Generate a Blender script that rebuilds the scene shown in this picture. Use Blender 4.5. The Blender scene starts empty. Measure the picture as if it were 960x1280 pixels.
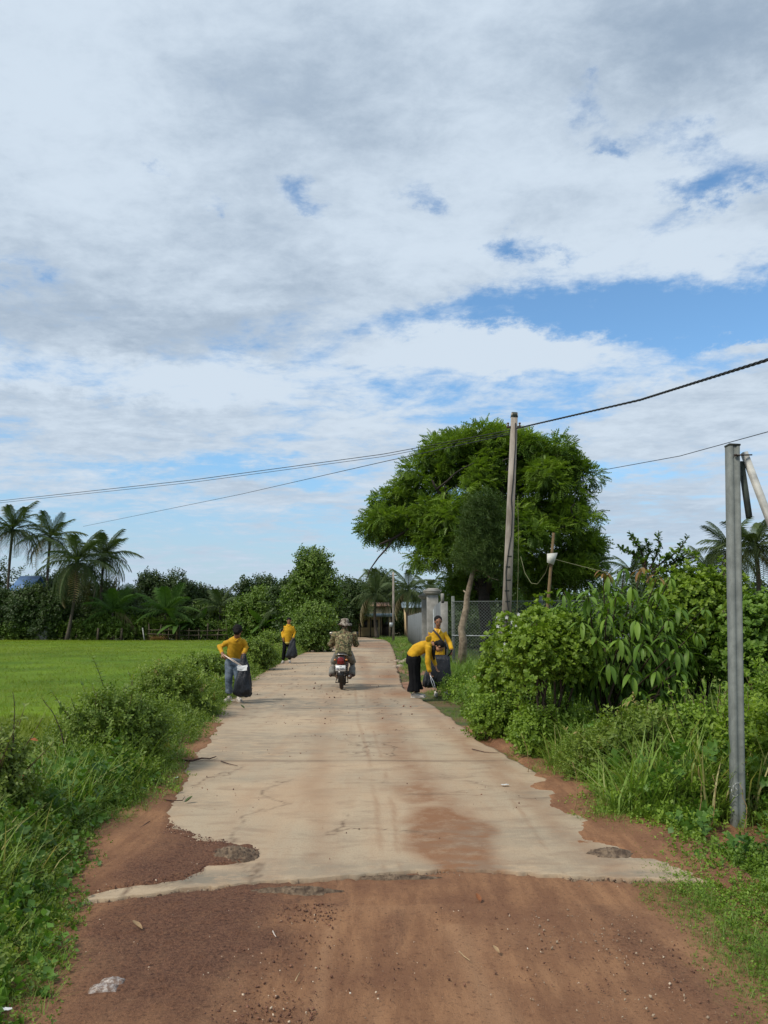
import bpy, math, random
import numpy as np
from mathutils import Vector, Matrix
random.seed(7)
RNG = np.random.default_rng(11)
scn = bpy.context.scene
COL = scn.collection
R = math.radians

# ------------------------------------------------------------------ camera
H = 1.5
PITCH = R(7.96)
F = 980.0
cam_d = bpy.data.cameras.new('camera')
cam = bpy.data.objects.new('camera', cam_d); COL.objects.link(cam)
cam.location = (0, 0, H); cam.rotation_euler = (R(90) + PITCH, 0, 0)
cam_d.sensor_fit = 'HORIZONTAL'; cam_d.sensor_width = 36; cam_d.lens = 36 * F / 960
cam_d.clip_start = 0.05; cam_d.clip_end = 5000
scn.camera = cam
scn.render.resolution_x = 768; scn.render.resolution_y = 1024
CP, SP = math.cos(PITCH), math.sin(PITCH)

def ray(px, py):
    u = (px - 480) / F; v = (640 - py) / F
    return u, CP - v * SP, SP + v * CP
def at(px, py, Y):                      # the point on a pixel's ray at distance Y
    x, y, z = ray(px, py); s = Y / y
    return Vector((x * s, Y, H + z * s))
def gr(px, py, z=0.0):                  # the point where a pixel's ray meets the ground
    x, y, zz = ray(px, py); s = (z - H) / zz
    return (x * s, y * s)
def azel(px, py):
    x, y, z = ray(px, py)
    return math.atan2(x, y), math.atan2(z, math.hypot(x, y))

# ------------------------------------------------------------------ light
scn.view_settings.view_transform = 'Standard'; scn.view_settings.look = 'None'
scn.view_settings.exposure = 0.33; scn.view_settings.gamma = 1
SUN_EL, SUN_AZ = R(48), R(-125)         # azimuth from +Y, clockwise positive (towards +X)
sd = bpy.data.lights.new('sun', 'SUN'); sd.energy = 2.5; sd.angle = R(13); sd.color = (1.0, .93, .82)
sun = bpy.data.objects.new('sun', sd); COL.objects.link(sun)
dirs = Vector((math.sin(SUN_AZ) * math.cos(SUN_EL), math.cos(SUN_AZ) * math.cos(SUN_EL), math.sin(SUN_EL)))
sun.rotation_euler = dirs.to_track_quat('Z', 'Y').to_euler()
sun.location = (0, 0, 30)

class G:
    """small node-graph helper"""
    def __init__(s, tree): s.t = tree; s.n = tree.nodes; s.l = tree.links
    def new(s, typ, **kw):
        n = s.n.new(typ)
        for k, v in kw.items(): setattr(n, k, v)
        return n
    def put(s, sock, v):
        if v is None: return
        if hasattr(v, 'is_output') or isinstance(v, bpy.types.NodeSocket): s.l.new(v, sock)
        else:
            try: sock.default_value = v
            except Exception:
                sock.default_value = (v, v, v, 1) if len(sock.default_value) == 4 else (v, v, v)
    def m(s, op, a, b=None, c=None, clamp=False):
        n = s.new('ShaderNodeMath', operation=op, use_clamp=clamp)
        s.put(n.inputs[0], a); s.put(n.inputs[1], b); s.put(n.inputs[2], c)
        return n.outputs[0]
    def noise(s, vec, scale, detail=4, rough=.55, dist=0, lac=2.0):
        n = s.new('ShaderNodeTexNoise'); s.put(n.inputs['Vector'], vec)
        s.put(n.inputs['Scale'], scale); n.inputs['Detail'].default_value = detail
        n.inputs['Roughness'].default_value = rough; n.inputs['Distortion'].default_value = dist
        n.inputs['Lacunarity'].default_value = lac
        return n.outputs['Fac']
    def ramp(s, f, a, b, lo=0., hi=1., smooth=True):
        n = s.new('ShaderNodeMapRange', interpolation_type='SMOOTHSTEP' if smooth else 'LINEAR')
        s.put(n.inputs[0], f); s.put(n.inputs[1], a); s.put(n.inputs[2], b); s.put(n.inputs[3], lo); s.put(n.inputs[4], hi)
        return n.outputs[0]
    def mix(s, f, a, b, mode='MIX'):
        n = s.new('ShaderNodeMix', data_type='RGBA', blend_type=mode)
        s.put(n.inputs[0], f)
        s.put(n.inputs[6], a if not isinstance(a, tuple) else (*a[:3], 1))
        s.put(n.inputs[7], b if not isinstance(b, tuple) else (*b[:3], 1))
        return n.outputs[2]
    def vec(s, x, y, z):
        n = s.new('ShaderNodeCombineXYZ'); s.put(n.inputs[0], x); s.put(n.inputs[1], y); s.put(n.inputs[2], z)
        return n.outputs[0]
    def sep(s, v):
        n = s.new('ShaderNodeSeparateXYZ'); s.put(n.inputs[0], v); return n.outputs
    def attr(s, name, out='Fac'):
        n = s.new('ShaderNodeAttribute', attribute_name=name); return n.outputs[out]

def lin(r, g, b):
    f = lambda c: (c / 255 / 12.92) if c / 255 <= .04045 else ((c / 255 + .055) / 1.055) ** 2.4
    return (f(r), f(g), f(b))

world = bpy.data.worlds.new('World'); scn.world = world; world.use_nodes = True
g = G(world.node_tree); g.n.clear()
out = g.new('ShaderNodeOutputWorld'); bg = g.new('ShaderNodeBackground'); g.l.new(bg.outputs[0], out.inputs[0])
bg.inputs[1].default_value = 0.1
sky = g.new('ShaderNodeTexSky', sky_type='NISHITA'); sky.sun_disc = False
sky.sun_elevation = SUN_EL; sky.sun_rotation = SUN_AZ; sky.air_density = 1.0; sky.dust_density = 1.0; sky.ozone_density = 1.5
tc = g.new('ShaderNodeTexCoord')
x, y, z = g.sep(tc.outputs['Generated'])[:3]
az = g.m('ARCTAN2', x, y)
el = g.m('ARCSINE', z)
zz = g.m('ADD', g.m('MAXIMUM', z, 0.0), 0.10)
pu = g.m('DIVIDE', x, zz); pv = g.m('DIVIDE', y, zz)
P = g.vec(pu, pv, 0.0)
wq = g.vec(g.m('MULTIPLY', az, 1.0), g.m('MULTIPLY', el, 1.6), 2.2)
azw = g.m('ADD', az, g.m('MULTIPLY', g.m('SUBTRACT', g.noise(wq, 11, 7, .68), .5), .16))
elw = g.m('ADD', el, g.m('MULTIPLY', g.m('SUBTRACT', g.noise(g.vec(az, g.m('MULTIPLY', el, 1.6), 8.8), 13, 7, .68), .5), .085))
def blob(px, py, sx, sy, w, tilt=0.0, warp=True):
    a0, e0 = azel(px, py)
    da = g.m('MULTIPLY', g.m('SUBTRACT', azw if warp else az, a0), F / sx)
    de = g.m('MULTIPLY', g.m('SUBTRACT', elw if warp else el, e0), F / sy)
    if tilt: de = g.m('ADD', de, g.m('MULTIPLY', da, tilt * sx / sy))
    r2 = g.m('ADD', g.m('MULTIPLY', da, da), g.m('MULTIPLY', de, de))
    return g.m('MULTIPLY', g.m('EXPONENT', g.m('MULTIPLY', r2, -1.0)), w)
E = lambda py: azel(480, py)[1]
# overall cover: closed deck above, thinner towards the horizon
cover = g.ramp(el, E(760), E(560), 0.36, .80)
cover = g.m('ADD', cover, g.ramp(el, E(420), E(330), 0.0, .40))
BL = [(830, 395, 210, 42, -.95, .06), (960, 420, 90, 50, -.35, 0), (570, 392, 130, 22, -.45, -.02), (620, 515, 160, 26, -.35, .05), (700, 470, 110, 22, -.35, 0.1),
      (560, 440, 110, 24, .42, 0), (700, 432, 130, 20, .55, .02), (930, 492, 120, 40, .42, 0), (940, 433, 50, 13, .75, 0),
      (215, 212, 34, 16, -.62, 0), (265, 250, 45, 9, -.42, 0), (362, 232, 40, 24, -.56, 0), (400, 255, 60, 12, -.40, 0), (532, 243, 50, 24, -.68, 0.2),
      (735, 132, 52, 26, -.62, 0), (890, 185, 80, 26, -.75, .25), (880, 236, 85, 19, -.85, 0), (760, 200, 40, 18, -.60, .4), (625, 307, 60, 17, -.70, 0),
      (700, 318, 36, 10, -.46, 0), (820, 282, 50, 14, -.38, 0), (30, 375, 60, 10, -.20, 0), (110, 400, 70, 8, -.20, 0), (20, 330, 60, 10, -.20, 0), (60, 380, 160, 40, .20, 0),
      (700, 610, 220, 40, -.22, 0), (300, 590, 200, 14, -.35, -.04), (250, 665, 400, 16, -.25, 0), (850, 590, 160, 14, .15, 0), (790, 690, 200, 50, .45, 0), (850, 620, 200, 24, .25, 0), (230, 728, 230, 12, .45, 0)]
for b in BL: cover = g.m('ADD', cover, blob(b[0], b[1], b[2], b[3], b[4], b[5]))
n1 = g.noise(P, 1.1, 8, .58, .5)
n2 = g.noise(g.vec(g.m('MULTIPLY', pu, .8), g.m('ADD', pv, g.m('MULTIPLY', pu, .12)), 3.1), 3.4, 9, .62, .35)
n3 = g.noise(g.vec(g.m('MULTIPLY', pu, .9), pv, 7.7), 12.0, 8, .66, .2)
nn = g.m('ADD', g.m('ADD', g.m('MULTIPLY', n1, .45), g.m('MULTIPLY', n2, .85)), g.m('MULTIPLY', n3, .35))
dens = g.m('ADD', cover, g.m('MULTIPLY', g.m('SUBTRACT', nn, .825), 2.3))
alpha = g.ramp(dens, .22, .92)
# tone inside the cloud: thick parts greyer, thin edges white
t1 = g.noise(g.vec(g.m('MULTIPLY', pu, .7), pv, 1.3), .62, 5, .5, .4)
t2 = g.noise(g.vec(g.m('MULTIPLY', pu, .45), pv, 5.3), 2.6, 6, .55, .6)
tone = g.m('ADD', g.m('ADD', g.m('MULTIPLY', t1, .6), .17), g.m('MULTIPLY', t2, .5))
tone = g.m('ADD', tone, g.m('MULTIPLY', g.m('SUBTRACT', n3, .5), .5)); tone = g.m('ADD', tone, g.m('MULTIPLY', g.m('SUBTRACT', n2, .5), .55)); tone = g.m('ADD', tone, .10)
for b in [(60, 110, 200, 140, .30), (200, 470, 330, 22, .22, -.04), (120, 505, 200, 14, -.15, 0), (330, 130, 330, 70, -.10), (600, 90, 110, 150, .10), (900, 40, 190, 70, -.30), (760, 340, 240, 40, .16), (250, 420, 340, 50, -.20, -.03), (560, 370, 160, 22, -.12), (620, 440, 220, 40, .3),
          (280, 480, 300, 26, .16, -.03), (150, 530, 300, 28, -.05), (640, 570, 300, 60, .05), (800, 180, 180, 90, .12)]:
    tone = g.m('ADD', tone, blob(*b[:5], b[5] if len(b) > 5 else 0))
tf = g.ramp(tone, .48, 1.12)
cl = g.mix(tf, lin(138, 155, 174), lin(190, 203, 216))
cl = g.mix(g.ramp(dens, .55, 1.0, .35, 0.), cl, lin(192, 204, 217))
cl10 = g.mix(1.0, cl, (10, 10, 10), 'MULTIPLY')
low = g.ramp(el, 0.0, R(14), 1.0, 0.0)
bluesky = g.mix(1.0, sky.outputs[0], g.mix(low, (1.02, 1.36, 1.50), (.80, .98, 1.08)), 'MULTIPLY')
skyc = g.mix(alpha, bluesky, cl10)
# pale air just over the horizon
skyc = g.mix(g.ramp(el, 0.0, R(13), .72, 0.0), skyc, tuple(10 * c for c in lin(172, 190, 208)))
gnd = g.ramp(z, -.02, 0.0, 1.0, 0.0)
skyc = g.mix(gnd, skyc, tuple(10 * c for c in lin(80, 95, 60)))
g.l.new(skyc, bg.inputs[0])

# ------------------------------------------------------------------ helpers
def tag(o, label=None, cat=None, group=None, kind=None):
    if label: o['label'] = label
    if cat: o['category'] = cat
    if group: o['group'] = group
    if kind: o['kind'] = kind
    return o
def empty(name, loc, label, cat, group=None, rz=0):
    o = bpy.data.objects.new(name, None); COL.objects.link(o); o.location = loc; o.rotation_euler = (0, 0, rz)
    o.empty_display_size = .1
    return tag(o, label, cat, group)
def mesh_np(name, v, f, mats=None, parent=None, fattr=None, vattr=None, smooth=False, loc=None):
    """v (n,3); f array (m,k) or list of arrays"""
    me = bpy.data.meshes.new(name)
    v = np.asarray(v, dtype=np.float32)
    if isinstance(f, (list, tuple)) and len(f) and isinstance(f[0], np.ndarray): fl = f
    else: fl = [np.asarray(f, dtype=np.int32)]
    loops = np.concatenate([a.reshape(-1) for a in fl]).astype(np.int32)
    tot = np.concatenate([np.full(len(a), a.shape[1], dtype=np.int32) for a in fl])
    st = np.concatenate([[0], np.cumsum(tot)[:-1]]).astype(np.int32)
    me.vertices.add(len(v)); me.vertices.foreach_set('co', v.reshape(-1))
    me.loops.add(len(loops)); me.loops.foreach_set('vertex_index', loops)
    me.polygons.add(len(tot)); me.polygons.foreach_set('loop_start', st); me.polygons.foreach_set('loop_total', tot)
    me.update(calc_edges=True)
    if smooth: me.polygons.foreach_set('use_smooth', np.ones(len(tot), dtype=bool))
    for k, a in (fattr or {}).items():
        at_ = me.attributes.new(k, 'FLOAT', 'FACE'); at_.data.foreach_set('value', np.asarray(a, dtype=np.float32))
    for k, a in (vattr or {}).items():
        at_ = me.attributes.new(k, 'FLOAT', 'POINT'); at_.data.foreach_set('value', np.asarray(a, dtype=np.float32))
    if mats is not None:
        for m in (mats if isinstance(mats, (list, tuple)) else [mats]): me.materials.append(m)
    o = bpy.data.objects.new(name, me); COL.objects.link(o)
    if parent is not None: o.parent = parent
    if loc is not None: o.location = loc
    return o

def hash2(ix, iy, s):
    n = (ix * 374761393 + iy * 668265263 + s * 2147483647 + 1013904223) & 0xffffffff
    n = ((n ^ (n >> 13)) * 1274126177) & 0xffffffff
    return ((n ^ (n >> 16)) & 0xffffff) / float(0xffffff)
def vnoise(x, y, s=0):
    ix = np.floor(x).astype(np.int64); iy = np.floor(y).astype(np.int64)
    fx = x - ix; fy = y - iy; fx = fx * fx * (3 - 2 * fx); fy = fy * fy * (3 - 2 * fy)
    a = hash2(ix, iy, s); b = hash2(ix + 1, iy, s); c = hash2(ix, iy + 1, s); d = hash2(ix + 1, iy + 1, s)
    return a + (b - a) * fx + (c - a) * fy + (a - b - c + d) * fx * fy
def fbm(x, y, s=0, o=4, gain=.5):
    t = 0; am = 1; tt = 0
    for i in range(o):
        t = t + am * vnoise(x * 2 ** i + 17.3 * i, y * 2 ** i + 9.1 * i, s + i); tt += am; am *= gain
    return t / tt
def sstep(x, a, b):
    t = np.clip((x - a) / (b - a), 0, 1); return t * t * (3 - 2 * t)
def poly_sd(x, y, poly):
    """signed distance to polygon, positive inside"""
    P_ = np.array(poly); n = len(P_)
    d = np.full(x.shape, 1e9); ins = np.zeros(x.shape, bool)
    for i in range(n):
        a = P_[i]; b = P_[(i + 1) % n]; e = b - a
        wx, wy = x - a[0], y - a[1]
        t = np.clip((wx * e[0] + wy * e[1]) / (e @ e + 1e-12), 0, 1)
        d = np.minimum(d, np.hypot(wx - e[0] * t, wy - e[1] * t))
        c = ((a[1] > y) != (b[1] > y)) & (x < (b[0] - a[0]) * (y - a[1]) / (b[1] - a[1] + 1e-12) + a[0])
        ins ^= c
    return np.where(ins, d, -d)

# ---- road layout (metres), read off the photograph
LY = [-2, 4.4, 6.3, 8.0, 14.0, 20.5, 27.5, 33, 42, 49, 61, 73, 90, 120]
LX = [-1.75, -1.78, -1.95, -2.15, -2.85, -3.45, -3.75, -3.85, -3.9, -3.5, -3.15, -2.9, -6.5, -30]
RY = [-2, 4.4, 7.4, 9.9, 12.7, 14.3, 18.2, 25, 33, 42, 55, 66, 76, 90, 120]
RX = [1.9, 1.87, 1.66, 1.25, 1.05, .90, .42, .42, .5, .5, .42, .1, -1.8, -5.5, -26]
def rl(y): return np.interp(y, LY, LX)
def rr(y): return np.interp(y, RY, RX)
def height(x, y):
    """terrain height"""
    x = np.asarray(x, float); y = np.asarray(y, float)
    dl = rl(y) - x; dr = x - rr(y)
    h = -.02 - .02 * sstep(-dl, -.1, .4)
    nearw = sstep(y, 3.0, 7.5)
    left = -sstep(dl, .55, 2.4) * (.30 + .20 * nearw)
    right = sstep(dr, .6, 4.0) * .10 * sstep(y, 2, 10) + sstep(dr, 4, 18) * .15
    bump = (fbm(x * .9, y * .9, 5, 3) - .5) * .10 * np.maximum(sstep(dl, .1, .8), sstep(dr, .1, .8))
    return h + left + right + bump - .03
hz = lambda x, y: float(height(np.array([x]), np.array([y]))[0])

# ------------------------------------------------------------------ materials
def newmat(name):
    m = bpy.data.materials.new(name); m.use_nodes = True
    gg = G(m.node_tree); gg.n.clear()
    o = gg.new('ShaderNodeOutputMaterial'); p = gg.new('ShaderNodeBsdfPrincipled')
    gg.l.new(p.outputs[0], o.inputs[0])
    return m, gg, p, o
def bump(gg, p, h, strength=.4, dist=.02):
    b = gg.new('ShaderNodeBump'); b.inputs['Strength'].default_value = strength; b.inputs['Distance'].default_value = dist
    gg.l.new(h, b.inputs['Height']); gg.l.new(b.outputs[0], p.inputs['Normal'])
def simple(name, c1, c2=None, scale=6, rough=.7, bmp=0, bscale=None, metal=0, spec=None, detail=5, stretch=None, dist=.01, mottle=.5):
    m, gg, p, o = newmat(name)
    tcn = gg.new('ShaderNodeTexCoord').outputs['Object']
    if stretch:
        mp = gg.new('ShaderNodeMapping'); gg.l.new(tcn, mp.inputs[0]); mp.inputs['Scale'].default_value = stretch; tcn = mp.outputs[0]
    n = gg.noise(tcn, scale, detail, .6)
    c2 = c2 or tuple(c * .75 for c in c1)
    gg.l.new(gg.mix(gg.ramp(n, .5 - mottle * .4, .5 + mottle * .4), c1, c2), p.inputs['Base Color'])
    p.inputs['Roughness'].default_value = rough; p.inputs['Metallic'].default_value = metal
    if spec is not None: p.inputs['Specular IOR Level'].default_value = spec
    if bmp: bump(gg, p, gg.noise(tcn, bscale or scale * 4, 6, .65), bmp, dist)
    return m
def leafmat(name, dark, light, third=None, trans=.30, rough=.5, spec=.35, patch=.8):
    m, gg, p, o = newmat(name)
    t = gg.attr('tint')
    pos = gg.new('ShaderNodeNewGeometry').outputs['Position']
    big = gg.noise(pos, patch, 3, .5)
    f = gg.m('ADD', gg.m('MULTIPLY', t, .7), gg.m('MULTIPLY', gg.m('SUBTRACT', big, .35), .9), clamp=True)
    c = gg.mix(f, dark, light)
    if third:
        c = gg.mix(gg.ramp(t, .93, .97), c, third)
    gg.l.new(c, p.inputs['Base Color'])
    p.inputs['Roughness'].default_value = rough; p.inputs['Specular IOR Level'].default_value = spec
    tr = gg.new('ShaderNodeBsdfTranslucent')
    gg.l.new(gg.mix(1.0, c, (1.25, 1.35, .5), 'MULTIPLY'), tr.inputs[0])
    ms = gg.new('ShaderNodeMixShader'); ms.inputs[0].default_value = trans
    gg.l.new(p.outputs[0], ms.inputs[1]); gg.l.new(tr.outputs[0], ms.inputs[2]); gg.l.new(ms.outputs[0], o.inputs[0])
    return m

# dirt: coarse mauve crumbs on the left, smooth tan silt to the right
DIRT, gg, p, o = newmat('laterite_dirt')
pos = gg.new('ShaderNodeNewGeometry').outputs['Position']
crumb = gg.attr('crumb'); wet = gg.attr('pale'); 
sx, sy, sz = gg.sep(pos)[:3]
along = gg.vec(gg.m('MULTIPLY', sx, 6.0), gg.m('MULTIPLY', sy, .9), 0.0)
stre = gg.noise(along, 1.6, 9, .72, .3)
blot = gg.noise(pos, 1.3, 5, .6)
fine = gg.noise(pos, 60, 6, .7)
vfine = gg.noise(pos, 170, 3, .7)
c = gg.mix(gg.ramp(stre, .35, .68), lin(129, 92, 66), lin(158, 117, 84))
c = gg.mix(gg.ramp(blot, .38, .66, 0, .7), c, lin(112, 77, 57))
c = gg.mix(gg.m('MULTIPLY', crumb, .85), c, gg.mix(gg.ramp(fine, .3, .7), lin(80, 54, 45), lin(136, 96, 74)))
c = gg.mix(gg.m('MULTIPLY', wet, .75), c, lin(164, 126, 94))
spk = gg.noise(pos, 24, 8, .78)
c = gg.mix(gg.ramp(spk, .54, .68, 0, .55), c, lin(84, 54, 42)); c = gg.mix(gg.ramp(spk, .44, .34, 0, .4), c, lin(160, 124, 94))
c = gg.mix(gg.ramp(vfine, .58, .74, 0, .5), c, lin(176, 146, 120))
c = gg.mix(gg.ramp(fine, .47, .28, 0, .75), c, lin(66, 44, 36))
gg.l.new(c, p.inputs['Base Color']); p.inputs['Roughness'].default_value = .9; p.inputs['Specular IOR Level'].default_value = .2
bh = gg.m('ADD', gg.m('MULTIPLY', fine, gg.m('ADD', gg.m('MULTIPLY', crumb, 1.0), .35)), gg.m('MULTIPLY', vfine, .3))
bump(gg, p, bh, 1.0, .018)

CONC, gg, p, o = newmat('worn_concrete')
pos = gg.new('ShaderNodeNewGeometry').outputs['Position']
sx, sy, sz = gg.sep(pos)[:3]
stain = gg.attr('stain'); dk = gg.attr('dark'); crk = gg.attr('crack')
cross = gg.vec(gg.m('MULTIPLY', sx, .8), gg.m('MULTIPLY', sy, 1.7), 0.0)      # brush marks run across the slab
along = gg.vec(gg.m('MULTIPLY', sx, 3.0), gg.m('MULTIPLY', sy, .28), 0.0)
n_c = gg.noise(cross, 3.0, 6, .65, .3); n_a = gg.noise(along, 1.2, 5, .6, .3); n_b = gg.noise(pos, .55, 4, .55)
n_f = gg.noise(pos, 45, 6, .7)
c = gg.mix(gg.ramp(n_b, .35, .65), lin(170, 154, 130), lin(182, 160, 132))
c = gg.mix(gg.ramp(n_c, .48, .70, 0, .42), c, lin(118, 98, 82))
c = gg.mix(gg.ramp(n_a, .50, .74, 0, .35), c, lin(158, 124, 96))
c = gg.mix(gg.ramp(n_f, .50, .68, 0, .45), c, lin(140, 120, 100))
flk = gg.noise(pos, 120, 4, .8); c = gg.mix(gg.ramp(flk, .60, .70, 0, .6), c, lin(104, 88, 74)); c = gg.mix(gg.ramp(flk, .40, .30, 0, .4), c, lin(206, 192, 170))
scr = gg.noise(gg.vec(gg.m('MULTIPLY', sx, 2.0), gg.m('MULTIPLY', sy, 9.0), 1.0), 2.2, 8, .75, .2); c = gg.mix(gg.ramp(scr, .54, .70, 0, .45), c, lin(136, 112, 90))
c = gg.mix(gg.ramp(gg.noise(gg.vec(gg.m('MULTIPLY', sx, .9), gg.m('MULTIPLY', sy, .22), 5.0), 1.0, 8, .68), .46, .68, 0, .38), c, lin(176, 142, 110))
st = gg.m('MULTIPLY', stain, gg.ramp(gg.noise(pos, 6.0, 9, .72), .25, .60, .45, 1.1), clamp=True)
c = gg.mix(st, c, gg.mix(n_b, lin(128, 92, 66), lin(142, 102, 72)))
c = gg.mix(gg.m('MULTIPLY', dk, gg.ramp(gg.noise(cross, 5.0, 6, .7), .35, .6), clamp=True), c, lin(132, 122, 106))
c = gg.mix(gg.m('MULTIPLY', crk, 1.0, clamp=True), c, lin(96, 76, 60))
gg.l.new(c, p.inputs['Base Color']); p.inputs['Roughness'].default_value = .85; p.inputs['Specular IOR Level'].default_value = .25
bump(gg, p, gg.m('ADD', gg.m('MULTIPLY', n_f, .8), gg.m('ADD', n_c, gg.m('MULTIPLY', flk, .3))), .5, .012)

EARTH = None
m, gg, p, o = newmat('verge_soil'); EARTH = m
pos = gg.new('ShaderNodeNewGeometry').outputs['Position']
a = gg.noise(pos, 1.5, 5, .6); b = gg.noise(pos, 12, 5, .7)
c = gg.mix(gg.ramp(a, .4, .62), lin(74, 84, 38), lin(110, 84, 56)); c = gg.mix(gg.ramp(b, .4, .7, 0, .6), c, lin(52, 62, 28))
gg.l.new(c, p.inputs['Base Color']); p.inputs['Roughness'].default_value = .95; bump(gg, p, b, .6, .05)

# ------------------------------------------------------------------ ground
def grid(xs, ys, hf):
    X, Y = np.meshgrid(xs, ys); nx, ny = len(xs), len(ys)
    Z = hf(X, Y)
    v = np.stack([X, Y, Z], -1).reshape(-1, 3)
    i = np.arange(nx * ny).reshape(ny, nx)
    f = np.stack([i[:-1, :-1], i[:-1, 1:], i[1:, 1:], i[1:, :-1]], -1).reshape(-1, 4)
    return v, f
def spaced(a, b, n, p=2.0, c=0.0):
    t = np.linspace(-1, 1, n); w = np.sign(t) * np.abs(t) ** p
    return np.where(w < 0, c + (c - a) * w, c + (b - c) * w)
xs = spaced(-700, 700, 181, 3.6, -.5); ys = -40 + 1240 * np.linspace(0, 1, 260) ** 2.6
ys = np.sort(np.concatenate([ys, np.arange(1, 30, .35)]))
def hground(X, Y):
    h = height(X, Y)
    fine_zone = (np.abs(X) < 3.3) & (Y < 9)
    return np.where((X > -3.0) & (X < 3.2) & (Y > .5) & (Y < 8.7), h - .10, h)
v, f = grid(xs, ys, hground)
tag(mesh_np('ground', v, f, EARTH, smooth=True), kind='structure')

# concrete slab
front_px = [(100, 1131), (115, 1126), (175, 1118), (240, 1109), (300, 1104), (345, 1101), (400, 1098), (440, 1093), (500, 1089), (560, 1086), (630, 1089), (690, 1093), (760, 1097), (820, 1100), (872, 1102), (900, 1104)]
fp = np.array([gr(*q) for q in front_px])
def front(x): return np.interp(x, fp[:, 0], fp[:, 1]) + .05 * (fbm(x * 7, x * 0, 3, 4) - .5) + .055 * (fbm(x * 30, x * 0, 9, 4) - .5)
t_al = np.concatenate([np.arange(0, 8, .03), 8 + (np.linspace(0, 1, 260) ** 1.7) * 102])
NS = 150; s = np.linspace(0, 1, NS)
S, T = np.meshgrid(s, t_al)
yy = T + 4.4
XX = rl(yy) + (rr(yy) - rl(yy)) * S
ff = front(XX) - 4.4
wt = np.clip(1 - T / 3, 0, 1)
YY = yy + ff * wt
edge = np.minimum(S, 1 - S)
ragx = (fbm(yy * 3, S * 0 + 4, 21, 4) - .5) * .12 * np.exp(-edge * 30)
XX = XX + np.where(S < .5, ragx, -ragx)
ZZ = 0.004 * (fbm(XX * 1.5, YY * 1.5, 8, 3) - .5)
def pgr(pts): return [gr(*q) for q in pts]
# stains
def pathstain(pts, w0, w1, x, y):
    q = np.array([gr(*k) for k in pts]); cx = np.interp(y, q[:, 1], q[:, 0])
    w = w0 + (w1 - w0) * (y - q[0, 1]) / (q[-1, 1] - q[0, 1])
    inside = sstep(y, q[0, 1] - .4, q[0, 1] + .1) * (1 - sstep(y, q[-1, 1] - .3, q[-1, 1] + .8))
    return np.exp(-((x - cx) / w) ** 2) * inside
wob = (fbm(XX * 3, YY * 2, 31, 4) - .5)
XXw = XX + wob * .3
patch1 = poly_sd(XX + wob * .35, YY + wob * .25, pgr([(645, 1105), (618, 1060), (598, 1030), (560, 1010), (525, 1012), (510, 1030), (525, 1055), (545, 1075), (560, 1105)]))
patch2 = poly_sd(XX + wob * .4, YY + wob * .5, pgr([(520, 1000), (565, 1000), (552, 985), (530, 978), (505, 985)]))
stain = np.clip(sstep(patch1, -.22, .12) * 1.2 + sstep(patch2, -.28, .12) * .8, 0, 1)
stain = np.maximum(stain, .30 * pathstain([(400, 1095), (395, 1040), (392, 1000), (400, 940), (415, 860)], .12, .22, XXw, YY))
stain = np.maximum(stain, .55 * pathstain([(620, 1095), (570, 1010), (540, 985), (500, 940), (470, 870), (450, 820)], .20, .25, XXw, YY))
stain = np.maximum(stain, .45 * pathstain([(770, 1095), (700, 1030), (620, 960), (560, 910), (500, 860)], .12, .22, XXw, YY))
stain = np.maximum(stain, .75 * sstep(fbm(XX * .22 + 3, YY * .12, 77, 3), .5, .66) * sstep(YY, 30, 42))
stain = np.maximum(stain, .6 * np.exp(-edge * (rr(yy) - rl(yy)) / .18) * sstep(YY, 8, 12))
for (px, py, wx, wy, a_) in [(487, 845, .5, 3.0, .9), (500, 866, .45, 1.2, .9), (478, 810, .5, 8, .6)]:
    q = gr(px, py); stain = np.maximum(stain, a_ * np.exp(-((XX - q[0]) / wx) ** 2 - ((YY - q[1]) / wy) ** 2))
dark = sstep(fbm(XX * .25, YY * .9, 55, 4), .50, .66) * .75 * sstep(YY, 6, 12) + .5 * sstep(fbm(XX * .5, YY * 1.2, 57, 4), .5, .7)
qd = gr(265, 1098); dark = np.maximum(dark, 1.3 * np.exp(-((XX - qd[0]) / .42) ** 2 - ((YY - qd[1]) / .14) ** 2))
qd = gr(800, 1092); dark = np.maximum(dark, 1.0 * np.exp(-((XX - qd[0]) / .22) ** 2 - ((YY - qd[1]) / .07) ** 2))
for (qp, off) in (([(478, 1090), (470, 1010), (462, 950), (447, 900), (444, 860)], .0), ([(500, 1090), (490, 1010), (478, 950), (462, 900), (456, 860)], .0), ([(705, 1090), (640, 1000), (590, 930), (560, 890)], 0)):
    stain = np.maximum(stain, .42 * pathstain(qp, .018, .03, XX + wob * .04, YY) * sstep(fbm(XX * 4, YY * 1.5, 99, 3), .3, .55))
# cracks: a joint across at py 952, others every ~5 m, plus wandering hair cracks
crack = np.zeros_like(XX)
yj0 = gr(480, 951)[1]
for k in range(0, 16):
    yj = yj0 + k * 5.2
    crack = np.maximum(crack, (.35 + .5 * sstep(fbm(XX * 2.5, XX * 0 + k, 190 + k, 3), .4, .6)) * np.exp(-np.abs(YY - yj - .03 * (fbm(XX * 3, XX * 0, k, 3) - .5)) / (.007 + .0028 * yj)))
hc = np.abs(fbm(XX * 1.6, YY * 1.1, 91, 5) - .5)
crack = np.maximum(crack, .9 * np.exp(-hc / .007) * sstep(fbm(XX * .7, YY * .5, 92, 2), .42, .55) * (XX < .3))
hc = np.abs(fbm(XX * .5, YY * 2.2, 93, 5) - .5)
crack = np.maximum(crack, .5 * np.exp(-hc / .006) * sstep(fbm(XX * .9, YY * .8, 94, 2), .5, .6))
v = np.stack([XX, YY, ZZ], -1).reshape(-1, 3); ny, nx = XX.shape
i = np.arange(nx * ny).reshape(ny, nx)
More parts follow.
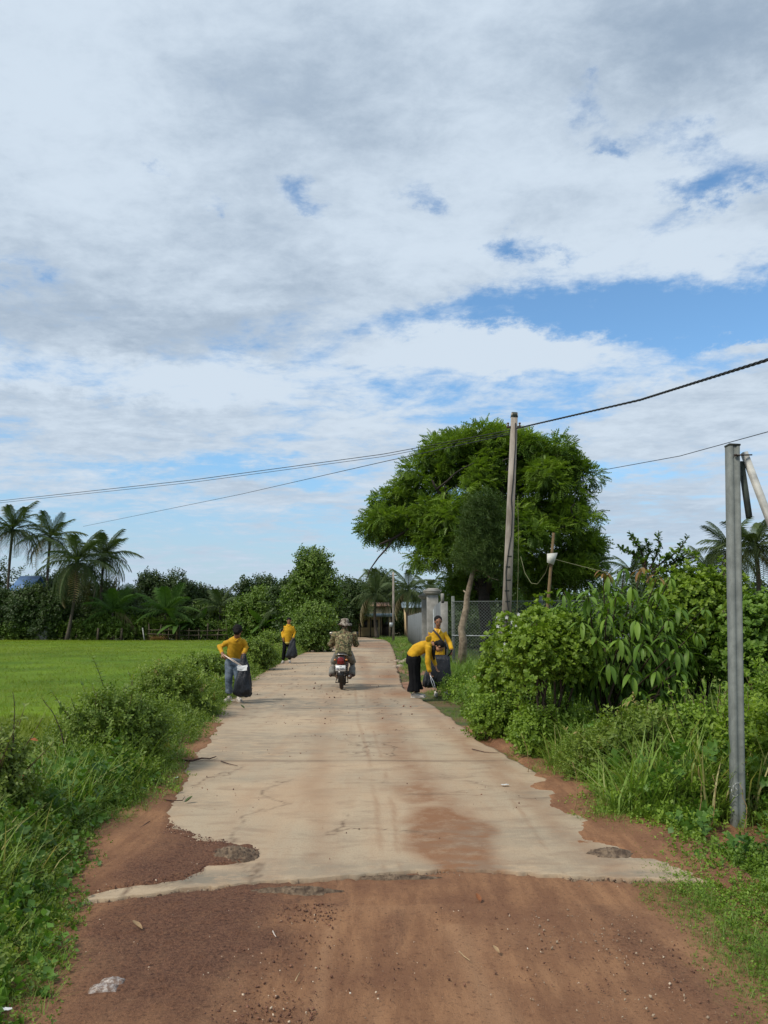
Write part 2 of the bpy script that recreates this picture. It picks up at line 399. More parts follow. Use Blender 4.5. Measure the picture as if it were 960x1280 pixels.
f = np.stack([i[:-1, :-1], i[:-1, 1:], i[1:, 1:], i[1:, :-1]], -1).reshape(-1, 4)
# skirts (thickness)
def skirt(v, idx, off, drop):
    b = v[idx].copy(); b[:, 2] -= drop; b[:, 0] += off[0]; b[:, 1] += off[1]
    return b
base = len(v); fr = skirt(v, i[0, :], (0, .02), .09); lf = skirt(v, i[:, 0], (.01, 0), .09); rt = skirt(v, i[:, -1], (-.01, 0), .09)
ix = np.arange(nx); ff1 = np.stack([i[0, :-1], base + ix[:-1], base + ix[1:], i[0, 1:]], -1)
b2 = base + nx; iy_ = np.arange(ny); ff2 = np.stack([i[:-1, 0], i[1:, 0], b2 + iy_[1:], b2 + iy_[:-1]], -1)
b3 = b2 + ny; ff3 = np.stack([i[:-1, -1], b3 + iy_[:-1], b3 + iy_[1:], i[1:, -1]], -1)
va = np.concatenate([v, fr, lf, rt]); pad = lambda a, k=0: np.concatenate([a.reshape(-1), np.full(len(va) - nx * ny, k)])
tag(mesh_np('concrete_road', va, np.concatenate([f, ff1, ff2, ff3]), CONC, vattr={'stain': pad(stain, 1.0), 'dark': pad(dark, .9), 'crack': pad(crack)}), kind='structure')

# dirt sheet with real relief, rising over the slab where silt lies on it
left_patch = [(90, 1135), (118, 1122), (160, 1112), (238, 1104), (262, 1092), (262, 1084), (300, 1080), (328, 1064), (318, 1056), (262, 1048), (226, 1035), (212, 1022), (236, 985), (232, 965), (262, 930), (285, 897), (262, 885), (60, 1000), (20, 1135)]
right_patch = [(905, 1110), (872, 1096), (830, 1080), (790, 1072), (765, 1060), (722, 1050), (716, 1040), (712, 1022), (690, 1010), (688, 996), (664, 982), (676, 972), (640, 940), (600, 915), (575, 898), (600, 890), (960, 1000), (1100, 1110)]
PLs, PRs = pgr(left_patch), pgr(right_patch)
xs = np.arange(-3.3, 3.3, .028); ys = np.arange(1.0, 12.0, .028)
X, Y = np.meshgrid(xs, ys)
w1 = (fbm(X * 4, Y * 4, 41, 4) - .5) * .22; w2 = (fbm(X * 4, Y * 4, 43, 4) - .5) * .22
sdl = poly_sd(X + w1, Y + w2, PLs); sdr = poly_sd(X + w1 * 1.6, Y + w2 * 1.6, PRs)
fr_ = front(X)
frontside = sstep(fr_ - Y, -.02, .05)
tone1 = poly_sd(X + w1, Y + w2, pgr([(628, 1110), (610, 1060), (590, 1042), (560, 1030), (545, 1040), (552, 1065), (575, 1085), (570, 1110)]))
cover_ = np.maximum(np.maximum(sstep(sdl, -.02, .06), sstep(sdr, -.02, .06)), 0)
hin = -.018 + .012 * sstep(-X, .1, .6) + .010 * (fbm(X * 2, Y * 1, 61, 4) - .5)
mid = np.exp(-((X - gr(600, 1090)[0]) / .45) ** 2)
hin = hin + .012 * mid * sstep(Y, 3.6, 4.7)
hin = hin + .010 * sstep(X, .9, 1.9) - .006 * np.exp(-((X + .45) / .12) ** 2)
crumb = np.clip(sstep(-X + w1 * 4, .25, .75) * (1 - sstep(-X + w1 * 2, 1.35, 1.7)) * sstep(Y, 2.2, 3.6) + .6 * np.exp(-((X - 1.15 - (4.4 - Y) * .12 + w1) / .12) ** 2) * (Y < 4.5), 0, 1)
crumb = np.maximum(crumb, .9 * sstep(sdl, .0, .1) * (Y > 4.3) * (1 - sstep(Y, 5.6, 6.3)) * sstep(X, -1.75, -1.2))
crumb = np.maximum(crumb, .5 * np.exp(-((X - .12 + w1) / .10) ** 2) * (Y < 4.4) * sstep(fbm(X * 5, Y * 2, 65, 3), .45, .6))
crumb = crumb * np.where(Y < 4.5, np.clip(.25 + 1.5 * (fbm(X * 2.2, Y * 2.0, 67, 5) - .34) + .5 * sstep(Y, 3.3, 4.1), .1, 1), 1)
pale = np.clip(.7 * np.exp(-((X + .27 + w1 * .2) / .035) ** 2) * (Y < 4.2) + .8 * np.exp(-((X - .33 - (4.4 - Y) * .10 + w1 * .5) / .07) ** 2) * (Y < 4.2) + .5 * sstep(-X + w1 * 3, 1.15, 1.6) * (Y < 4) + .35 * np.exp(-((X - 1.6 + w1) / .3) ** 2) * (Y < 4.4)
               + .35 * sstep(fbm(X * 1.2, Y * .6, 71, 3), .55, .7) * (Y < 4.5), 0, 1)
over = np.where(Y > fr_ - .02, 1.0, 0.0)
h = np.where(over > 0, -.035 + .045 * cover_, hin)
h = h + np.where(over > 0, .02 * sstep(np.maximum(sdl, sdr), 0, .5), 0)
h = h + .006 * (fbm(X * 14, Y * 14, 81, 3) - .5) * (1 + 1.5 * crumb)
h = h + .016 * crumb * np.maximum(fbm(X * 26, Y * 26, 83, 2) - .5, 0) * 2 * sstep(fbm(X * 6, Y * 6, 84, 2), .35, .6)
# shallow tread ridges
trk = 0
for (tx0, sl, tw) in ((-.62, -.03, .05), (-.05, .02, .03), (.62, .14, .05), (.98, .2, .04), (1.5, .3, .06), (-.95, -.1, .04)):
    q_ = np.exp(-((X - tx0 - (4.4 - Y) * sl + w1 * .15) / tw) ** 2) * (Y < 4.35); trk = trk + q_
pale = np.clip(pale + .45 * trk * sstep(fbm(X * 3, Y * 1.5, 87, 3), .35, .6), 0, 1)
h = h - .004 * trk
h = h + .004 * np.sin(X * 55) * np.exp(-((X - .35 - (4.4 - Y) * .10) / .12) ** 2) * (Y < 4.2)
h = np.where((rl(Y) - X > .25) | (X - rr(Y) > .35), np.minimum(h, height(X, Y) - .006 + .03 * fbm(X * 3, Y * 3, 88, 3)), h)
v = np.stack([X, Y, h], -1).reshape(-1, 3); ny, nx = X.shape; i = np.arange(nx * ny).reshape(ny, nx)
f = np.stack([i[:-1, :-1], i[:-1, 1:], i[1:, 1:], i[1:, :-1]], -1).reshape(-1, 4)
tag(mesh_np('dirt_road', v, f, DIRT, vattr={'crumb': crumb.reshape(-1), 'pale': pale.reshape(-1)}, smooth=True), kind='structure')
# ------------------------------------------------------------------ foliage tools
def nrm(a): return a / (np.linalg.norm(a, axis=-1, keepdims=True) + 1e-9)
def inst(T, pos, fwd, up, scl, tint=None):
    tv, tf = T; N = len(pos)
    fwd = nrm(fwd); s_ = nrm(np.cross(fwd, up)); n_ = np.cross(s_, fwd)
    scl = np.asarray(scl, float)
    if scl.ndim == 1: scl = scl[:, None] * np.ones(3)
    a = tv[None] * scl[:, None, :]
    v = pos[:, None] + a[..., 0:1] * s_[:, None] + a[..., 1:2] * fwd[:, None] + a[..., 2:3] * n_[:, None]
    k = len(tv); fs = []; tt = []
    if tint is None: tint = RNG.random(N)
    for f_ in (tf if isinstance(tf, list) else [tf]):
        fs.append((f_[None] + (np.arange(N) * k)[:, None, None]).reshape(-1, f_.shape[1]))
        tt.append(np.repeat(tint, len(f_)))
    return v.reshape(-1, 3), fs, np.concatenate(tt)
def join(parts):
    """parts: list of (v, [faces], tint)"""
    V = []; T3 = []; T4 = []; t3 = []; t4 = []; o = 0
    for v, fs, tt in parts:
        V.append(v); c = 0
        for f_ in fs:
            seg = tt[c:c + len(f_)]; c += len(f_)
            if f_.shape[1] == 3: T3.append(f_ + o); t3.append(seg)
            else: T4.append(f_ + o); t4.append(seg)
        o += len(v)
    F_ = []; t = []
    if T3: F_.append(np.concatenate(T3)); t.append(np.concatenate(t3))
    if T4: F_.append(np.concatenate(T4)); t.append(np.concatenate(t4))
    return np.concatenate(V), F_, np.concatenate(t)
def A(*a): return np.array(a, float)
def I(*a): return np.array(a, np.int32)
# leaf templates: x across, y along, z up
T_DIA = (A((0, 0, 0), (-.5, .45, .10), (0, 1, -.05), (.5, .45, .10), ), I((0, 3, 2), (0, 2, 1)))
def leafT(w=.42, droop=.25, fold=.10, rows=(0, .22, .5, .78, 1.0), prof=(0.04, .8, 1.0, .62, 0.02)):
    v = []; f = []
    for r_, p_ in zip(rows, prof):
        z_ = -droop * r_ * r_
        v += [(-w * p_ / 2, r_, z_ + fold * p_), (0, r_, z_), (w * p_ / 2, r_, z_ + fold * p_)]
    for k in range(len(rows) - 1):
        a = 3 * k; f += [(a, a + 1, a + 4, a + 3), (a + 1, a + 2, a + 5, a + 4)]
    return A(*v), I(*f)
T_LEAF = leafT()
T_SMALL = leafT(.55, .2, .08, (0, .35, .75, 1.0), (.05, 1.0, .75, .03))
def bladeT(w=.026, bend=.35, n=4):
    v = []; f = []
    for k in range(n):
        t = k / (n - 1) ; ww = w * (1 - t) ** .7 if k < n - 1 else 0
        y_ = t - bend * .25 * t * t; z_ = bend * t * t
        v += [(-ww / 2, z_, y_), (ww / 2, z_, y_)]
        if k: a = 2 * k - 2; f.append((a, a + 1, a + 3, a + 2))
    return A(*v), I(*f)      # grows along +z, leans along +y
def tuftT(seed, nb=8, spread=.30, w=.034, bend=.5, hmin=.5):
    r = np.random.default_rng(seed); parts = []
    for k in range(nb):
        bv, bf = bladeT(w * r.uniform(.7, 1.3), bend * r.uniform(.3, 1.5), 4)
        h_ = r.uniform(hmin, 1); a = r.uniform(0, 6.28); c_, s_ = math.cos(a), math.sin(a)
        q = bv * A(1, 1, h_); q = np.stack([q[:, 0] * c_ - q[:, 1] * s_, q[:, 0] * s_ + q[:, 1] * c_, q[:, 2]], -1)
        tl = r.normal(0, spread * .5, 2); q[:, 0] += tl[0] * q[:, 2] + r.normal(0, spread * .25); q[:, 1] += tl[1] * q[:, 2] + r.normal(0, spread * .25)
        parts.append((q, [bf], np.zeros(len(bf))))
    v, f, _ = join(parts); return v, f[0]
def sprigT(seed, nl=9, ls=.34, w=.5, spread=.2):
    """little leafy stem of unit length along +y"""
    r = np.random.default_rng(seed); pos = []; fw = []; up = []; sc = []
    for k in range(nl):
        t = .15 + .85 * k / (nl - 1); a = k * 2.4 + r.uniform(-.4, .4)
        out_ = A(math.cos(a), .35 + .5 * t, math.sin(a))
        pos.append((r.normal(0, .03), t, r.normal(0, .03))); fw.append(out_); up.append(A(0, 1, 0) + .3 * r.normal(size=3)); sc.append((ls * w, ls * (1.15 - .5 * t) * r.uniform(.8, 1.2), ls))
    v, f, _ = inst(T_DIA, A(*pos), A(*fw), A(*up), A(*sc)); return v, f[0]
def pinnaT(npair=8, ll=.28, lw=.12, droop=.35):
    """feathery compound leaf of unit length along +y"""
    v = []; f = []
    for k in range(npair):
        t = .12 + .86 * k / (npair - 1); z_ = -droop * t * t; L = ll * math.sin(math.pi * (.15 + .75 * t)) ** .6
        for s_ in (-1, 1):
            b = len(v)
            v += [(0, t - lw / 2, z_), (s_ * L * .55, t + .05 - lw / 2, z_ + .03), (s_ * L, t + .12, z_ - .07), (s_ * L * .5, t + lw * .7, z_ + .03)]
            f += [(b, b + 1, b + 2, b + 3)]
    return A(*v), I(*f)
SPRIGS = [sprigT(s) for s in range(5)]
PINNA = pinnaT()
TUFTS = [tuftT(s, 8, .34, .032, .7, .4) for s in range(40, 46)]
def randdir(n):
    d = RNG.normal(size=(n, 3)); return nrm(d)
def sprigs(pos, fwd, scl, tint, Ts=SPRIGS, up=None):
    """mix of templates"""
    k = RNG.integers(0, len(Ts), len(pos)); parts = []
    up = randdir(len(pos)) + A(0, 0, .6) if up is None else up
    for j, T in enumerate(Ts):
        m = k == j
        if m.any(): parts.append(inst(T, pos[m], fwd[m], up[m], np.asarray(scl)[m], tint[m]))
    return join(parts)
def tube(pts, rad, n=7, cap=True):
    P_ = np.array([tuple(q) for q in pts], float); m = len(P_)
    rad = np.full(m, rad) if np.isscalar(rad) else np.array(rad, float)
    T_ = nrm(np.gradient(P_, axis=0)); ref = A(0, 0, 1) if abs(T_[0][2]) < .9 else A(1, 0, 0)
    V = []; u = np.cross(T_[0], ref); u /= np.linalg.norm(u)
    for k in range(m):
        u = u - T_[k] * (u @ T_[k]); u /= np.linalg.norm(u); w = np.cross(T_[k], u)
        for j in range(n):
            a = 2 * math.pi * j / n; V.append(P_[k] + rad[k] * (math.cos(a) * u + math.sin(a) * w))
    f = []
    for k in range(m - 1):
        for j in range(n): f.append((k * n + j, k * n + (j + 1) % n, (k + 1) * n + (j + 1) % n, (k + 1) * n + j))
    fs = [I(*f)]
    if cap:
        b = len(V); V.append(P_[0]); V.append(P_[-1])
        fs.append(I(*([(b, (j + 1) % n, j) for j in range(n)] + [(b + 1, (m - 1) * n + j, (m - 1) * n + (j + 1) % n) for j in range(n)])))
    return np.array(V), fs, np.zeros(sum(len(q) for q in fs))
def tubes(name, lst, mat, parent=None, smooth=True):
    v, f, t = join(lst); return mesh_np(name, v, f, mat, parent, smooth=smooth)
def bez(a, b, lift, n=8, wig=0, seed=0):
    r = np.random.default_rng(seed); a = np.array(tuple(a), float); b = np.array(tuple(b), float); out_ = []
    for k in range(n):
        t = k / (n - 1); q = a + (b - a) * t + np.array(lift) * 4 * t * (1 - t)
        if 0 < k < n - 1 and wig: q = q + r.normal(0, wig, 3)
        out_.append(q)
    return out_
def foliage(name, parent, lumps, n, size, mat, Ts=SPRIGS, subn=0, subr=.3, flat=1.0, droop=0.0, outward=.7, gap=0.0, tint_up=.25, shell=.55):
    """leaf sprays through the volume of a set of ellipsoids (cx,cy,cz,rx,ry,rz); subn = smaller clumps set over them first"""
    L = np.array(lumps, float)
    if subn:
        wgt = (L[:, 3] * L[:, 5]); wgt = wgt / wgt.sum(); k = RNG.choice(len(L), subn, p=wgt)
        d = randdir(subn); d[:, 2] = np.where(d[:, 2] < -.55, -d[:, 2], d[:, 2])
        c = L[k, :3] + d * L[k, 3:] * RNG.uniform(.55, .97, (subn, 1))
        rr_ = subr * RNG.uniform(.6, 1.35, subn)
        L = np.stack([c[:, 0], c[:, 1], c[:, 2], rr_, rr_, rr_ * flat], -1); ctr = np.mean(np.array(lumps)[:, :3], axis=0)
    wgt = L[:, 3] ** 2; wgt = wgt / wgt.sum(); k = RNG.choice(len(L), n, p=wgt)
    d = randdir(n); rad = RNG.uniform(shell ** 2, 1, n) ** .5
    pos = L[k, :3] + d * L[k, 3:] * rad[:, None]
    if gap:
        keep = fbm(pos[:, 0] / (size * 4) + 31, (pos[:, 2] + pos[:, 1] * .7) / (size * 4), 5, 3) > gap
        pos, d, k = pos[keep], d[keep], k[keep]
    m = len(pos)
    fwd = d * outward + randdir(m) * .55 + A(0, 0, .25 - droop)
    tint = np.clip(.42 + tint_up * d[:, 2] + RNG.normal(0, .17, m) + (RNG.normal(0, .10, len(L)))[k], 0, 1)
    up = randdir(m) * .5 + A(0, 0, 1)
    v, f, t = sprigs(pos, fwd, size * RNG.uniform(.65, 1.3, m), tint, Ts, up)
    return mesh_np(name, v, f, mat, parent, fattr={'tint': t})

BARK = simple('bark', lin(96, 82, 66), lin(58, 48, 38), 9, .9, .6, 30, stretch=(1, 1, .3), dist=.02)
PALEBARK = simple('pale_bark', lin(150, 136, 116), lin(98, 84, 68), 7, .9, .5, 30, dist=.02)
STEM = simple('green_stem', lin(92, 90, 48), lin(84, 58, 40), 9, .8)
DARKSTEM = simple('dark_stem', lin(70, 52, 38), lin(50, 40, 30), 9, .8)

LF_TREE = leafmat('tree_leaves', (0.0658, 0.1336, 0.0182), (0.2410, 0.3541, 0.0456), trans=.28, patch=.5)
LF_FAR = leafmat('far_leaves', (0.0253, 0.0516, 0.0140), (0.0783, 0.1204, 0.0281), trans=.2, patch=.15)
LF_FAR2 = leafmat('far_light_leaves', (0.0632, 0.1167, 0.0164), (0.1643, 0.2457, 0.0328), trans=.2, patch=.2)
LF_DARK = leafmat('casuarina_needles', (0.0556, 0.1054, 0.0257), (0.1359, 0.2108, 0.0526), trans=.15)
LF_WEED = leafmat('weed_leaves', (0.0865, 0.1427, 0.0211), (0.2718, 0.3597, 0.0585), (0.3212, 0.2480, 0.0936), trans=.3, patch=1.6)
LF_WEEDR = leafmat('fresh_weed_leaves', (0.0865, 0.1612, 0.0187), (0.2718, 0.3969, 0.0468), trans=.3, patch=1.3)
LF_BUSH = leafmat('bush_leaves', (0.0741, 0.1302, 0.0211), (0.2348, 0.3225, 0.0491), trans=.28, patch=1.5)
LF_RED = leafmat('reddish_bush_leaves', (0.0824, 0.1364, 0.0234), (0.2471, 0.3100, 0.0585), (0.4324, 0.1488, 0.0585), trans=.28, patch=1.2)
LF_BIG = leafmat('broad_leaves', (0.0593, 0.1302, 0.0164), (0.1853, 0.2976, 0.0351), trans=.25, rough=.5, spec=.3, patch=1.2)
LF_COP = leafmat('copper_young_leaves', (0.2471, 0.1054, 0.0410), (0.2471, 0.1736, 0.0468), trans=.3, rough=.4)
LF_LIME = leafmat('lime_leaves', (0.0927, 0.1675, 0.0164), (0.2471, 0.3473, 0.0351), trans=.32, patch=1.4)
LF_PALM = leafmat('palm_fronds', (0.0283, 0.0538, 0.0211), (0.1112, 0.1462, 0.0526), trans=.15, rough=.65, spec=.15, patch=.3)
LF_PALM2 = leafmat('young_palm_fronds', (0.0354, 0.0877, 0.0211), (0.0910, 0.1638, 0.0292), trans=.2, rough=.65, spec=.15, patch=.3)
LF_RICE = leafmat('rice_blades', (0.1311, 0.1850, 0.0120), (0.2166, 0.2700, 0.0200), trans=.30, patch=.22)
LF_GRASS = leafmat('grass_blades', (0.0803, 0.1612, 0.0211), (0.2348, 0.3473, 0.0526), (0.4448, 0.3969, 0.1638), trans=.3, patch=1.1)
LF_BROAD = leafmat('broad_weed_leaves', (0.0463, 0.1054, 0.0164), (0.1544, 0.2976, 0.0410), (0.3089, 0.4217, 0.0702), trans=.3, patch=2.0)
PETAL = simple('white_petal', (.75, .75, .70), rough=.5)

# ------------------------------------------------------------------ rice field
RICE_END = 77.0
def bankx(y): return rl(y) - 2.3
nz = 46000
Yr = 9 + (RICE_END - 9) * RNG.random(nz) ** 1.35
Xr = bankx(Yr) - (Yr * .62 + 3 ) * RNG.random(nz) ** 1.0 - .1 * RNG.random(nz)
Zr = height(Xr, Yr)
pos = np.stack([Xr, Yr, Zr], -1)
big = fbm(Xr * .12, Yr * .10, 4, 4); row = fbm(Xr * .5, Yr * .25, 6, 3)
tint = np.clip(.46 + 1.8 * (big - .5) + .9 * (row - .5) + RNG.normal(0, .13, nz), 0, .92)
hgt = (.38 + .10 * (big - .5)) * RNG.uniform(.85, 1.15, nz)
wid = .55 + Yr * .035
k = RNG.integers(0, 6, nz); RT = [tuftT(s, 6, .5, .035, .45, .75) for s in range(6)]; parts = []
ang = RNG.uniform(0, 6.28, nz); fwd = np.stack([np.cos(ang), np.sin(ang), 0 * ang], -1)
for j in range(6):
    m = k == j; parts.append(inst(RT[j], pos[m], fwd[m], np.tile(A(0, 0, 1), (m.sum(), 1)), np.stack([wid[m] * .5, wid[m] * .5, hgt[m]], -1), tint[m]))
v, f, t = join(parts)
tag(mesh_np('rice_plants', v, f, LF_RICE, fattr={'tint': t}), kind='stuff')
# the canopy of the field below the blade tips
m_, gg, p, o = newmat('rice_mass')
pos_ = gg.new('ShaderNodeNewGeometry').outputs['Position']
a = gg.noise(pos_, .22, 5, .6); b = gg.noise(pos_, 7, 5, .7)
c = gg.mix(gg.ramp(a, .38, .64), (.090, .165, .012), (.155, .245, .016)); c = gg.mix(gg.ramp(b, .4, .75, 0, .6), c, (.05, .10, .008)); r2_ = gg.noise(gg.vec(gg.m('MULTIPLY', gg.sep(pos_)[0], .25), gg.sep(pos_)[1], 0.0), .5, 6, .65); c = gg.mix(gg.ramp(r2_, .55, .75, 0, .5), c, (.065, .12, .012))
gg.l.new(c, p.inputs['Base Color']); p.inputs['Roughness'].default_value = .85; p.inputs['Specular IOR Level'].default_value = .1; bump(gg, p, b, .6, .08)
tv = np.linspace(0, 1, 220); uu = np.linspace(0, 1, 160)
U, TT = np.meshgrid(uu, tv); Yg = 9 + (RICE_END - 9) * TT; Xg = bankx(Yg) - U ** 1.4 * 110
Zg = height(Xg, Yg) + np.where(Yg < 16, .10, .24) + .05 * (fbm(Xg * 1.5, Yg * 1.5, 12, 3) - .5)
v = np.stack([Xg, Yg, Zg], -1).reshape(-1, 3); ny, nx = Xg.shape; i = np.arange(nx * ny).reshape(ny, nx)
f = np.stack([i[:-1, 1:], i[:-1, :-1], i[1:, :-1], i[1:, 1:]], -1).reshape(-1, 4)
tag(mesh_np('rice_field', v, f, m_, smooth=True), kind='structure')

# ------------------------------------------------------------------ verge vegetation (uncountable ground cover)
ledge = np.array([gr(*q) for q in [(10, 1400), (50, 1290), (85, 1180), (105, 1100), (150, 1040), (215, 985), (235, 940), (255, 915), (283, 884), (300, 868), (312, 850), (345, 831), (362, 823)]] + [(rl(y) - .05, y) for y in (40, 50, 60, 72)])
redge = np.array([gr(*q) for q in [(1100, 1290), (1000, 1200), (940, 1150), (885, 1105), (850, 1075), (780, 1028), (700, 972), (640, 935), (590, 908), (548, 884), (530, 872)]] + [(rr(y) + .08, y) for y in (20, 30, 40, 50, 60, 72)])
o_ = np.argsort(ledge[:, 1]); ledge = ledge[o_]; o_ = np.argsort(redge[:, 1]); redge = redge[o_]
def le(y): return np.interp(y, ledge[:, 1], ledge[:, 0]) + .07
def re_(y): return np.interp(y, redge[:, 1], redge[:, 0]) - .20 + .10 * sstep(y, 6, 10) - .22 * (1 - sstep(y, 4.6, 5.6)) - .08 * sstep(y, 4.6, 5.6) * (1 - sstep(y, 9, 11))
XP_ = at(915, 900, gr(914, 1027)[1]).x
def postgap(x, y): return ~((np.abs(x - XP_ * y / 6.2 + .02) < .24) & (y < 6.3) & (y > 5.45) & (RNG.random(len(x)) < .95))
def scatter(n, y0, y1, power, side, w0, w1, wp=1.0, jag=.12):
    y = y0 + (y1 - y0) * RNG.random(n) ** power
    d = w0 + (w1 - w0) * RNG.random(n) ** wp
    e = (le(y) if side < 0 else re_(y)) + (fbm(y * 2.2, y * 0 + 3, 14 + side, 4) - .5) * jag * 2
    x = e + side * d
    return x, y, d
def ycull(x, y, h=1.0):                # only what could come into view
    return (np.abs(x) < y * .62 + 1.2)
def weedmass(name, side, specs, mat, Ts=SPRIGS, tint0=.45):
    parts = []
    for (n, y0, y1, pw, w0, w1, size, lift, wp) in specs:
        x, y, d = scatter(n, y0, y1, pw, side, w0, w1, wp)
        m = ycull(x, y) & postgap(x, y); x, y, d = x[m], y[m], d[m]; k = len(x)
        z = height(x, y) + .03 * (y < 11.5) + lift * np.where((side > 0) & (y < 6.3), .25, 1.0) * sstep(d, 0, .7) * RNG.random(k) * (.5 + 1.0 * fbm(x * 1.3, y * 1.3, 33, 3))
        fw = randdir(k) * .8 + A(0, 0, .75)
        sc = size * RNG.uniform(.6, 1.4, k) * (.6 + .4 * sstep(d, 0, .4)) * np.where((side > 0) & (y < 6.0), .75, 1.0)
        tint = np.clip(tint0 + 1.1 * (fbm(x * .8, y * .8, 35, 3) - .5) + RNG.normal(0, .18, k), 0, 1)
        parts.append(sprigs(np.stack([x, y, z], -1), fw, sc, tint, Ts))
    v, f, t = join(parts)
    return tag(mesh_np(name, v, f, mat, fattr={'tint': t}), kind='stuff')
def grassmass(name, side, specs, mat, tint0=.5, wide=1.0):
    parts = []
    for (n, y0, y1, pw, w0, w1, hgt_, wp, wd) in specs:
        x, y, d = scatter(n, y0, y1, pw, side, w0, w1, wp)
        clump = fbm(x * 1.1, y * 1.1, 46, 3); m = ycull(x, y) & (clump > .36) & (postgap(x, y) | (hgt_ < .15)); x, y, d, clump = x[m], y[m], d[m], clump[m]; k = len(x)
        z = height(x, y) - .01 + .035 * (y < 11.5); ang = RNG.uniform(0, 6.28, k); fw = np.stack([np.cos(ang), np.sin(ang), 0 * ang], -1)
        hh = hgt_ * np.where((side > 0) & (y < 6.2) & (x > 1.8), .42, 1.0) * np.where((side > 0) & (y > 9.5) & (y < 22) & (d < 2.6), .42, 1.0) * RNG.uniform(.5, 1.2, k) * (.45 + .55 * sstep(d, 0, .6)) * (.5 + clump)
        tint = np.clip(tint0 + 1.2 * (fbm(x * .6, y * .6, 37, 3) - .5) + RNG.normal(0, .16, k), 0, 1)
        kk = RNG.integers(0, len(TUFTS), k)
        for j, T in enumerate(TUFTS):
            q = kk == j
            if q.any(): parts.append(inst(T, np.stack([x, y, z], -1)[q], fw[q], np.tile(A(0, 0, 1), (q.sum(), 1)), np.stack([hh * wd, hh * wd, hh], -1)[q], tint[q]))
    v, f, t = join(parts)
    return tag(mesh_np(name, v, f, mat, fattr={'tint': t}), kind='stuff')
#        n      y0   y1   pw   w0   w1   size  lift wp
weedmass('creeping_weeds', -1, [(11000, 2.2, 7, 1, .0, 1.9, .085, .24, .9), (6000, 7, 16, 1, 0, 2.2, .14, .34, 1), (6000, 16, 75, 1.3, 0, 2.6, .26, .45, 1)], LF_WEED)
grassmass('roadside_grass', -1, [(3600, 2.2, 7, 1, .05, 1.8, .24, 1, 1.0), (3000, 6, 16, 1, .0, 2.2, .34, 1, 1.0), (2500, 14, 75, 1.3, 0, 2.8, .40, 1, 1.5)], LF_GRASS, .42)
grassmass('tall_seeding_grass', -1, [(700, 4.2, 8.5, 1, .35, 1.7, .56, 1, .8)], LF_GRASS, .62)
weedmass('creeping_weeds', 1, [(9000, 2.3, 7, 1, .0, 1.6, .085, .07, 1), (4500, 2.3, 5.2, 1, -.05, .8, .075, .05, 1.2), (7000, 5, 9, 1, .35, 2.8, .12, .26, 1), (6000, 8.5, 18, 1, .5, 4.5, .17, .34, 1)], LF_WEEDR)
grassmass('roadside_grass', 1, [(6500, 2.3, 7.5, 1, .0, 1.9, .20, 1, .9), (6500, 2.4, 9.5, 1, -.06, .45, .10, 1, 1.3), (3500, 2.3, 5.0, 1, -.08, .9, .14, 1, 1.2), (4200, 6, 15, 1, .1, 3.0, .30, 1, 1.0), (9000, 13, 30, 1, .0, 9.0, .30, 1, 1.2), (4500, 26, 75, 1.2, 0, 4.0, .30, 1, 1.9)], LF_GRASS, .5)
grassmass('tall_seeding_grass', 1, [(900, 6.3, 9.5, 1, .30, 2.8, .72, 1, .8), (900, 20, 24.8, 1, 1.6, 8, .65, 1, 1.0)], LF_GRASS, .6)

BROADS = [sprigT(s, 6, .62, .80) for s in range(90, 94)]
weedmass('broadleaf_weeds', -1, [(1900, 2.4, 5.2, 1, .05, 1.9, .085, .26, .9), (700, 5.2, 8, 1, .2, 1.6, .10, .3, .9)], LF_BROAD, BROADS, .5)
weedmass('broadleaf_weeds', 1, [(1100, 5.2, 9, 1, .5, 2.6, .12, .45, .9), (500, 2.8, 5.2, 1, .1, 1.4, .05, .05, .9)], LF_BROAD, BROADS, .55)
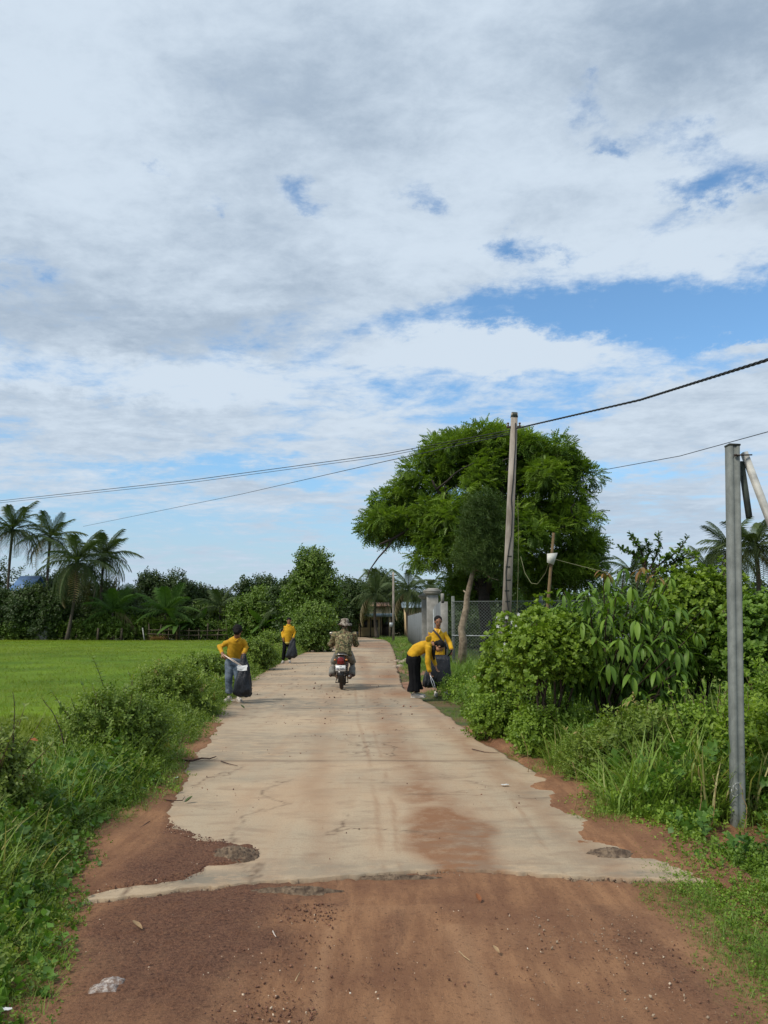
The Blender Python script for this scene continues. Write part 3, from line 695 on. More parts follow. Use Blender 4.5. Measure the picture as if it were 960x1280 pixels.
# ------------------------------------------------------------------ bushes
def bush(name, label, cat, x, y, w, hgt, mat, n, size, Ts=SPRIGS, depth=None, group=None, lumps=None, subn=26, subr=.28, nstem=7, stemr=.008, gap=0.0, stem=STEM, top=None, **kw):
    z0 = hz(x, y); root = empty(name, (x, y, z0), label, cat, group)
    dp = depth or w * .9
    if lumps is None:
        lumps = [(0, 0, hgt * .5, w * .40, dp * .40, hgt * .42), (-w * .26, -dp * .1, hgt * .36, w * .26, dp * .3, hgt * .32), (w * .24, dp * .05, hgt * .40, w * .27, dp * .3, hgt * .36)]
    lumps = [(l[0] * .86, l[1] * .86, l[2] * .84, l[3] * .80, l[4] * .80, l[5] * .80) for l in lumps]
    fo = foliage('foliage', root, lumps, n, size, mat, Ts, subn, subr * .8 * min(w, hgt * 1.3), gap=gap, **kw)
    sp, sf, su = [], [], []         # shoots standing out of the mass
    st = []
    for k in range(int(9 + w * 6)):
        a = RNG.uniform(0, 6.28); r_ = RNG.uniform(0, .9) ** .6; b_ = A(math.cos(a) * w * .34 * r_, math.sin(a) * dp * .34 * r_, hgt * .45); d_ = nrm(A(math.cos(a) * r_ * .8, math.sin(a) * r_ * .8, 1.1) + RNG.normal(0, .2, 3)); L_ = hgt * RNG.uniform(.35, .62)
        tip = b_ + d_ * L_; bend_ = bez(b_, tip, (math.cos(a) * .04 * L_, math.sin(a) * .04 * L_, .03 * L_), 10); st.append(tube(bend_, np.linspace(.006 * hgt + .002, .002, 10), 4))
        for q_ in bend_[2:]:
            for _ in range(2): sp.append(q_); sf.append(d_ * .4 + RNG.normal(0, .6, 3)); su.append(A(0, 0, 1) + RNG.normal(0, .3, 3))
    m_ = len(sp); v, f, t = inst(T_SMALL, np.array(sp), np.array(sf), np.array(su), size * RNG.uniform(.35, .62, m_), np.clip(RNG.normal(.62, .2, m_), 0, 1)); mesh_np('shoot_leaves', v, f, mat, root, fattr={'tint': t})
    for k in range(nstem):
        a = RNG.uniform(0, 6.28); r_ = RNG.uniform(.15, .8)
        e = (math.cos(a) * w * .42 * r_, math.sin(a) * dp * .42 * r_, hgt * RNG.uniform(.6, .98))
        st.append(tube(bez((e[0] * .1, e[1] * .1, -.04), e, (e[0] * .12, e[1] * .12, 0), 6, .02 * hgt, k), np.linspace(stemr * hgt + .004, .003, 6), 5))
    tubes('stem', st, stem, root)
    return root
def pxbush(name, label, cat, px0, px1, pytop, Y, mat, n, size, **kw):
    a = at(px0, 777, Y); b = at(px1, 777, Y); x = (a.x + b.x) / 2; top = at((px0 + px1) / 2, pytop, Y).z
    return bush(name, label, cat, x, Y, b.x - a.x, top - hz(x, Y), mat, n, size, **kw)
BIGSP = [sprigT(s, 7, .42, .55) for s in range(50, 54)]
FINE = [sprigT(s, 12, .26, .45) for s in range(60, 64)]
GL = 'bushes on the left bank of the road'; GRB = 'bushes and weeds on the right bank of the road'
pxbush('leafy_bush', 'dense green bush with a tall sprig on the left bank before the rice', 'bush', 80, 206, 850, 8.2, LF_BUSH, 2800, .12, group=GL, subn=34)
pxbush('leafy_bush', 'red-tipped bush cut off by the left edge of the photo', 'bush', -60, 40, 890, 5.6, LF_RED, 2000, .11, group=GL, subn=30)
pxbush('leafy_bush', 'low spreading bush behind the dense green bush and before the man in jeans', 'bush', 158, 262, 834, 12.8, LF_WEED, 2000, .16, group=GL, subn=30)
pxbush('leafy_bush', 'low bush on the bank just behind the man in jeans', 'bush', 222, 296, 816, 18.5, LF_BUSH, 1500, .2, group=GL)
pxbush('leafy_bush', 'bush on the bank between the two yellow-shirted men', 'bush', 290, 340, 800, 25, LF_BUSH, 1500, .24, group=GL)
pxbush('leafy_bush', 'rounded light green bush by the road beyond the far man', 'bush', 376, 414, 770, 40, LF_FAR2, 1500, .38, group=GL)
pxbush('leafy_bush', 'small bush at the field corner left of the far man', 'bush', 322, 352, 788, 42, LF_BUSH, 800, .35, group=GL)
# sprigs standing out of the near bushes
def sprout(label, px0, py0, px1, py1, Y, mat, n=14, ls=.07, group=None, Tl=T_SMALL, r0=.006, name='tall_sprig', lift=.03, stem=DARKSTEM):
    a = at(px0, py0, Y); b = at(px1, py1, Y); root = empty(name, a, label, 'plant', group); d = b - a
    tubes('stem', [tube(bez((0, 0, 0), d, (lift, 0, 0), 8, .004, int(px1)), np.linspace(r0, .002, 8), 5)], stem, root)
    P_ = np.array(bez((0, 0, 0), d, (lift, 0, 0), 40)); kk = (np.linspace(.15, 1, n) * 39).astype(int)
    ps = P_[kk] ; ang = np.arange(n) * 2.4; fw = np.stack([np.cos(ang), np.sin(ang), .5 + 0 * ang], -1)
    v, f, t = inst(Tl, ps, fw, np.tile(A(0, 0, 1), (n, 1)), ls * RNG.uniform(.7, 1.2, n)); mesh_np('leaves', v, f, mat, root, fattr={'tint': t})
    return root
sprout('tall thin sprig rising from the dense green bush against the rice', 138, 905, 116, 822, 8.1, LF_BUSH, 46, .055)
sprout('bare-tipped sprig to the right of the dense green bush', 165, 900, 160, 838, 8.6, LF_BUSH, 16, .045)
sprout('dark curling sprig at the left edge before the rice', 8, 960, 16, 865, 5.6, LF_RED, 14, .04)
sprout('sprig with pale yellow buds over the rice', 80, 930, 52, 872, 6.4, LF_WEED, 22, .035)
# ------------------------------------------------------------------ right bank shrubs
def bigleafT(w=.30, droop=.55):
    return leafT(w, droop, .05, (0, .12, .3, .5, .7, .87, 1.0), (.04, .45, .85, 1.0, .9, .55, .02))
def obj_from(name, T, mat, tint):
    tv, tf = T; me = bpy.data.meshes.new(name); me.from_pydata([tuple(q) for q in tv], [], [tuple(int(z) for z in q) for q in tf]); me.update()
    a = me.attributes.new('tint', 'FLOAT', 'FACE'); a.data.foreach_set('value', np.full(len(me.polygons), tint, np.float32))
    me.polygons.foreach_set('use_smooth', np.ones(len(me.polygons), dtype=bool)); me.materials.append(mat); return me
def frame_matrix(p, f, u, s):
    f = Vector(f).normalized(); x_ = f.cross(Vector(u)).normalized(); n_ = x_.cross(f)
    m = Matrix.Identity(4)
    for i_, c_ in enumerate((x_ * s, f * s, n_ * s)):
        for j_ in range(3): m[j_][i_] = c_[j_]
    m[0][3], m[1][3], m[2][3] = p[0], p[1], p[2]
    return m
rs = random.Random(5)
BLM = [obj_from('leaf', bigleafT(rs.uniform(.27, .34), rs.uniform(.4, .8)), LF_BIG, .15 + .2 * k) for k in range(5)]
COM = [obj_from('leaf', bigleafT(.3, .6), LF_COP, .2 + .6 * k) for k in range(2)]
Yb = 9.4; bx = at(770, 777, Yb).x; z0 = hz(bx, Yb)
root = empty('broadleaf_shrub', (bx, Yb, z0), 'large shrub with long drooping glossy leaves and copper-red young tips on the right bank', 'shrub')
cl = []    # leaf whorls: pixel centre on the photograph and depth
whorls = [(735, 745, 9.0, 0), (705, 740, 9.3, 0), (760, 722, 9.4, 0), (790, 735, 9.2, 0), (822, 742, 9.3, 0), (850, 760, 9.4, 0), (728, 780, 8.9, 0), (758, 772, 8.8, 0), (796, 778, 8.75, 0), (836, 775, 8.9, 0), (870, 790, 9.2, 0),
          (745, 800, 8.8, 0), (775, 800, 8.6, 0), (803, 806, 8.55, 0), (832, 800, 8.7, 0), (862, 815, 9.0, 0), (700, 770, 9.2, 0), (715, 805, 9.0, 0), (850, 840, 8.8, 0), (820, 838, 8.6, 0), (790, 842, 8.6, 0), (762, 830, 8.8, 0), (748, 845, 9.0, 0),
          (800, 862, 8.6, 0), (783, 873, 8.6, 0), (825, 868, 8.7, 0), (838, 880, 8.8, 0), (806, 893, 8.7, 0), (880, 760, 9.6, 0), (690, 790, 9.5, 0), (770, 745, 9.0, 0), (810, 760, 9.0, 0), (675, 775, 9.6, 0), (845, 815, 8.8, 0),
          (754, 716, 9.4, 1), (802, 712, 9.3, 1), (822, 722, 9.3, 1), (780, 712, 9.6, 0), (838, 722, 9.6, 0)]
nl = 0; stemsT = []; parts = []
for (px, py, Y, cop) in whorls:
    c = at(px, py, Y) - Vector((bx, Yb, z0)); a0 = rs.uniform(0, 6.28)
    n_ = 7 if not cop else 6
    b_ = Vector((c.x * .35, .3, max(.3, c.z * .45)))
    stemsT.append(tube(bez(b_, c, (0, 0, .05), 6), np.linspace(.012, .006, 6), 5))
    for k in range(n_):
        a = a0 + k * 6.283 / n_ + rs.uniform(-.25, .25); dz = rs.uniform(-1.3, .35)
        f_ = Vector((math.cos(a), math.sin(a), dz)); s_ = rs.uniform(.09, .205) * (.85 if cop else 1)
        o = bpy.data.objects.new('leaf', rs.choice(COM if cop else BLM)); COL.objects.link(o); o.parent = root
        if cop: f_.z = rs.uniform(-.7, .2)
        o.matrix_local = frame_matrix(c + f_.normalized() * .02 + Vector((0, 0, rs.uniform(-.03, .04))), f_, (0, 0, 1), s_); nl += 1
for k in range(9):
    a = rs.uniform(0, 6.28); e = (math.cos(a) * .6, math.sin(a) * .4, rs.uniform(.9, 1.7))
    stemsT.append(tube(bez((math.cos(a) * .1, math.sin(a) * .1, -.05), e, (0, 0, .1), 7, .02, k), np.linspace(.022, .008, 7), 6))
tubes('stem', stemsT, DARKSTEM, root)
# the crowded leaves further inside the shrub, past counting
n = 4200; L = np.array([(-.05, .25, 1.30, .80, .55, .68), (.45, .35, 1.2, .6, .5, .72), (-.50, .3, 1.25, .45, .4, .5)]); k = RNG.integers(0, 3, n); d = randdir(n)
pos = L[k, :3] + d * L[k, 3:] * RNG.uniform(.6, 1, (n, 1)); fw = d * .7 + randdir(n) * .5 + A(0, 0, -.35)
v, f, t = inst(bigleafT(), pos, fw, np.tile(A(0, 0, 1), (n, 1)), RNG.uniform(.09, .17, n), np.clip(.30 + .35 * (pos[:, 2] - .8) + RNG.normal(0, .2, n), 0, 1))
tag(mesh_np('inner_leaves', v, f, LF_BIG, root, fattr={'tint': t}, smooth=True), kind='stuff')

T_OB = leafT(.50, .10, .10, (0, .35, .72, .93, 1.0), (.10, .62, 1.0, .75, .2))
def rosette(nl=8, seed=0, up=.6):
    r = np.random.default_rng(seed); a = np.arange(nl) * 2.4 + r.uniform(0, .3, nl)
    fw = np.stack([np.cos(a), up + r.uniform(-.3, .5, nl), np.sin(a)], -1)
    v, f, _ = inst(T_OB, np.tile(A(0, 0, 0), (nl, 1)) + r.normal(0, .03, (nl, 3)), fw, np.tile(A(0, 1, 0), (nl, 1)), r.uniform(.7, 1.1, nl)); return v, f[0]
ROS = [rosette(9, s) for s in range(3)]
def rosebush(name, label, cat, px0, px1, pytop, pybot, Y, mat, n, size, group=None, lumps=None, **kw):
    a, b = at(px0, 777, Y), at(px1, 777, Y); top = at(480, pytop, Y).z; bot = at(480, pybot, Y).z
    x = (a.x + b.x) / 2; z0 = hz(x, Y); w = b.x - a.x; root = empty(name, (x, Y, z0), label, cat, group)
    hh = top - bot; cz = (top + bot) / 2 - z0
    lumps = lumps or [(0, 0, cz, w * .42, w * .36, hh * .42), (-w * .25, -.1, cz - hh * .12, w * .26, w * .3, hh * .3), (w * .22, .1, cz + hh * .05, w * .26, w * .3, hh * .38)]
    foliage('foliage', root, lumps, n, size, mat, ROS, kw.pop('subn', 30), kw.pop('subr', .25) * min(w, hh), droop=-.2, **kw)
    st = [tube(bez((RNG.normal(0, .05), RNG.normal(0, .05), -.05), (RNG.uniform(-.38, .38) * w, RNG.uniform(-.2, .2), cz + hh * RNG.uniform(-.1, .42)), (0, 0, .08), 7, .02, k), np.linspace(.022, .006, 7), 6) for k in range(9)]
    tubes('stem', st, DARKSTEM, root)
    return root
FR = rosebush('flowering_shrub', 'light green shrub with small white flowers beside the foot of the tall concrete pole', 'shrub', 612, 712, 752, 880, 11.2, LF_LIME, 1500, .064, subn=44, subr=.26)
# white flowers
fl = A(*[(math.cos(a) * .5 * (1 if k % 2 else .45), math.sin(a) * .5 * (1 if k % 2 else .45), .12 if k % 2 else .0) for k, a in enumerate(np.arange(10) * math.pi / 5)] + [(0, 0, 0)])
ff_ = I(*[(10, k, (k + 1) % 10) for k in range(10)])
FM = bpy.data.meshes.new('flower'); FM.from_pydata([tuple(q) for q in fl], [], [tuple(int(z) for z in q) for q in ff_]); FM.materials.append(PETAL)
for (px, py) in [(640, 778), (645, 783), (638, 790), (631, 805), (627, 812), (655, 800), (648, 768), (668, 795), (622, 783), (660, 781), (633, 772)]:
    o = bpy.data.objects.new('flower', FM); COL.objects.link(o); o.parent = FR
    c = at(px, py, 10.75) - Vector(FR.location); o.matrix_local = frame_matrix(c, (.3, .2, 1), (.2, -1, .3), .062)
rosebush('round_leaf_shrub', 'bushy shrub with small yellow-green leaves rising right of the copper-tipped shrub', 'shrub', 800, 930, 690, 900, 10.6, LF_LIME, 2700, .064, subn=70, subr=.24)
rosebush('round_leaf_shrub', 'dense dull green hedge shrub at the right edge behind the grey post', 'shrub', 895, 1010, 742, 905, 9.6, LF_BIG, 2400, .060, subn=70, subr=.24)
rosebush('round_leaf_shrub', 'small lime green shrub low in front of the dark hollow under the copper-tipped shrub', 'shrub', 630, 742, 768, 868, 9.1, LF_LIME, 1900, .050, subn=44)
# stubby-branched sapling against the sky
Y = 10.8; xb = at(815, 777, Y).x; root = empty('stubby_branched_tree', (xb, Y, hz(xb, Y)), 'small tree whose knobbly leaf-packed branches stick up against the sky above the shrub', 'tree')
orig = Vector(root.location); br = []; lv = []
arms = [[(812, 800), (812, 735), (806, 700)], [(808, 715), (800, 698), (784, 689), (774, 686)], [(808, 712), (802, 690), (796, 680), (789, 668)], [(812, 712), (820, 695), (824, 684), (822, 668)], [(812, 715), (832, 700), (846, 690), (860, 672)], [(815, 716), (840, 704), (858, 692)], [(806, 706), (812, 690), (808, 678)], [(812, 720), (838, 712), (872, 694)]]
for arm in arms:
    pts = [at(px, py, Y + .1 * (i_ % 2)) - orig for i_, (px, py) in enumerate(arm)]
    if arm is arms[0]: pts = [Vector((0, 0, -.05))] + pts
    br.append(tube(pts, np.linspace(.028 if arm is arms[0] else .014, .006, len(pts)), 6))
    Pn = np.array([tuple(q) for q in pts]); seg = np.linspace(0, len(Pn) - 1.001, 34 if arm is not arms[0] else 10)
    for q_ in seg[(6 if arm is not arms[0] else 8):]:
        i_ = int(q_); c = Pn[i_] + (Pn[i_ + 1] - Pn[i_]) * (q_ - i_); lv.append(c + RNG.normal(0, .012, 3))
lv = np.repeat(np.array(lv), 3, axis=0); n = len(lv); fw = randdir(n) + A(0, 0, .35)
v, f, t = inst(T_OB, lv, fw, randdir(n) * .4 + A(0, 0, 1), RNG.uniform(.045, .085, n), np.clip(RNG.normal(.5, .2, n), 0, 1))
LF_STUB = leafmat('stubby_tree_leaves', (.03, .075, .014), (.10, .17, .03), trans=.25)
tubes('trunk', br, DARKSTEM, root); mesh_np('leaves', v, f, LF_STUB, root, fattr={'tint': t})

pxbush('leafy_bush', 'dark leafy weed bush at the road edge left of the copper-tipped shrub', 'bush', 588, 650, 858, 10.6, LF_WEEDR, 1300, .12, group=GRB, Ts=BIGSP)
pxbush('leafy_bush', 'bright weed bush between the road and the hollow below the drooping leaves', 'bush', 640, 725, 868, 9.2, LF_WEEDR, 1500, .12, group=GRB, Ts=BIGSP)
pxbush('leafy_bush', 'fine-leaved bush in front of the copper-tipped shrub', 'bush', 740, 860, 880, 7.6, LF_WEED, 2400, .12, group=GRB, Ts=FINE + BIGSP)
pxbush('leafy_bush', 'weed bush directly left of the grey square post', 'bush', 835, 915, 850, 7.3, LF_WEEDR, 2000, .11, group=GRB, Ts=BIGSP)
pxbush('leafy_bush', 'large lime-leaved bush at the right edge just behind the grey square post', 'bush', 880, 1000, 865, 6.8, LF_LIME, 1300, .13, group=GRB, Ts=BIGSP)
pxbush('leafy_bush', 'middle-green bush behind the post at the right edge', 'bush', 905, 1050, 820, 8.2, LF_WEEDR, 2000, .13, group=GRB, Ts=BIGSP)
pxbush('leafy_bush', 'bush with dry stems low in the middle of the right bank', 'bush', 690, 790, 905, 7.9, LF_WEED, 1500, .09, group=GRB, Ts=FINE)
pxbush('leafy_bush', 'small bush in the grass beside the sand heap', 'bush', 600, 640, 842, 14.5, LF_WEEDR, 700, .14, group=GRB)
for i_, (px, py, h_) in enumerate([(718, 1015, 52), (846, 1010, 58), (838, 985, 70), (870, 1030, 60), (815, 1000, 55), (660, 965, 40), (930, 1040, 50), (888, 1035, 55)]):
    Yk = gr(px, py)[1]
    sprout(['dry pale stalk left of the low bush with dry stems', 'dry pinkish stalk leaning just left of the grey square post', 'tall dry stalk in the weeds left of the grey post', 'green stalk at the foot of the grey post', 'thin pale stalk in the middle of the right bank', 'grassy stalk at the road edge below the bright weed bush', 'green stalk just right of the foot of the grey post', 'short stalk left of the foot of the grey post'][i_], px, py, px + RNG.uniform(-10, 14), py - h_ * 1.2, Yk, LF_WEED, 9, .035, r0=.004, name='weed_stalk', stem=simple('dry_stem', lin(150, 130, 84), lin(130, 96, 66), 8) if i_ == 0 else bpy.data.materials['dry_stem'])

# ------------------------------------------------------------------ the big feathery tree
def tree(name, label, x, Y, lumps, n, size, mat, bark=BARK, trunk=None, tr=.2, Ts=SPRIGS, group=None, limbs=6, z0=None, **kw):
    z0 = hz(x, Y) if z0 is None else z0
    root = empty(name, (x, Y, z0), label, 'tree', group)
    cz = np.average([l[2] for l in lumps]); trunk = trunk or [(0, 0, -.1), (0.05, 0, cz * .5), (0, 0, cz)]
    tubes('trunk', [tube(trunk, np.linspace(tr, tr * .55, len(trunk)), 9)], bark, root)
    t0 = np.array(trunk[-1]); t1 = np.array(trunk[-2]); lb = []
    for k in range(limbs):
        l = lumps[k % len(lumps)]; d = RNG.normal(size=3); d /= np.linalg.norm(d); e = np.array(l[:3]) + d * np.array(l[3:]) * .6
        s_ = t1 + (t0 - t1) * RNG.uniform(.1, 1); lb.append(tube(bez(s_, e, (0, 0, -.03 * cz), 7, .03 * cz, k), np.linspace(tr * .45, tr * .08, 7), 6))
    if lb: tubes('branch', lb, bark, root)
    foliage('crown', root, lumps, n, size, mat, Ts, **kw)
    return root
PINS = [pinnaT(5, .34, .20, .35), pinnaT(5, .38, .22, .5), pinnaT(6, .32, .18, .2)]
Yt = 32.0; sc = Yt / F; tx = at(608, 777, Yt).x; zt = hz(tx, Yt)
def PL(px, py, rx, ry, dy=0, dep=None):       # a lump from pixels at the tree's distance
    c = at(px, py, Yt + dy); return (c.x - tx, dy, c.z - zt, rx * sc, (dep or rx) * sc, ry * sc)
big = [PL(568, 568, 36, 26), PL(640, 572, 50, 30, 0), PL(690, 580, 34, 26), PL(530, 615, 42, 34), PL(600, 620, 60, 50), PL(672, 620, 56, 46), PL(498, 650, 34, 38), PL(560, 665, 46, 36, -1), PL(620, 680, 60, 48, -1.0), PL(690, 665, 52, 46), PL(725, 700, 30, 36), PL(484, 682, 18, 24), PL(735, 720, 26, 26), PL(700, 722, 44, 30), PL(640, 730, 50, 34, .5), PL(590, 735, 34, 28, 1.5), PL(722, 640, 22, 26), PL(545, 692, 34, 26, -1), PL(522, 668, 30, 30), PL(478, 655, 18, 24), PL(580, 700, 36, 30, .5), PL(575, 735, 22, 26, 1), PL(545, 585, 30, 24), PL(715, 590, 22, 22), PL(610, 554, 40, 18)]
root = empty('feathery_tree', (tx, Yt, zt), 'very large broad feathery-leaved tree behind the wire fence and tall pole', 'tree')
tubes('trunk', [tube([(0, 0, -.1), (.05, 0, 1.0), (-.1, 0, 2.2), (.0, 0, 3.4)], [.34, .27, .24, .22], 12)], simple('dark_bark', lin(58, 48, 42), lin(34, 30, 28), 6, .9, .6, 30, dist=.03), root)
DB = bpy.data.materials['dark_bark']
for k, (px, py) in enumerate([(505, 660), (540, 600), (580, 560), (640, 560), (690, 590), (730, 650), (720, 700), (600, 610), (665, 640), (475, 680)]):
    e = at(px, py, Yt + (-1.5 if k % 2 else 1.2)); e = (e.x - tx, e.y - Yt, e.z - zt)
    lb = [tube(bez((0, 0, 2.3 + .1 * k), e, (0, 0, .5 if k < 8 else 1.0), 9, .12, k), np.linspace(.16, .035, 9), 7)]
    for j in range(4):
        P_ = np.array(lb[0][0])[7 * (4 + j):7 * (4 + j) + 7].mean(0); lb.append(tube(bez(P_, P_ + RNG.normal(0, .7, 3) + A(0, 0, .4), (0, 0, .1), 5, .05, j), np.linspace(.05, .015, 5), 5))
    tubes('branch', lb, DB, root)
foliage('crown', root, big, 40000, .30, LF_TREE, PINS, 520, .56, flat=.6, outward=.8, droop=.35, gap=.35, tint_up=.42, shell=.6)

# slim casuarina with crooked pale trunk in front of it
Yc = 24.6; cx = at(577, 777, Yc).x; zc = hz(cx, Yc); sk = Yc / F
def PC(px, py, rx, ry, dy=0): c = at(px, py, Yc); return (c.x - cx, dy, c.z - zc, rx * sk, rx * sk, ry * sk)
tr_ = [tuple(at(px, py, Yc) - Vector((cx, Yc, zc))) for px, py in [(577, 836), (579, 800), (577, 786), (583, 760), (584, 745), (590, 720), (597, 700), (604, 660)]]
root = empty('casuarina_tree', (cx, Yc, zc), 'slim needle-leaved tree with a crooked pale trunk in front of the wire fence', 'tree')
tubes('trunk', [tube(tr_, np.linspace(.14, .05, 8), 9)], PALEBARK, root)
tubes('branch', [tube([tuple(at(px, py, Yc) - Vector((cx, Yc, zc))) for px, py in q], np.linspace(.035, .015, len(q)), 6) for q in [[(593, 712), (605, 714), (612, 722), (623, 725)], [(584, 742), (579, 738)], [(577, 788), (573, 783)]]], simple('dead_branch', lin(196, 180, 158), lin(150, 134, 112), 8), root)
NEED = [sprigT(s, 14, .42, .09) for s in range(80, 84)]
foliage('crown', root, [PC(604, 668, 14, 44), PC(592, 702, 18, 18), PC(616, 702, 14, 24)], 2400, .34, LF_DARK, NEED, 60, .32, flat=1.2, droop=-.3, tint_up=.3)

# ------------------------------------------------------------------ palms
def frondT(seed, n=32, L=1.0, ll=.30, arch=.55, lw=.0105, hang=.55, fold=.3):
    """pinnate palm leaf along +y, unit length, bending down; returns leaflets and rachis in one mesh"""
    r = np.random.default_rng(seed); v = []; f = []; tt = []
    def pt(t): a = arch * t * t * 1.3; return A(0, t * (1 - .18 * arch * t), .22 * t - a * .62)
    for k in range(n):
        t = .10 + .90 * k / (n - 1); c = pt(t); l_ = ll * (math.sin(math.pi * (.12 + .80 * t)) ** .7) * r.uniform(.85, 1.1)
        for s_ in (-1, 1):
            b = len(v); tip = c + A(s_ * l_ * .80, l_ * .55, -l_ * hang * r.uniform(.6, 1.3)); mid = c + A(s_ * l_ * .46, l_ * .25, fold * l_ * .3 - l_ * .06)
            d = A(0, lw, 0)
            v += [c - d, c + d, mid + d, mid - d, tip]; f += [(b, b + 1, b + 2, b + 3), (b + 3, b + 2, b + 4, b + 4)]
    quads = [q for q in f if q[2] != q[3]]; tris = [(q[0], q[1], q[2]) for q in f if q[2] == q[3]]
    m = 7; b = len(v)
    for k in range(m):
        t = k / (m - 1); c = pt(t); w = .014 * (1 - t) + .003
        v += [c + A(-w, 0, 0), c + A(w, 0, 0), c + A(0, 0, -w)]
        if k:
            a = b + 3 * k
            for j in range(3): quads.append((a - 3 + j, a - 3 + (j + 1) % 3, a + (j + 1) % 3, a + j))
    return v, quads, tris
def frond_mesh(seed, mat, **kw):
    v, q, t = frondT(seed, **kw); me = bpy.data.meshes.new('frond'); me.from_pydata([tuple(k) for k in v], [], q + t)
    r = np.random.default_rng(seed); a = me.attributes.new('tint', 'FLOAT', 'FACE'); a.data.foreach_set('value', r.uniform(.2, .8, len(me.polygons)).astype(np.float32))
    me.materials.append(mat); return me
LF_DRY = leafmat('dry_fronds', (.10, .075, .03), (.20, .16, .06), trans=.15)
FM_D = [frond_mesh(s, LF_PALM, n=32, ll=.27, arch=.35 + .16 * s, hang=.5 + .1 * s) for s in range(4)]
FM_Y = [frond_mesh(s, LF_PALM2, n=30, arch=.4 + .15 * s, hang=.55) for s in range(3)]
FM_B = [frond_mesh(s + 9, LF_DRY, n=20, arch=.8, hang=.9) for s in range(2)]
def palm(label, px, pyc, Y, Lf, nf=22, base=None, seed=0, ms=FM_D, dry=2, tr=.16, group=None, zbase=-.4, name='coconut_palm', lowest=-.75, cat='palm tree'):
    r = random.Random(seed); c = at(px, pyc, Y); bxp = at(base, 777, Y).x if base else c.x
    root = empty(name, (bxp, Y, zbase), label, cat, group); top = Vector((c.x - bxp, 0, c.z - zbase))
    tubes('trunk', [tube(bez((0, 0, -.1), top - Vector((0, 0, .05)), (.3 * (1 if bxp < c.x else -1) * (.6 if base else 0), 0, 0), 9), list(np.linspace(tr * 1.5, tr, 3)) + [tr * .85] * 6, 9)], simple('palm_bark', lin(92, 82, 70), lin(58, 52, 46), 5, .9, .5, 14, stretch=(1, 1, 4)) if 'palm_bark' not in bpy.data.materials else bpy.data.materials['palm_bark'], root)
    for k in range(nf):
        u = (k + .5) / nf; e_ = 1.15 - (1.15 - lowest) * u ** .9 + r.uniform(-.12, .12); a = k * 2.399 + r.uniform(-.2, .2)
        f_ = Vector((math.cos(a) * math.cos(e_), math.sin(a) * math.cos(e_), math.sin(e_)))
        me = r.choice(FM_B) if k >= nf - dry else ms[min(len(ms) - 1, int(u * len(ms) + r.uniform(-.4, .9)) if u > .1 else 0)]
        o = bpy.data.objects.new('frond', me); COL.objects.link(o); o.parent = root
        o.matrix_local = frame_matrix(top, f_, (0, 0, 1) if abs(e_) < 1.1 else (math.cos(a + 2), math.sin(a + 2), .5), Lf * r.uniform(.85, 1.1))
    nut = []
    for k in range(6 if nf > 18 else 0):
        a = k * 1.05; nut.append(tube([(top.x + .25 * math.cos(a), .25 * math.sin(a), top.z - .42), (top.x + .26 * math.cos(a), .26 * math.sin(a), top.z - .30), (top.x + .24 * math.cos(a), .24 * math.sin(a), top.z - .16)], [.05, .13, .05], 6))
    if nut: tubes('coconut', nut, simple('coconut_husk', lin(112, 100, 50), lin(90, 70, 40), 5) if 'coconut_husk' not in bpy.data.materials else bpy.data.materials['coconut_husk'], root)
    return root
GP = 'coconut palms beyond the rice field'
palm('tall coconut palm farthest left at the edge of the photo', 16, 662, 84, 3.9, 22, 10, 1, group=GP)
palm('tall coconut palm second from the left, in the gap against the sky', 63, 672, 84, 3.6, 22, 60, 2, group=GP)
palm('large leaning coconut palm with visible curved trunk in front of the others', 97, 702, 77.5, 4.2, 26, 84, 3, dry=3, group=GP, zbase=-.55, lowest=-1.0)
palm('coconut palm just right of the leaning one, fronds spread to the right', 130, 696, 81, 3.8, 22, 128, 4, group=GP)
GY = 'young palms along the far edge of the rice field'
palm('young yellow-green palm right of the leaning coconut trunk', 141, 765, 78.5, 3.2, 14, None, 5, FM_Y, 1, .12, GY, -.5, 'young_palm', -.2)
palm('young palm with wide arching fronds left of the low rail fence', 207, 766, 78.5, 3.6, 15, None, 6, FM_Y, 1, .12, GY, -.5, 'young_palm', -.2)
palm('young palm behind the man in jeans', 275, 760, 80, 3.1, 14, None, 7, FM_D, 1, .12, GY, -.5, 'young_palm', -.2)
palm('dark young palm left of the far man', 352, 762, 74, 2.6, 13, None, 8, FM_D, 0, .12, GY, -.5, 'young_palm', -.3)
GC = 'palms near the far house'
palm('palm standing in front of the far house with the metal awning', 470, 742, 72, 3.0, 18, 472, 9, FM_D, 1, .15, GC, -.1)
palm('palm right of the thin far pole', 511, 738, 70, 2.7, 18, 512, 10, FM_D, 1, .15, GC, -.1)
palm('palm seen over the corrugated metal fence', 536, 742, 78, 2.6, 16, None, 11, FM_D, 1, .15, GC, -.1)
palm('dark palm left of the far house', 438, 745, 82, 2.8, 16, None, 17, FM_D, 1, .15, GC, -.1)
GR_ = 'coconut palms behind the hedge on the right'
palm('coconut palm at the right edge of the photo', 944, 684, 52, 2.9, 24, 946, 12, FM_D, 2, .17, GR_, 0)
palm('coconut palm partly hidden behind the grey square post', 912, 688, 54, 2.9, 22, 912, 13, FM_D, 2, .17, GR_, 0)
palm('low distant palm left of the grey square post', 884, 712, 60, 2.6, 18, None, 14, FM_D, 2, .15, GR_, 0)
palm('distant palm seen left of the stubby-branched tree', 790, 716, 62, 2.4, 18, None, 15, FM_D, 2, .15, GR_, 0)

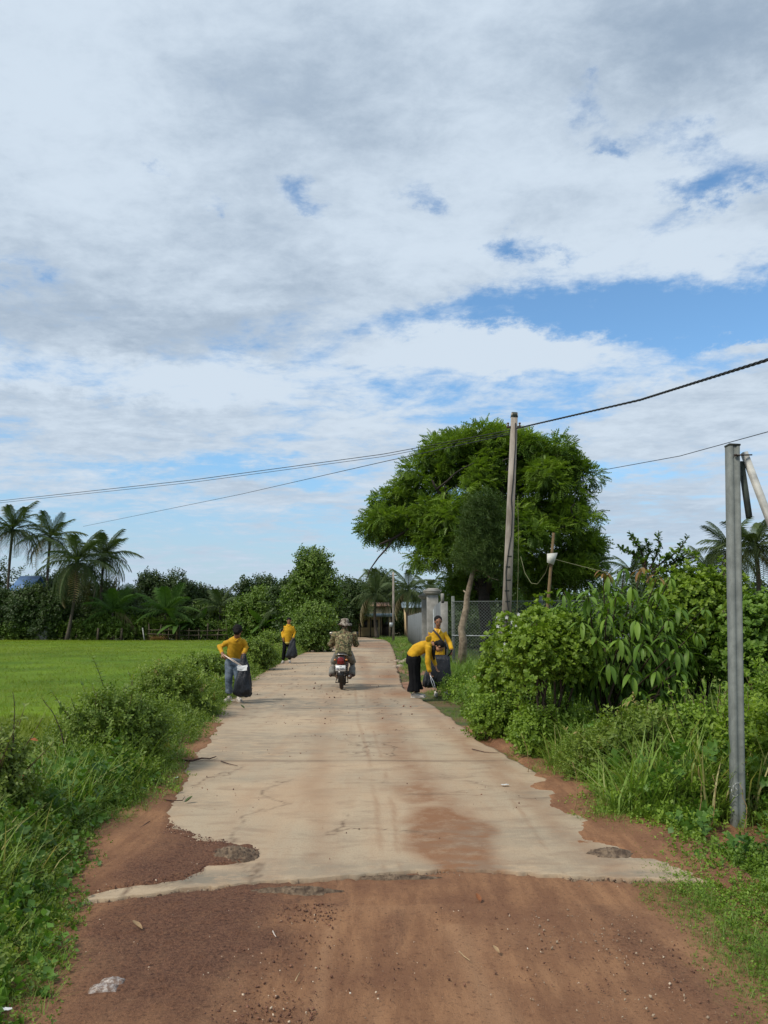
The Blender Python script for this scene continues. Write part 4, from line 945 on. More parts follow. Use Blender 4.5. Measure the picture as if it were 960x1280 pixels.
# ------------------------------------------------------------------ banana plants
def bananaT(): return leafT(.26, .75, .05, (0, .08, .25, .5, .75, .92, 1.0), (.08, .5, .95, 1.0, .85, .5, .05))
BM = [obj_from('leaf', bananaT(), LF_PALM2, t) for t in (.35, .7, .95)]
for i_, (px, Y, h_) in enumerate([(246, 79, 3.0), (222, 77.8, 2.6), (299, 79, 3.4), (318, 78, 3.0), (330, 76, 2.6)]):
    x = at(px, 777, Y).x; root = empty('banana_plant', (x, Y, -.5), ['banana plant right of the wide young palm', 'low banana plant by the rail fence', 'tall banana plant behind the gap between the two left men', 'banana plant second from the far man', 'banana plant nearest the far man'][i_], 'banana plant', 'banana plants at the field edge')
    tubes('stem', [tube([(0, 0, -.1), (.02, 0, h_ * .35), (0, 0, h_ * .6)], [.16, .13, .09], 8)], bpy.data.materials['green_stem'], root)
    for k in range(10):
        a = k * 2.4; e_ = rs.uniform(.3, 1.2); o = bpy.data.objects.new('leaf', rs.choice(BM)); COL.objects.link(o); o.parent = root
        o.matrix_local = frame_matrix((0, 0, h_ * .58), (math.cos(a) * math.cos(e_), math.sin(a) * math.cos(e_), math.sin(e_)), (0, 0, 1) if e_ < 1 else (0, 1, .4), rs.uniform(1.6, 2.4))

# ------------------------------------------------------------------ tree line
def pxtree(label, px0, px1, pytop, Y, mat, n, size, pybot=None, seed=0, tr=.18, group='trees behind the rice field', shape='round', name='broadleaf_tree', subn=46, subr=.2, **kw):
    a, b = at(px0, 777, Y), at(px1, 777, Y); x = (a.x + b.x) / 2; w = b.x - a.x; zb = -.5 if x < -4 and Y > 60 else -.05
    top = at(480, pytop, Y).z - zb; r = np.random.default_rng(seed)
    bot = (at(480, pybot, Y).z - zb) if pybot else top * .12
    hh = top - bot; cz = (top + bot) / 2
    if shape == 'cone': lumps = [(0, 0, bot + hh * .3, w * .46, w * .4, hh * .3), (w * .04, 0, bot + hh * .55, w * .34, w * .3, hh * .28), (0, 0, bot + hh * .80, w * .18, w * .16, hh * .2)]
    else: lumps = [(r.uniform(-.1, .1) * w, 0, cz + hh * .08, w * .36, w * .33, hh * .42), (-w * .27, r.uniform(-.1, .1) * w, cz - hh * .08, w * .24, w * .24, hh * .34), (w * .27, r.uniform(-.1, .1) * w, cz - hh * .02, w * .25, w * .24, hh * .38), (0, -w * .1, bot + hh * .22, w * .42, w * .3, hh * .24)]
    return tree(name, label, x, Y, lumps, n, size, mat, tr=tr, group=group, z0=zb, subn=subn, subr=subr * min(w, hh * 1.3), limbs=5, Ts=BIGSP, trunk=[(0, 0, -.1), (.1, 0, bot + hh * .25), (0, 0, bot + hh * .6)], **kw)
TL = [(-60, 22, 705, 88, LF_FAR, 'dark broad tree at the left edge behind the tallest palm'), (-25, 18, 742, 80, LF_FAR, 'dark tree in front of the blue roof at the left edge'), (16, 70, 736, 79, LF_FAR, 'dark leafy tree covering most of the blue-roofed house'), (28, 92, 718, 88, LF_FAR, 'dark tree between the two tall left palms'), (40, 85, 750, 79, LF_FAR, 'low dark tree just left of the leaning palm trunk'), (45, 112, 712, 90, LF_FAR, 'dark tree filling the gap behind the leaning palm'), (88, 150, 728, 84, LF_FAR, 'dense dark tree under the right-hand palms'), (140, 176, 738, 86, LF_FAR, 'narrow dark tree in the gap right of the palms'),
      (170, 206, 717, 90, LF_FAR, 'dark round-topped tree with a small knob, first of the pair'), (200, 242, 717, 90, LF_FAR, 'dark round-topped tree, second of the pair'), (232, 262, 735, 92, LF_FAR, 'low tree right of the pair of round-topped trees'), (255, 300, 742, 92, LF_FAR, 'lowest stretch of the tree line, above the man in jeans'), (160, 222, 762, 82, LF_FAR, 'shrubby dark tree behind the wide young palm'), (225, 282, 762, 82, LF_FAR2, 'shrubby light tree behind the rail fence'),
      (290, 345, 745, 78, LF_FAR2, 'light green tree behind the banana plants'), (345, 385, 716, 66, LF_FAR, 'olive tree left of the tall bright tree'), (420, 452, 730, 78, LF_FAR, 'dark tree right of the tall bright tree'), (448, 490, 712, 88, LF_FAR, 'dark tree behind the far house'), (480, 530, 742, 90, LF_FAR, 'tree behind the thin far pole'), (110, 168, 768, 80, LF_FAR2, 'low shrub tree right of the leaning palm trunk'),
      (520, 575, 745, 84, LF_FAR, 'tree behind the gate pillars')]
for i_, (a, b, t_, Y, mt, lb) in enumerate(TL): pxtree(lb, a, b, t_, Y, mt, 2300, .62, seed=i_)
pxtree('tall bright green tree with pointed top beyond the far man', 352, 424, 694, 60, LF_FAR2, 4200, .55, shape='cone', seed=41, subn=90, subr=.15)
pxtree('open-crowned tree with separate dark tufts left of the bright tree', 296, 342, 722, 82, LF_FAR, 700, .7, pybot=760, seed=42, subn=16, subr=.14, gap=.3)
pxtree('low bright tree in front of the tall bright tree, by the road', 370, 414, 762, 50, LF_FAR2, 1500, .45, seed=43)
for i_, (a, b, t_, Y, lb) in enumerate([(740, 800, 742, 48, 'dark tree behind the wire fence right of the big tree'), (780, 870, 728, 50, 'dark tree behind the copper-tipped shrub'), (850, 930, 722, 56, 'dark tree left of the right-hand palms'), (900, 990, 735, 58, 'dark tree under the right-hand palms'), (690, 760, 752, 46, 'low tree under the right side of the big tree'), (625, 700, 735, 40, 'tree in the shade behind the tall pole'), (560, 610, 740, 44, 'tree in the shade behind the crooked trunk')]):
    pxtree(lb, a, b, t_, Y, LF_FAR, 1400, .6, seed=60 + i_, group='trees behind the right-hand fence')
# tangled growth filling the foot of the tree line: one mass nobody could count
def undergrowth(name, x0, x1, y0, y1, n, hmax, zb, size, mat):
    x = RNG.uniform(x0, x1, n); y = RNG.uniform(y0, y1, n); hh = hmax * (.5 + .9 * fbm(x * .25, y * .25, 71, 3)) ; z = zb + hh * RNG.random(n) ** .8
    v, f, t = sprigs(np.stack([x, y, z], -1), randdir(n) * .8 + A(0, -.2, .6), size * RNG.uniform(.6, 1.3, n), np.clip(RNG.normal(.4, .2, n), 0, 1), BIGSP)
    return tag(mesh_np(name, v, f, mat, fattr={'tint': t}), kind='stuff')
undergrowth('undergrowth', -75, -6, 79, 84, 9000, 3.2, -.5, .6, LF_FAR)
undergrowth('undergrowth', -48, -7, 77.8, 79.5, 5000, 2.0, -.5, .5, LF_FAR2)
undergrowth('undergrowth', -10, 6, 84, 92, 2500, 2.2, -.1, .8, LF_FAR)
undergrowth('undergrowth', 3, 40, 38, 44, 7000, 1.9, 0, .5, LF_FAR)
# ------------------------------------------------------------------ built things
def boxv(cx, cy, cz, sx, sy, sz, taper=1.0, bev=0.0):
    """box parts, optional vertical-edge bevel and taper of the top"""
    hx, hy = sx / 2, sy / 2; b = bev
    ring = [(-hx + b, -hy), (hx - b, -hy), (hx, -hy + b), (hx, hy - b), (hx - b, hy), (-hx + b, hy), (-hx, hy - b), (-hx, -hy + b)] if b else [(-hx, -hy), (hx, -hy), (hx, hy), (-hx, hy)]
    n = len(ring); v = [(cx + x, cy + y, cz - sz / 2) for x, y in ring] + [(cx + x * taper, cy + y * taper, cz + sz / 2) for x, y in ring]
    f = [(k, (k + 1) % n, n + (k + 1) % n, n + k) for k in range(n)]
    me = [I(*f)]
    if n == 4: me.append(I((3, 2, 1, 0), (4, 5, 6, 7)))
    else: me += [I(*[tuple(range(n - 1, -1, -1))]), I(*[tuple(range(n, 2 * n))])]
    return np.array(v, float), me
def joinraw(parts):
    V = []; Fs = {}; o = 0
    for p_ in parts:
        v, fs = p_[0], p_[1]; V.append(v)
        for q in fs: Fs.setdefault(q.shape[1], []).append(q + o)
        o += len(v)
    return np.concatenate(V), [np.concatenate(q) for q in Fs.values()]
def solid(name, parts, mat, parent=None, smooth=False, loc=None):
    if isinstance(parts, tuple): parts = [parts]
    v, f = joinraw(parts); return mesh_np(name, v, f, mat, parent, smooth=smooth, loc=loc)
def orient(part, a, b, up=(0, 0, 1)):
    """part modelled along +z from 0..1 in length -> from a to b"""
    a = np.array(tuple(a), float); b = np.array(tuple(b), float); d = b - a; L = np.linalg.norm(d); d /= L
    x_ = np.cross(np.array(up, float), d); x_ /= np.linalg.norm(x_); y_ = np.cross(d, x_); v = part[0]
    return (a + v[:, :1] * x_ + v[:, 1:2] * y_ + v[:, 2:3] * L * d, part[1])

def concrete(name, c1, c2, sc=6, bm=.3): return simple(name, c1, c2, sc, .85, bm, 60, dist=.004, detail=8)
PCON = concrete('post_concrete', lin(122, 126, 121), lin(98, 102, 98), 9)
POLECON = simple('pole_concrete', lin(168, 158, 146), lin(120, 110, 100), 5, .85, .3, 60, stretch=(1, 1, .25), dist=.004)
WHITECON = concrete('pale_concrete', lin(196, 194, 186), lin(150, 150, 146), 10)  # pale concrete tone, for the long brace and the leaning stick
DARKCON = concrete('dark_concrete', lin(62, 70, 62), lin(44, 48, 44), 8)  # dark greenish concrete tone for caps, short brace and step hole blocks
BLACK = simple('black_rubber', (.012, .012, .013), rough=.5)
IRON = simple('rusty_iron', lin(70, 58, 50), lin(46, 36, 32), 30, .8)
GALV = simple('galvanised_steel', lin(176, 182, 184), lin(136, 142, 144), 10, .5, metal=.3)

# near post with two braces
Yp = gr(914, 1027)[1]; a = at(905.5, 900, Yp); b = at(925, 900, Yp); pw = b.x - a.x; xp = (a.x + b.x) / 2 - .004
zp = hz(xp, Yp); topz = at(914, 556, Yp).z
root = empty('concrete_post', (xp, Yp, zp), 'grey square concrete post standing in the grass at the right with grooved front face', 'post')
h_ = topz - zp; w = pw * .70; d = pw * .76
def prof(w, d, g=.006, gw=.28):
    return [(-w / 2, -d / 2 + .006), (-w / 2 + .006, -d / 2), (-w * gw / 2 - .006, -d / 2), (-w * gw / 2, -d / 2 + g), (w * gw / 2, -d / 2 + g), (w * gw / 2 + .006, -d / 2), (w / 2 - .006, -d / 2), (w / 2, -d / 2 + .006), (w / 2, d / 2), (-w / 2, d / 2)]
def extr(pr, z0, z1, nz=2):
    n = len(pr); zs = np.linspace(z0, z1, nz); v = [(x, y, z_) for z_ in zs for x, y in pr]
    f = [(k * n + j, k * n + (j + 1) % n, (k + 1) * n + (j + 1) % n, (k + 1) * n + j) for k in range(nz - 1) for j in range(n)]
    return np.array(v, float), [I(*f), I(*[tuple(range((nz - 1) * n, nz * n))])]
lean = math.atan2(at(915.5, 556, Yp).x - xp, h_); ps = solid('shaft', extr(prof(w, d), -.15, h_ - .012), PCON, root); ps.rotation_euler = (0, lean, 0)
solid('cap', boxv(0, 0, h_ - .004, w + .006, d + .006, .014), DARKCON, root).rotation_euler = (0, lean, 0)
o_ = Vector((xp, Yp, zp))
s1a = at(930, 566, Yp + .02) - o_; s1b = at(990, 724, Yp - .15) - o_
solid('brace', orient(boxv(0, 0, .5, .045, .055, 1, bev=.006), s1a, s1b, (0, 1, 0)), WHITECON, root).data.name = 'brace'
s2a = at(926.5, 578, Yp + .05) - o_; s2b = at(936.5, 647, Yp - .06) - o_
tag(solid('brace', orient(boxv(0, 0, .5, .034, .05, 1, bev=.004), s2a, s2b, (0, 1, 0)), DARKCON, root), 'short dark hanging brace')
tubes('bolt', [tube([at(919, 569, Yp - .055) - o_, at(940, 568.5, Yp - .02) - o_], .006, 6), tube([at(918, 569, Yp - .057) - o_, at(921, 569, Yp - .057) - o_], .011, 6)], IRON, root)
# chalk scrawl near its foot
yf = -d / 2 - .002
def ck(q): return [tuple((at(880 + X_ / 8, 900 + Y_ / 8, Yp - d / 2) - o_)[i_] if i_ != 1 else yf for i_ in range(3)) for X_, Y_ in q]
CH = simple('chalk', (.75, .75, .73), (.5, .5, .48), 60, .9)
tubes('chalk_mark', [tube(ck(q), .0019, 5) for q in [[(243, 668), (256, 662), (268, 672)], [(284, 682), (296, 652), (300, 676)], [(306, 646), (322, 632), (350, 628)], [(276, 690), (274, 712), (280, 732)], [(284, 748), (296, 764), (320, 764), (336, 748)], [(316, 678), (330, 696), (328, 722)]]], CH, root)

# tall utility pole
Yu = 22.5; pb = at(629.5, 842, Yu); pt = at(643, 517, Yu); zu = hz(pb.x, Yu)
root = empty('utility_pole', (pb.x, Yu, zu), 'tall leaning concrete electricity pole in front of the big tree', 'pole'); UP = Vector(root.location)
d_ = pt - UP
sh = boxv(0, 0, .5, .27, .20, 1, .68, .02)
solid('shaft', orient(sh, (0, 0, -.2), d_, (0, 1, 0)), POLECON, root)
def onpole(t, u=0, off=-.0): # point on the pole front face; u in -1..1 across
    wv = .27 * (1 - .32 * t) / 2; return Vector((0, 0, 0)) + d_ * t + Vector((u * wv, -.10 * (1 - .32 * t) - .012 + off, 0))
solid('cap', orient(boxv(0, 0, .5, .21, .16, 1, .8, .03), d_ * .985, d_ * 1.004, (0, 1, 0)), DARKCON, root)
for k, t in enumerate([.12, .16, .20, .235, .27, .31, .35, .40, .44]):
    c = onpole(t, -.15 if k % 2 else .1); solid('step_hole', boxv(c.x, c.y + .008, c.z, .13, .012, .035), DARKCON, root)
tubes('down_cable', [tube([onpole(t, u) for t, u in [(.96, .3), (.88, .55), (.74, .3), (.66, -.05), (.60, .4), (.52, .35), (.46, -.2), (.38, -.6), (.31, -.35), (.26, .1), (.20, .75), (.1, .8), (.02, .8)]], .014, 6)], BLACK, root)
solid('base_stub', boxv(.02, .1, (at(630, 770, Yu).z - zu) / 2, .42, .16, at(630, 770, Yu).z - zu, .95, .02), concrete('stub_concrete', lin(158, 160, 158), lin(126, 128, 124)), root)
solid('crossbar', boxv(d_.x * .945, -.02, d_.z * .945, .42, .06, .06), IRON, root)
for sx_ in (-.17, .17): solid('insulator', [boxv(d_.x * .945 + sx_, -.02, d_.z * .945 + .07, .05, .05, .08, .7, .012), boxv(d_.x * .945 + sx_, -.02, d_.z * .945 + .12, .07, .07, .03, .8, .015)], simple('porcelain', lin(120, 96, 84), rough=.3), root)

def cable(name, label, pts, r, mat=BLACK, twist=False, cat='cable', n=40, sag=0, parent=None):
    a = np.array([tuple(q) for q in pts]); t = np.linspace(0, 1, len(a)); tt = np.linspace(0, 1, n)
    if len(a) == 3:      # quadratic through three points
        P_ = np.stack([np.polyval(np.polyfit(t, a[:, k], 2), tt) for k in range(3)], -1)
    else: P_ = np.stack([np.interp(tt, t, a[:, k]) for k in range(3)], -1); P_[:, 2] -= sag * 4 * tt * (1 - tt)
    lst = []
    if twist:
        m = 900; ts = np.linspace(0, 1, m); Q = np.stack([np.interp(ts, tt, P_[:, k]) for k in range(3)], -1); ph = ts * 240
        for s_ in (0, 2.1, 4.2):
            q = Q.copy(); q[:, 2] += r * .9 * np.cos(ph + s_); q[:, 0] += r * .9 * np.sin(ph + s_) * .6; q[:, 1] += r * .9 * np.sin(ph + s_) * .8; lst.append(tube(q, r * .8, 4))
    else: lst = [tube(P_, r, 5)]
    v, f, _ = join(lst); o = mesh_np(name, v, f, mat, smooth=True)
    return tag(o, label, cat)
cable('power_cable', 'thick black twisted cable rising from the pole top to the upper right', [at(646, 535.5, 22.4), at(800, 500, 13.6), at(1010, 434, 8.6), at(1010, 434, 8.6) + Vector((8, -11, .5))], .014, twist=True)
tubes_ = tube([at(686, 530, 19.4), at(686, 538, 19.4)], .02, 6)
cable('power_cable', 'upper of the close pair of wires running from the pole to the left edge', [at(641, 537, 22.5), at(480, 567.5, 25.5), at(240, 600, 30), at(0, 626, 36), at(-60, 631, 38), at(-60, 631, 38) + Vector((-20, 12, .8))], .012, n=80)
cable('power_cable', 'lower of the close pair of wires running from the pole to the left edge', [at(641, 540, 22.5), at(480, 570.5, 25.5), at(240, 603, 30), at(0, 628.5, 36), at(-60, 634, 38), at(-60, 634, 38) + Vector((-20, 12, .8))], .009, n=80)
cable('power_cable', 'single wire sloping down from the pole to the leaning palm crown', [at(641, 542, 22.5), at(480, 577, 33), at(300, 618, 52), at(104, 658, 80)], .015, n=80)
cable('power_cable', 'thin wire crossing the sky behind the grey post to the right of the big tree', [at(735, 591, 31), at(850, 570, 25), at(1010, 526, 18), at(1010, 526, 18) + Vector((12, -12, .2))], .012)
# stake with white board and drooping cord
Ys = 19.5; sb = at(683, 776, Ys); zs_ = hz(sb.x, Ys); root = empty('wooden_stake', (sb.x, Ys, zs_), 'thin brown stake behind the shrubs carrying a small white board', 'stake'); SO = Vector(root.location)
tubes('pole', [tube([(-.1, 0, -.1), sb - SO, at(692, 666, Ys) - SO], [.05, .045, .035], 7)], simple('stake_wood', lin(112, 92, 62), lin(84, 66, 44), 6, .9), root)
WB = simple('white_board', lin(214, 214, 206), lin(190, 188, 180), 8, .6)
q = [at(684, 692, Ys - .08) - SO, at(697, 691, Ys - .06) - SO, at(692, 706, Ys - .08) - SO, at(684, 703, Ys - .08) - SO]
vv = [tuple(p_) for p_ in q] + [(p_.x, p_.y + .025, p_.z) for p_ in q]
mesh_np('board', np.array(vv), [I((0, 3, 2, 1), (4, 5, 6, 7), (0, 1, 5, 4), (1, 2, 6, 5), (2, 3, 7, 6), (3, 0, 4, 7))], WB, root)
CORD = simple('pale_cord', lin(118, 118, 84), rough=.8)
cable('cord', 'pale cord drooping in a loop left of the white board', [at(651, 696, 21), at(656, 716, 20.7), at(664, 729, 20.4), at(672, 730, 20.1), at(682, 716, 19.8), at(686, 704, 19.4)], .008, CORD, cat='cord')
cable('cord', 'pale cord stretched from the white board down to the copper-tipped shrub', [at(694, 699, 19.4), at(720, 706, 15), at(760, 716, 10.5)], .005, CORD, cat='cord')
cable('cord', 'pale cord hanging straight down beside the tall pole', [at(647, 620, 22.3), at(648, 690, 22.3), at(646, 770, 22.3)], .007, CORD, cat='cord')

# chain-link fence
def wire(a, b, r): return tube([a, b], r, 3, cap=False)
FX0, FX1, FY0, FY1 = 2.28, 10.2, 26.6, 24.8
fy = lambda x: FY0 + (FY1 - FY0) * (x - FX0) / (FX1 - FX0)
zf = hz(5, 25.5); root = empty('wire_fence', (FX0, FY0, zf), 'chain-link wire fence on concrete posts in front of the big tree', 'fence')
o_ = np.array([FX0, FY0, zf]); z0_, z1_ = .12, 2.12; L = FX1 - FX0; st = .105; lst = []
for k in range(int((L + 2) / st)):
    for s_ in (1, -1):
        u0 = k * st - (2.0 if s_ > 0 else 0); u1 = u0 + s_ * (z1_ - z0_)
        za, zb_ = z0_, z1_
        lo, hi = 0, L
        def clip(u0, za, u1, zb_):
            if u0 > u1: u0, u1, za, zb_ = u1, u0, zb_, za
            if u1 <= lo or u0 >= hi: return None
            if u0 < lo: za += (lo - u0) / (u1 - u0) * (zb_ - za); u0 = lo
            if u1 > hi: zb_ = za + (hi - u0) / (u1 - u0) * (zb_ - za); u1 = hi
            return u0, za, u1, zb_
        c = clip(u0, za, u1, zb_)
        if c and abs(c[2] - c[0]) > .03:
            p = lambda u, z_, dd: (u, fy(FX0 + u) - FY0 + dd, z_)
            lst.append(wire(p(c[0], c[1], s_ * .006), p(c[2], c[3], s_ * .006), .0048))
GW = simple('fence_wire', lin(120, 128, 124), rough=.6)
tag(tubes('wire_mesh', lst, GW, root), kind='stuff')
for k, z_ in enumerate((z0_, .95, z1_)): tubes('rail_wire', [tube([(0, 0, z_ + (.04 if k == 1 else 0)), (L, FY1 - FY0, z_ - (.05 if k == 1 else 0))], .018 if k == 1 else .010, 5)], GALV if k == 1 else GW, root)
for x_ in (.05, 2.9, 5.6, 7.8):
    solid('fence_post', boxv(x_, fy(FX0 + x_) - FY0 + .07, 1.1, .10, .10, 2.4, 1, .01), PCON, root)

# gate pillars, wall end, metal sheets
GCON = simple('grey_render', lin(150, 148, 142), lin(118, 116, 110), 3, .9, .3, 40, dist=.005)
def pillar(label, x, y, top, w, capw):
    z_ = hz(x, y); root = empty('gate_pillar', (x, y, z_), label, 'pillar', 'gate pillars'); h_ = top - z_
    solid('shaft', boxv(0, 0, (h_ - .2) / 2 - .05, w, w, h_ - .1, 1, .012), GCON, root)
    def fr(z0, z1, w0, w1):
        p_ = boxv(0, 0, (z0 + z1) / 2, w0, w0, z1 - z0, w1 / w0); return p_
    solid('capital', [fr(h_ - .21, h_ - .10, w * 1.02, capw), fr(h_ - .10, h_ - .03, capw + .02, capw + .02), fr(h_ - .03, h_ + .05, capw, w * .8)], GCON, root)
pillar('nearer and taller of the two grey gate pillars behind the women', at(540.7, 777, 30).x, 30, at(540, 737, 30).z, .42, .66)
pillar('farther gate pillar, partly hidden behind the taller one', at(533.5, 777, 33.2).x, 33.2, at(534, 743, 33.2).z, .42, .66)
z_ = hz(2.2, 28); a = at(551.5, 777, 28).x; b = at(560, 777, 28).x; tz = at(556, 752, 28).z
tag(solid('grey_wall_end', [boxv((a + b) / 2, 28.15, (tz - .1) / 2, b - a, .3, tz + .1, 1, .01), boxv(a + .06, 28.15, tz + .12, .10, .3, .34)], GCON), 'stepped grey wall end between the gate pillar and the wire fence', 'wall')
def corrug(p0, p1, z0, z1a, z1b, amp=.018, pitch=.15):
    p0 = np.array(p0, float); p1 = np.array(p1, float); L = np.linalg.norm(p1 - p0); n = max(6, int(L / pitch * 4)); nrm_ = np.array([-(p1 - p0)[1], (p1 - p0)[0]]) / L
    v = []; f = []
    for k in range(n + 1):
        t = k / n; q = p0 + (p1 - p0) * t + nrm_ * amp * math.sin(2 * math.pi * t * L / pitch); zt = z1a + (z1b - z1a) * t
        v += [(q[0], q[1], z0), (q[0], q[1], zt), (q[0] + nrm_[0] * .003, q[1] + nrm_[1] * .003, zt), (q[0] + nrm_[0] * .003, q[1] + nrm_[1] * .003, z0)]
        if k:
            for j in range(4): f.append((4 * k - 4 + j, 4 * k - 4 + (j + 1) % 4, 4 * k + (j + 1) % 4, 4 * k + j))
    return np.array(v), [I(*f)]
SHEET = simple('corrugated_sheet', lin(118, 122, 122), lin(92, 96, 98), 2.5, .65, metal=.1, stretch=(1, 1, .3))
gx = at(540, 777, 29.6).x
root = empty('gate_leaf', (gx, 29.6, 0), 'grey corrugated gate leaf with sloping top beside the nearer pillar', 'gate')
solid('sheet', corrug((0.06, -.1), (a - gx + .02, -1.35), .1, at(541, 759, 29.5).z, at(551, 751, 28.3).z), SHEET, root)
tubes('frame', [tube([(0.06, -.06, .1), (0.06, -.06, 1.95)], .025, 6), tube([(.06, -.06, .3), (a - gx + .02, -1.31, .3)], .02, 6)], GALV, root)
root = empty('metal_sheet_fence', (1.72, 34, 0), 'long corrugated metal sheet fence running beside the road beyond the gate pillars', 'fence')
for k in range(26):
    solid('panel', corrug((.0 + .004 * k, k * 1.0 + .005), (.004 * k, k * 1.0 + .995), .05, 1.92 + .02 * math.sin(k * 2.1), 1.92 + .02 * math.sin(k * 2.1)), SHEET, root)
for k in range(0, 27, 2): solid('fence_post', boxv(.06 + .004 * k, k * 1.0, .95, .06, .06, 1.95), GALV, root)
tubes('rail', [tube([(.05, 0, 1.6), (.15, 26, 1.6)], .02, 5), tube([(.05, 0, .5), (.15, 26, .5)], .02, 5)], GALV, root)

# thin far pole with a meter box
Yf = 62; x = at(491.7, 777, Yf).x; zt = at(491.7, 715, Yf).z
root = empty('utility_pole', (x, Yf, 0), 'thin distant concrete pole beside the road with a small meter box', 'pole')
solid('shaft', boxv(0, 0, zt / 2, .20, .18, zt, .7, .02), POLECON, root)
solid('meter_box', boxv(-.18, -.14, 1.25, .26, .16, .36, 1, .02), GALV, root)
tubes('bracket', [tube([(-.3, 0, zt - .3), (.3, 0, zt - .3)], .03, 5)], IRON, root)

# far house with an awning
Yh = 81; k_ = Yh / F; hx0, hx1 = at(446, 777, Yh).x, at(486, 777, Yh).x
root = empty('house', ((hx0 + hx1) / 2, Yh, 0), 'distant cream house with a blue-grey metal awning on posts at the end of the road', 'house'); w = hx1 - hx0
CREAM = simple('cream_wall', lin(212, 190, 150), lin(190, 166, 128), 2, .9); ROOFG = simple('awning_sheet', lin(150, 168, 180), lin(122, 138, 150), 2, .5, metal=.2)
solid('wall', boxv(.2, 1.5, 1.6, w, 3, 3.2), CREAM, root)
solid('awning', orient(boxv(0, 0, .5, w + 1.4, .06, 1), (-.3, -2.2, 2.0), (-.3, 0.05, 2.45), (1, 0, 0)) if False else boxv(-.3, -1.1, 2.15, w + 1.4, 2.3, .10), ROOFG, root)
solid('fascia', boxv(-.3, -2.27, 2.15, w + 1.5, .05, .34), ROOFG, root)
for j in range(5): tubes('post', [tube([(-w / 2 - .6 + j * (w + .8) / 4, -2.1, 0), (-w / 2 - .6 + j * (w + .8) / 4, -2.1, 2.1)], .06, 6)], IRON, root)
solid('roof', [orient(boxv(0, 0, .5, w + .8, .08, 1), (.2, -.4, 3.05), (.2, 1.5, 3.45), (0, 1, 0)), orient(boxv(0, 0, .5, w + .8, .08, 1), (.2, 3.4, 3.05), (.2, 1.5, 3.45), (0, 1, 0))], simple('tile_roof', lin(150, 110, 90), lin(110, 84, 72), 8), root)
for j in range(3):
    f_ = solid('window', boxv(-w / 3 + j * w / 3 + .2, -.02, 1.3, .7, .06, .8), simple('window_frame', lin(120, 110, 96)) if j == 0 else bpy.data.materials['window_frame'], root); solid('pane', boxv(-w / 3 + j * w / 3 + .2, -.06, 1.3, .56, .03, .66), BLACK, f_)
solid('door', boxv(w / 2 - .35, -.02, 1.0, .7, .07, 1.9), IRON, root)
Yh = 81; hx = at(518, 777, Yh).x
root = empty('house', (hx, Yh, 0), 'small cream building glimpsed between the far palms over the metal fence', 'house')
solid('wall', boxv(0, 1.5, 1.5, 2.0, 3, 3.0), CREAM, root); solid('roof', orient(boxv(0, 0, .5, 2.6, .08, 1), (0, -.5, 2.9), (0, 1.8, 3.5), (0, 1, 0)), ROOFG, root)
solid('window', boxv(.3, -.02, 1.6, .6, .06, .7), BLACK, root)
Yh = 82; hx = at(24, 777, Yh).x
root = empty('house', (hx, Yh, -.5), 'house with a blue metal roof among the trees at the left edge', 'house')
BLUE = simple('blue_roof', lin(96, 132, 176), lin(78, 108, 150), 2, .5, metal=.2)
zr = at(10, 737, Yh).z + .5; z2 = at(10, 719, Yh).z + .5
solid('wall', boxv(0, 2, zr / 2, 1.8, 4, zr), simple('pale_wall', lin(176, 176, 176), lin(140, 140, 138), 2), root)
solid('roof', [orient(boxv(0, 0, .5, 2.2, .08, 1), (0, -.6, zr - .15), (0, 2, z2), (0, 1, 0)), orient(boxv(0, 0, .5, 2.2, .08, 1), (0, 4.6, zr - .15), (0, 2, z2), (0, 1, 0))], BLUE, root)
solid('window', boxv(.2, -.02, zr - 1.6, .8, .06, 1.0), BLACK, root)
hx = at(52, 777, 78).x
tag(solid('white_shed', [boxv(hx, 78.6, .6, 1.1, 1.2, 2.2), orient(boxv(0, 0, .5, 1.4, .05, 1), (hx, 77.8, 1.65), (hx, 79.3, 1.95), (0, 1, 0))], bpy.data.materials['pale_wall']), 'small whitish shed in the shade left of the leaning palm trunk', 'shed')

# rail fence, posts and straw at the far side of the field
WOOD = simple('weathered_wood', lin(86, 76, 60), lin(60, 52, 42), 5, .9)
Yr_ = 77.4; x0, x1 = at(188, 777, Yr_).x, at(345, 777, Yr_).x; root = empty('rail_fence', (x0, Yr_, -.5), 'low wooden rail fence along the far edge of the rice field', 'fence'); Lr = x1 - x0
for j in range(14): tubes('fence_post', [tube([(j * Lr / 13 + rs.uniform(-.1, .1), 0, -.1), (j * Lr / 13 + rs.uniform(-.15, .15), 0, rs.uniform(1.2, 2.2))], .06, 6)], WOOD, root)
for z_ in (.75, 1.15):
    for j in range(4): tubes('rail', [tube([(j * Lr / 4 - .2, -.06, z_ + rs.uniform(-.08, .08)), ((j + 1) * Lr / 4 + .2, -.06, z_ + rs.uniform(-.08, .08))], .045, 5)], WOOD, root)
for px_, lb_ in ((123, 'short grey post left of the young palm at the field edge'), (152.5, 'short grey post right of the young palm at the field edge')):
    x = at(px_, 777, 77.3).x; tag(tubes('field_post', [tube([(x, 77.3, -.6), (x + .02, 77.3, .88)], .10, 7)], WOOD), lb_, 'post')
x = at(180, 777, 77.2).x; tag(tubes('leaning_stick', [tube([(x + .15, 77.2, -.5), (x - .15, 77.3, .9)], .05, 6)], WHITECON), 'pale stick leaning at the left end of the rail fence', 'stick')
STRAW = simple('straw', lin(170, 138, 84), lin(128, 100, 60), 8, .9)
x = at(198, 777, 77).x; n = 160; ang = RNG.uniform(0, 6.28, n); pos = np.stack([x + .25 * RNG.normal(size=n), 77 + .2 * RNG.normal(size=n), np.full(n, -.5)], -1)
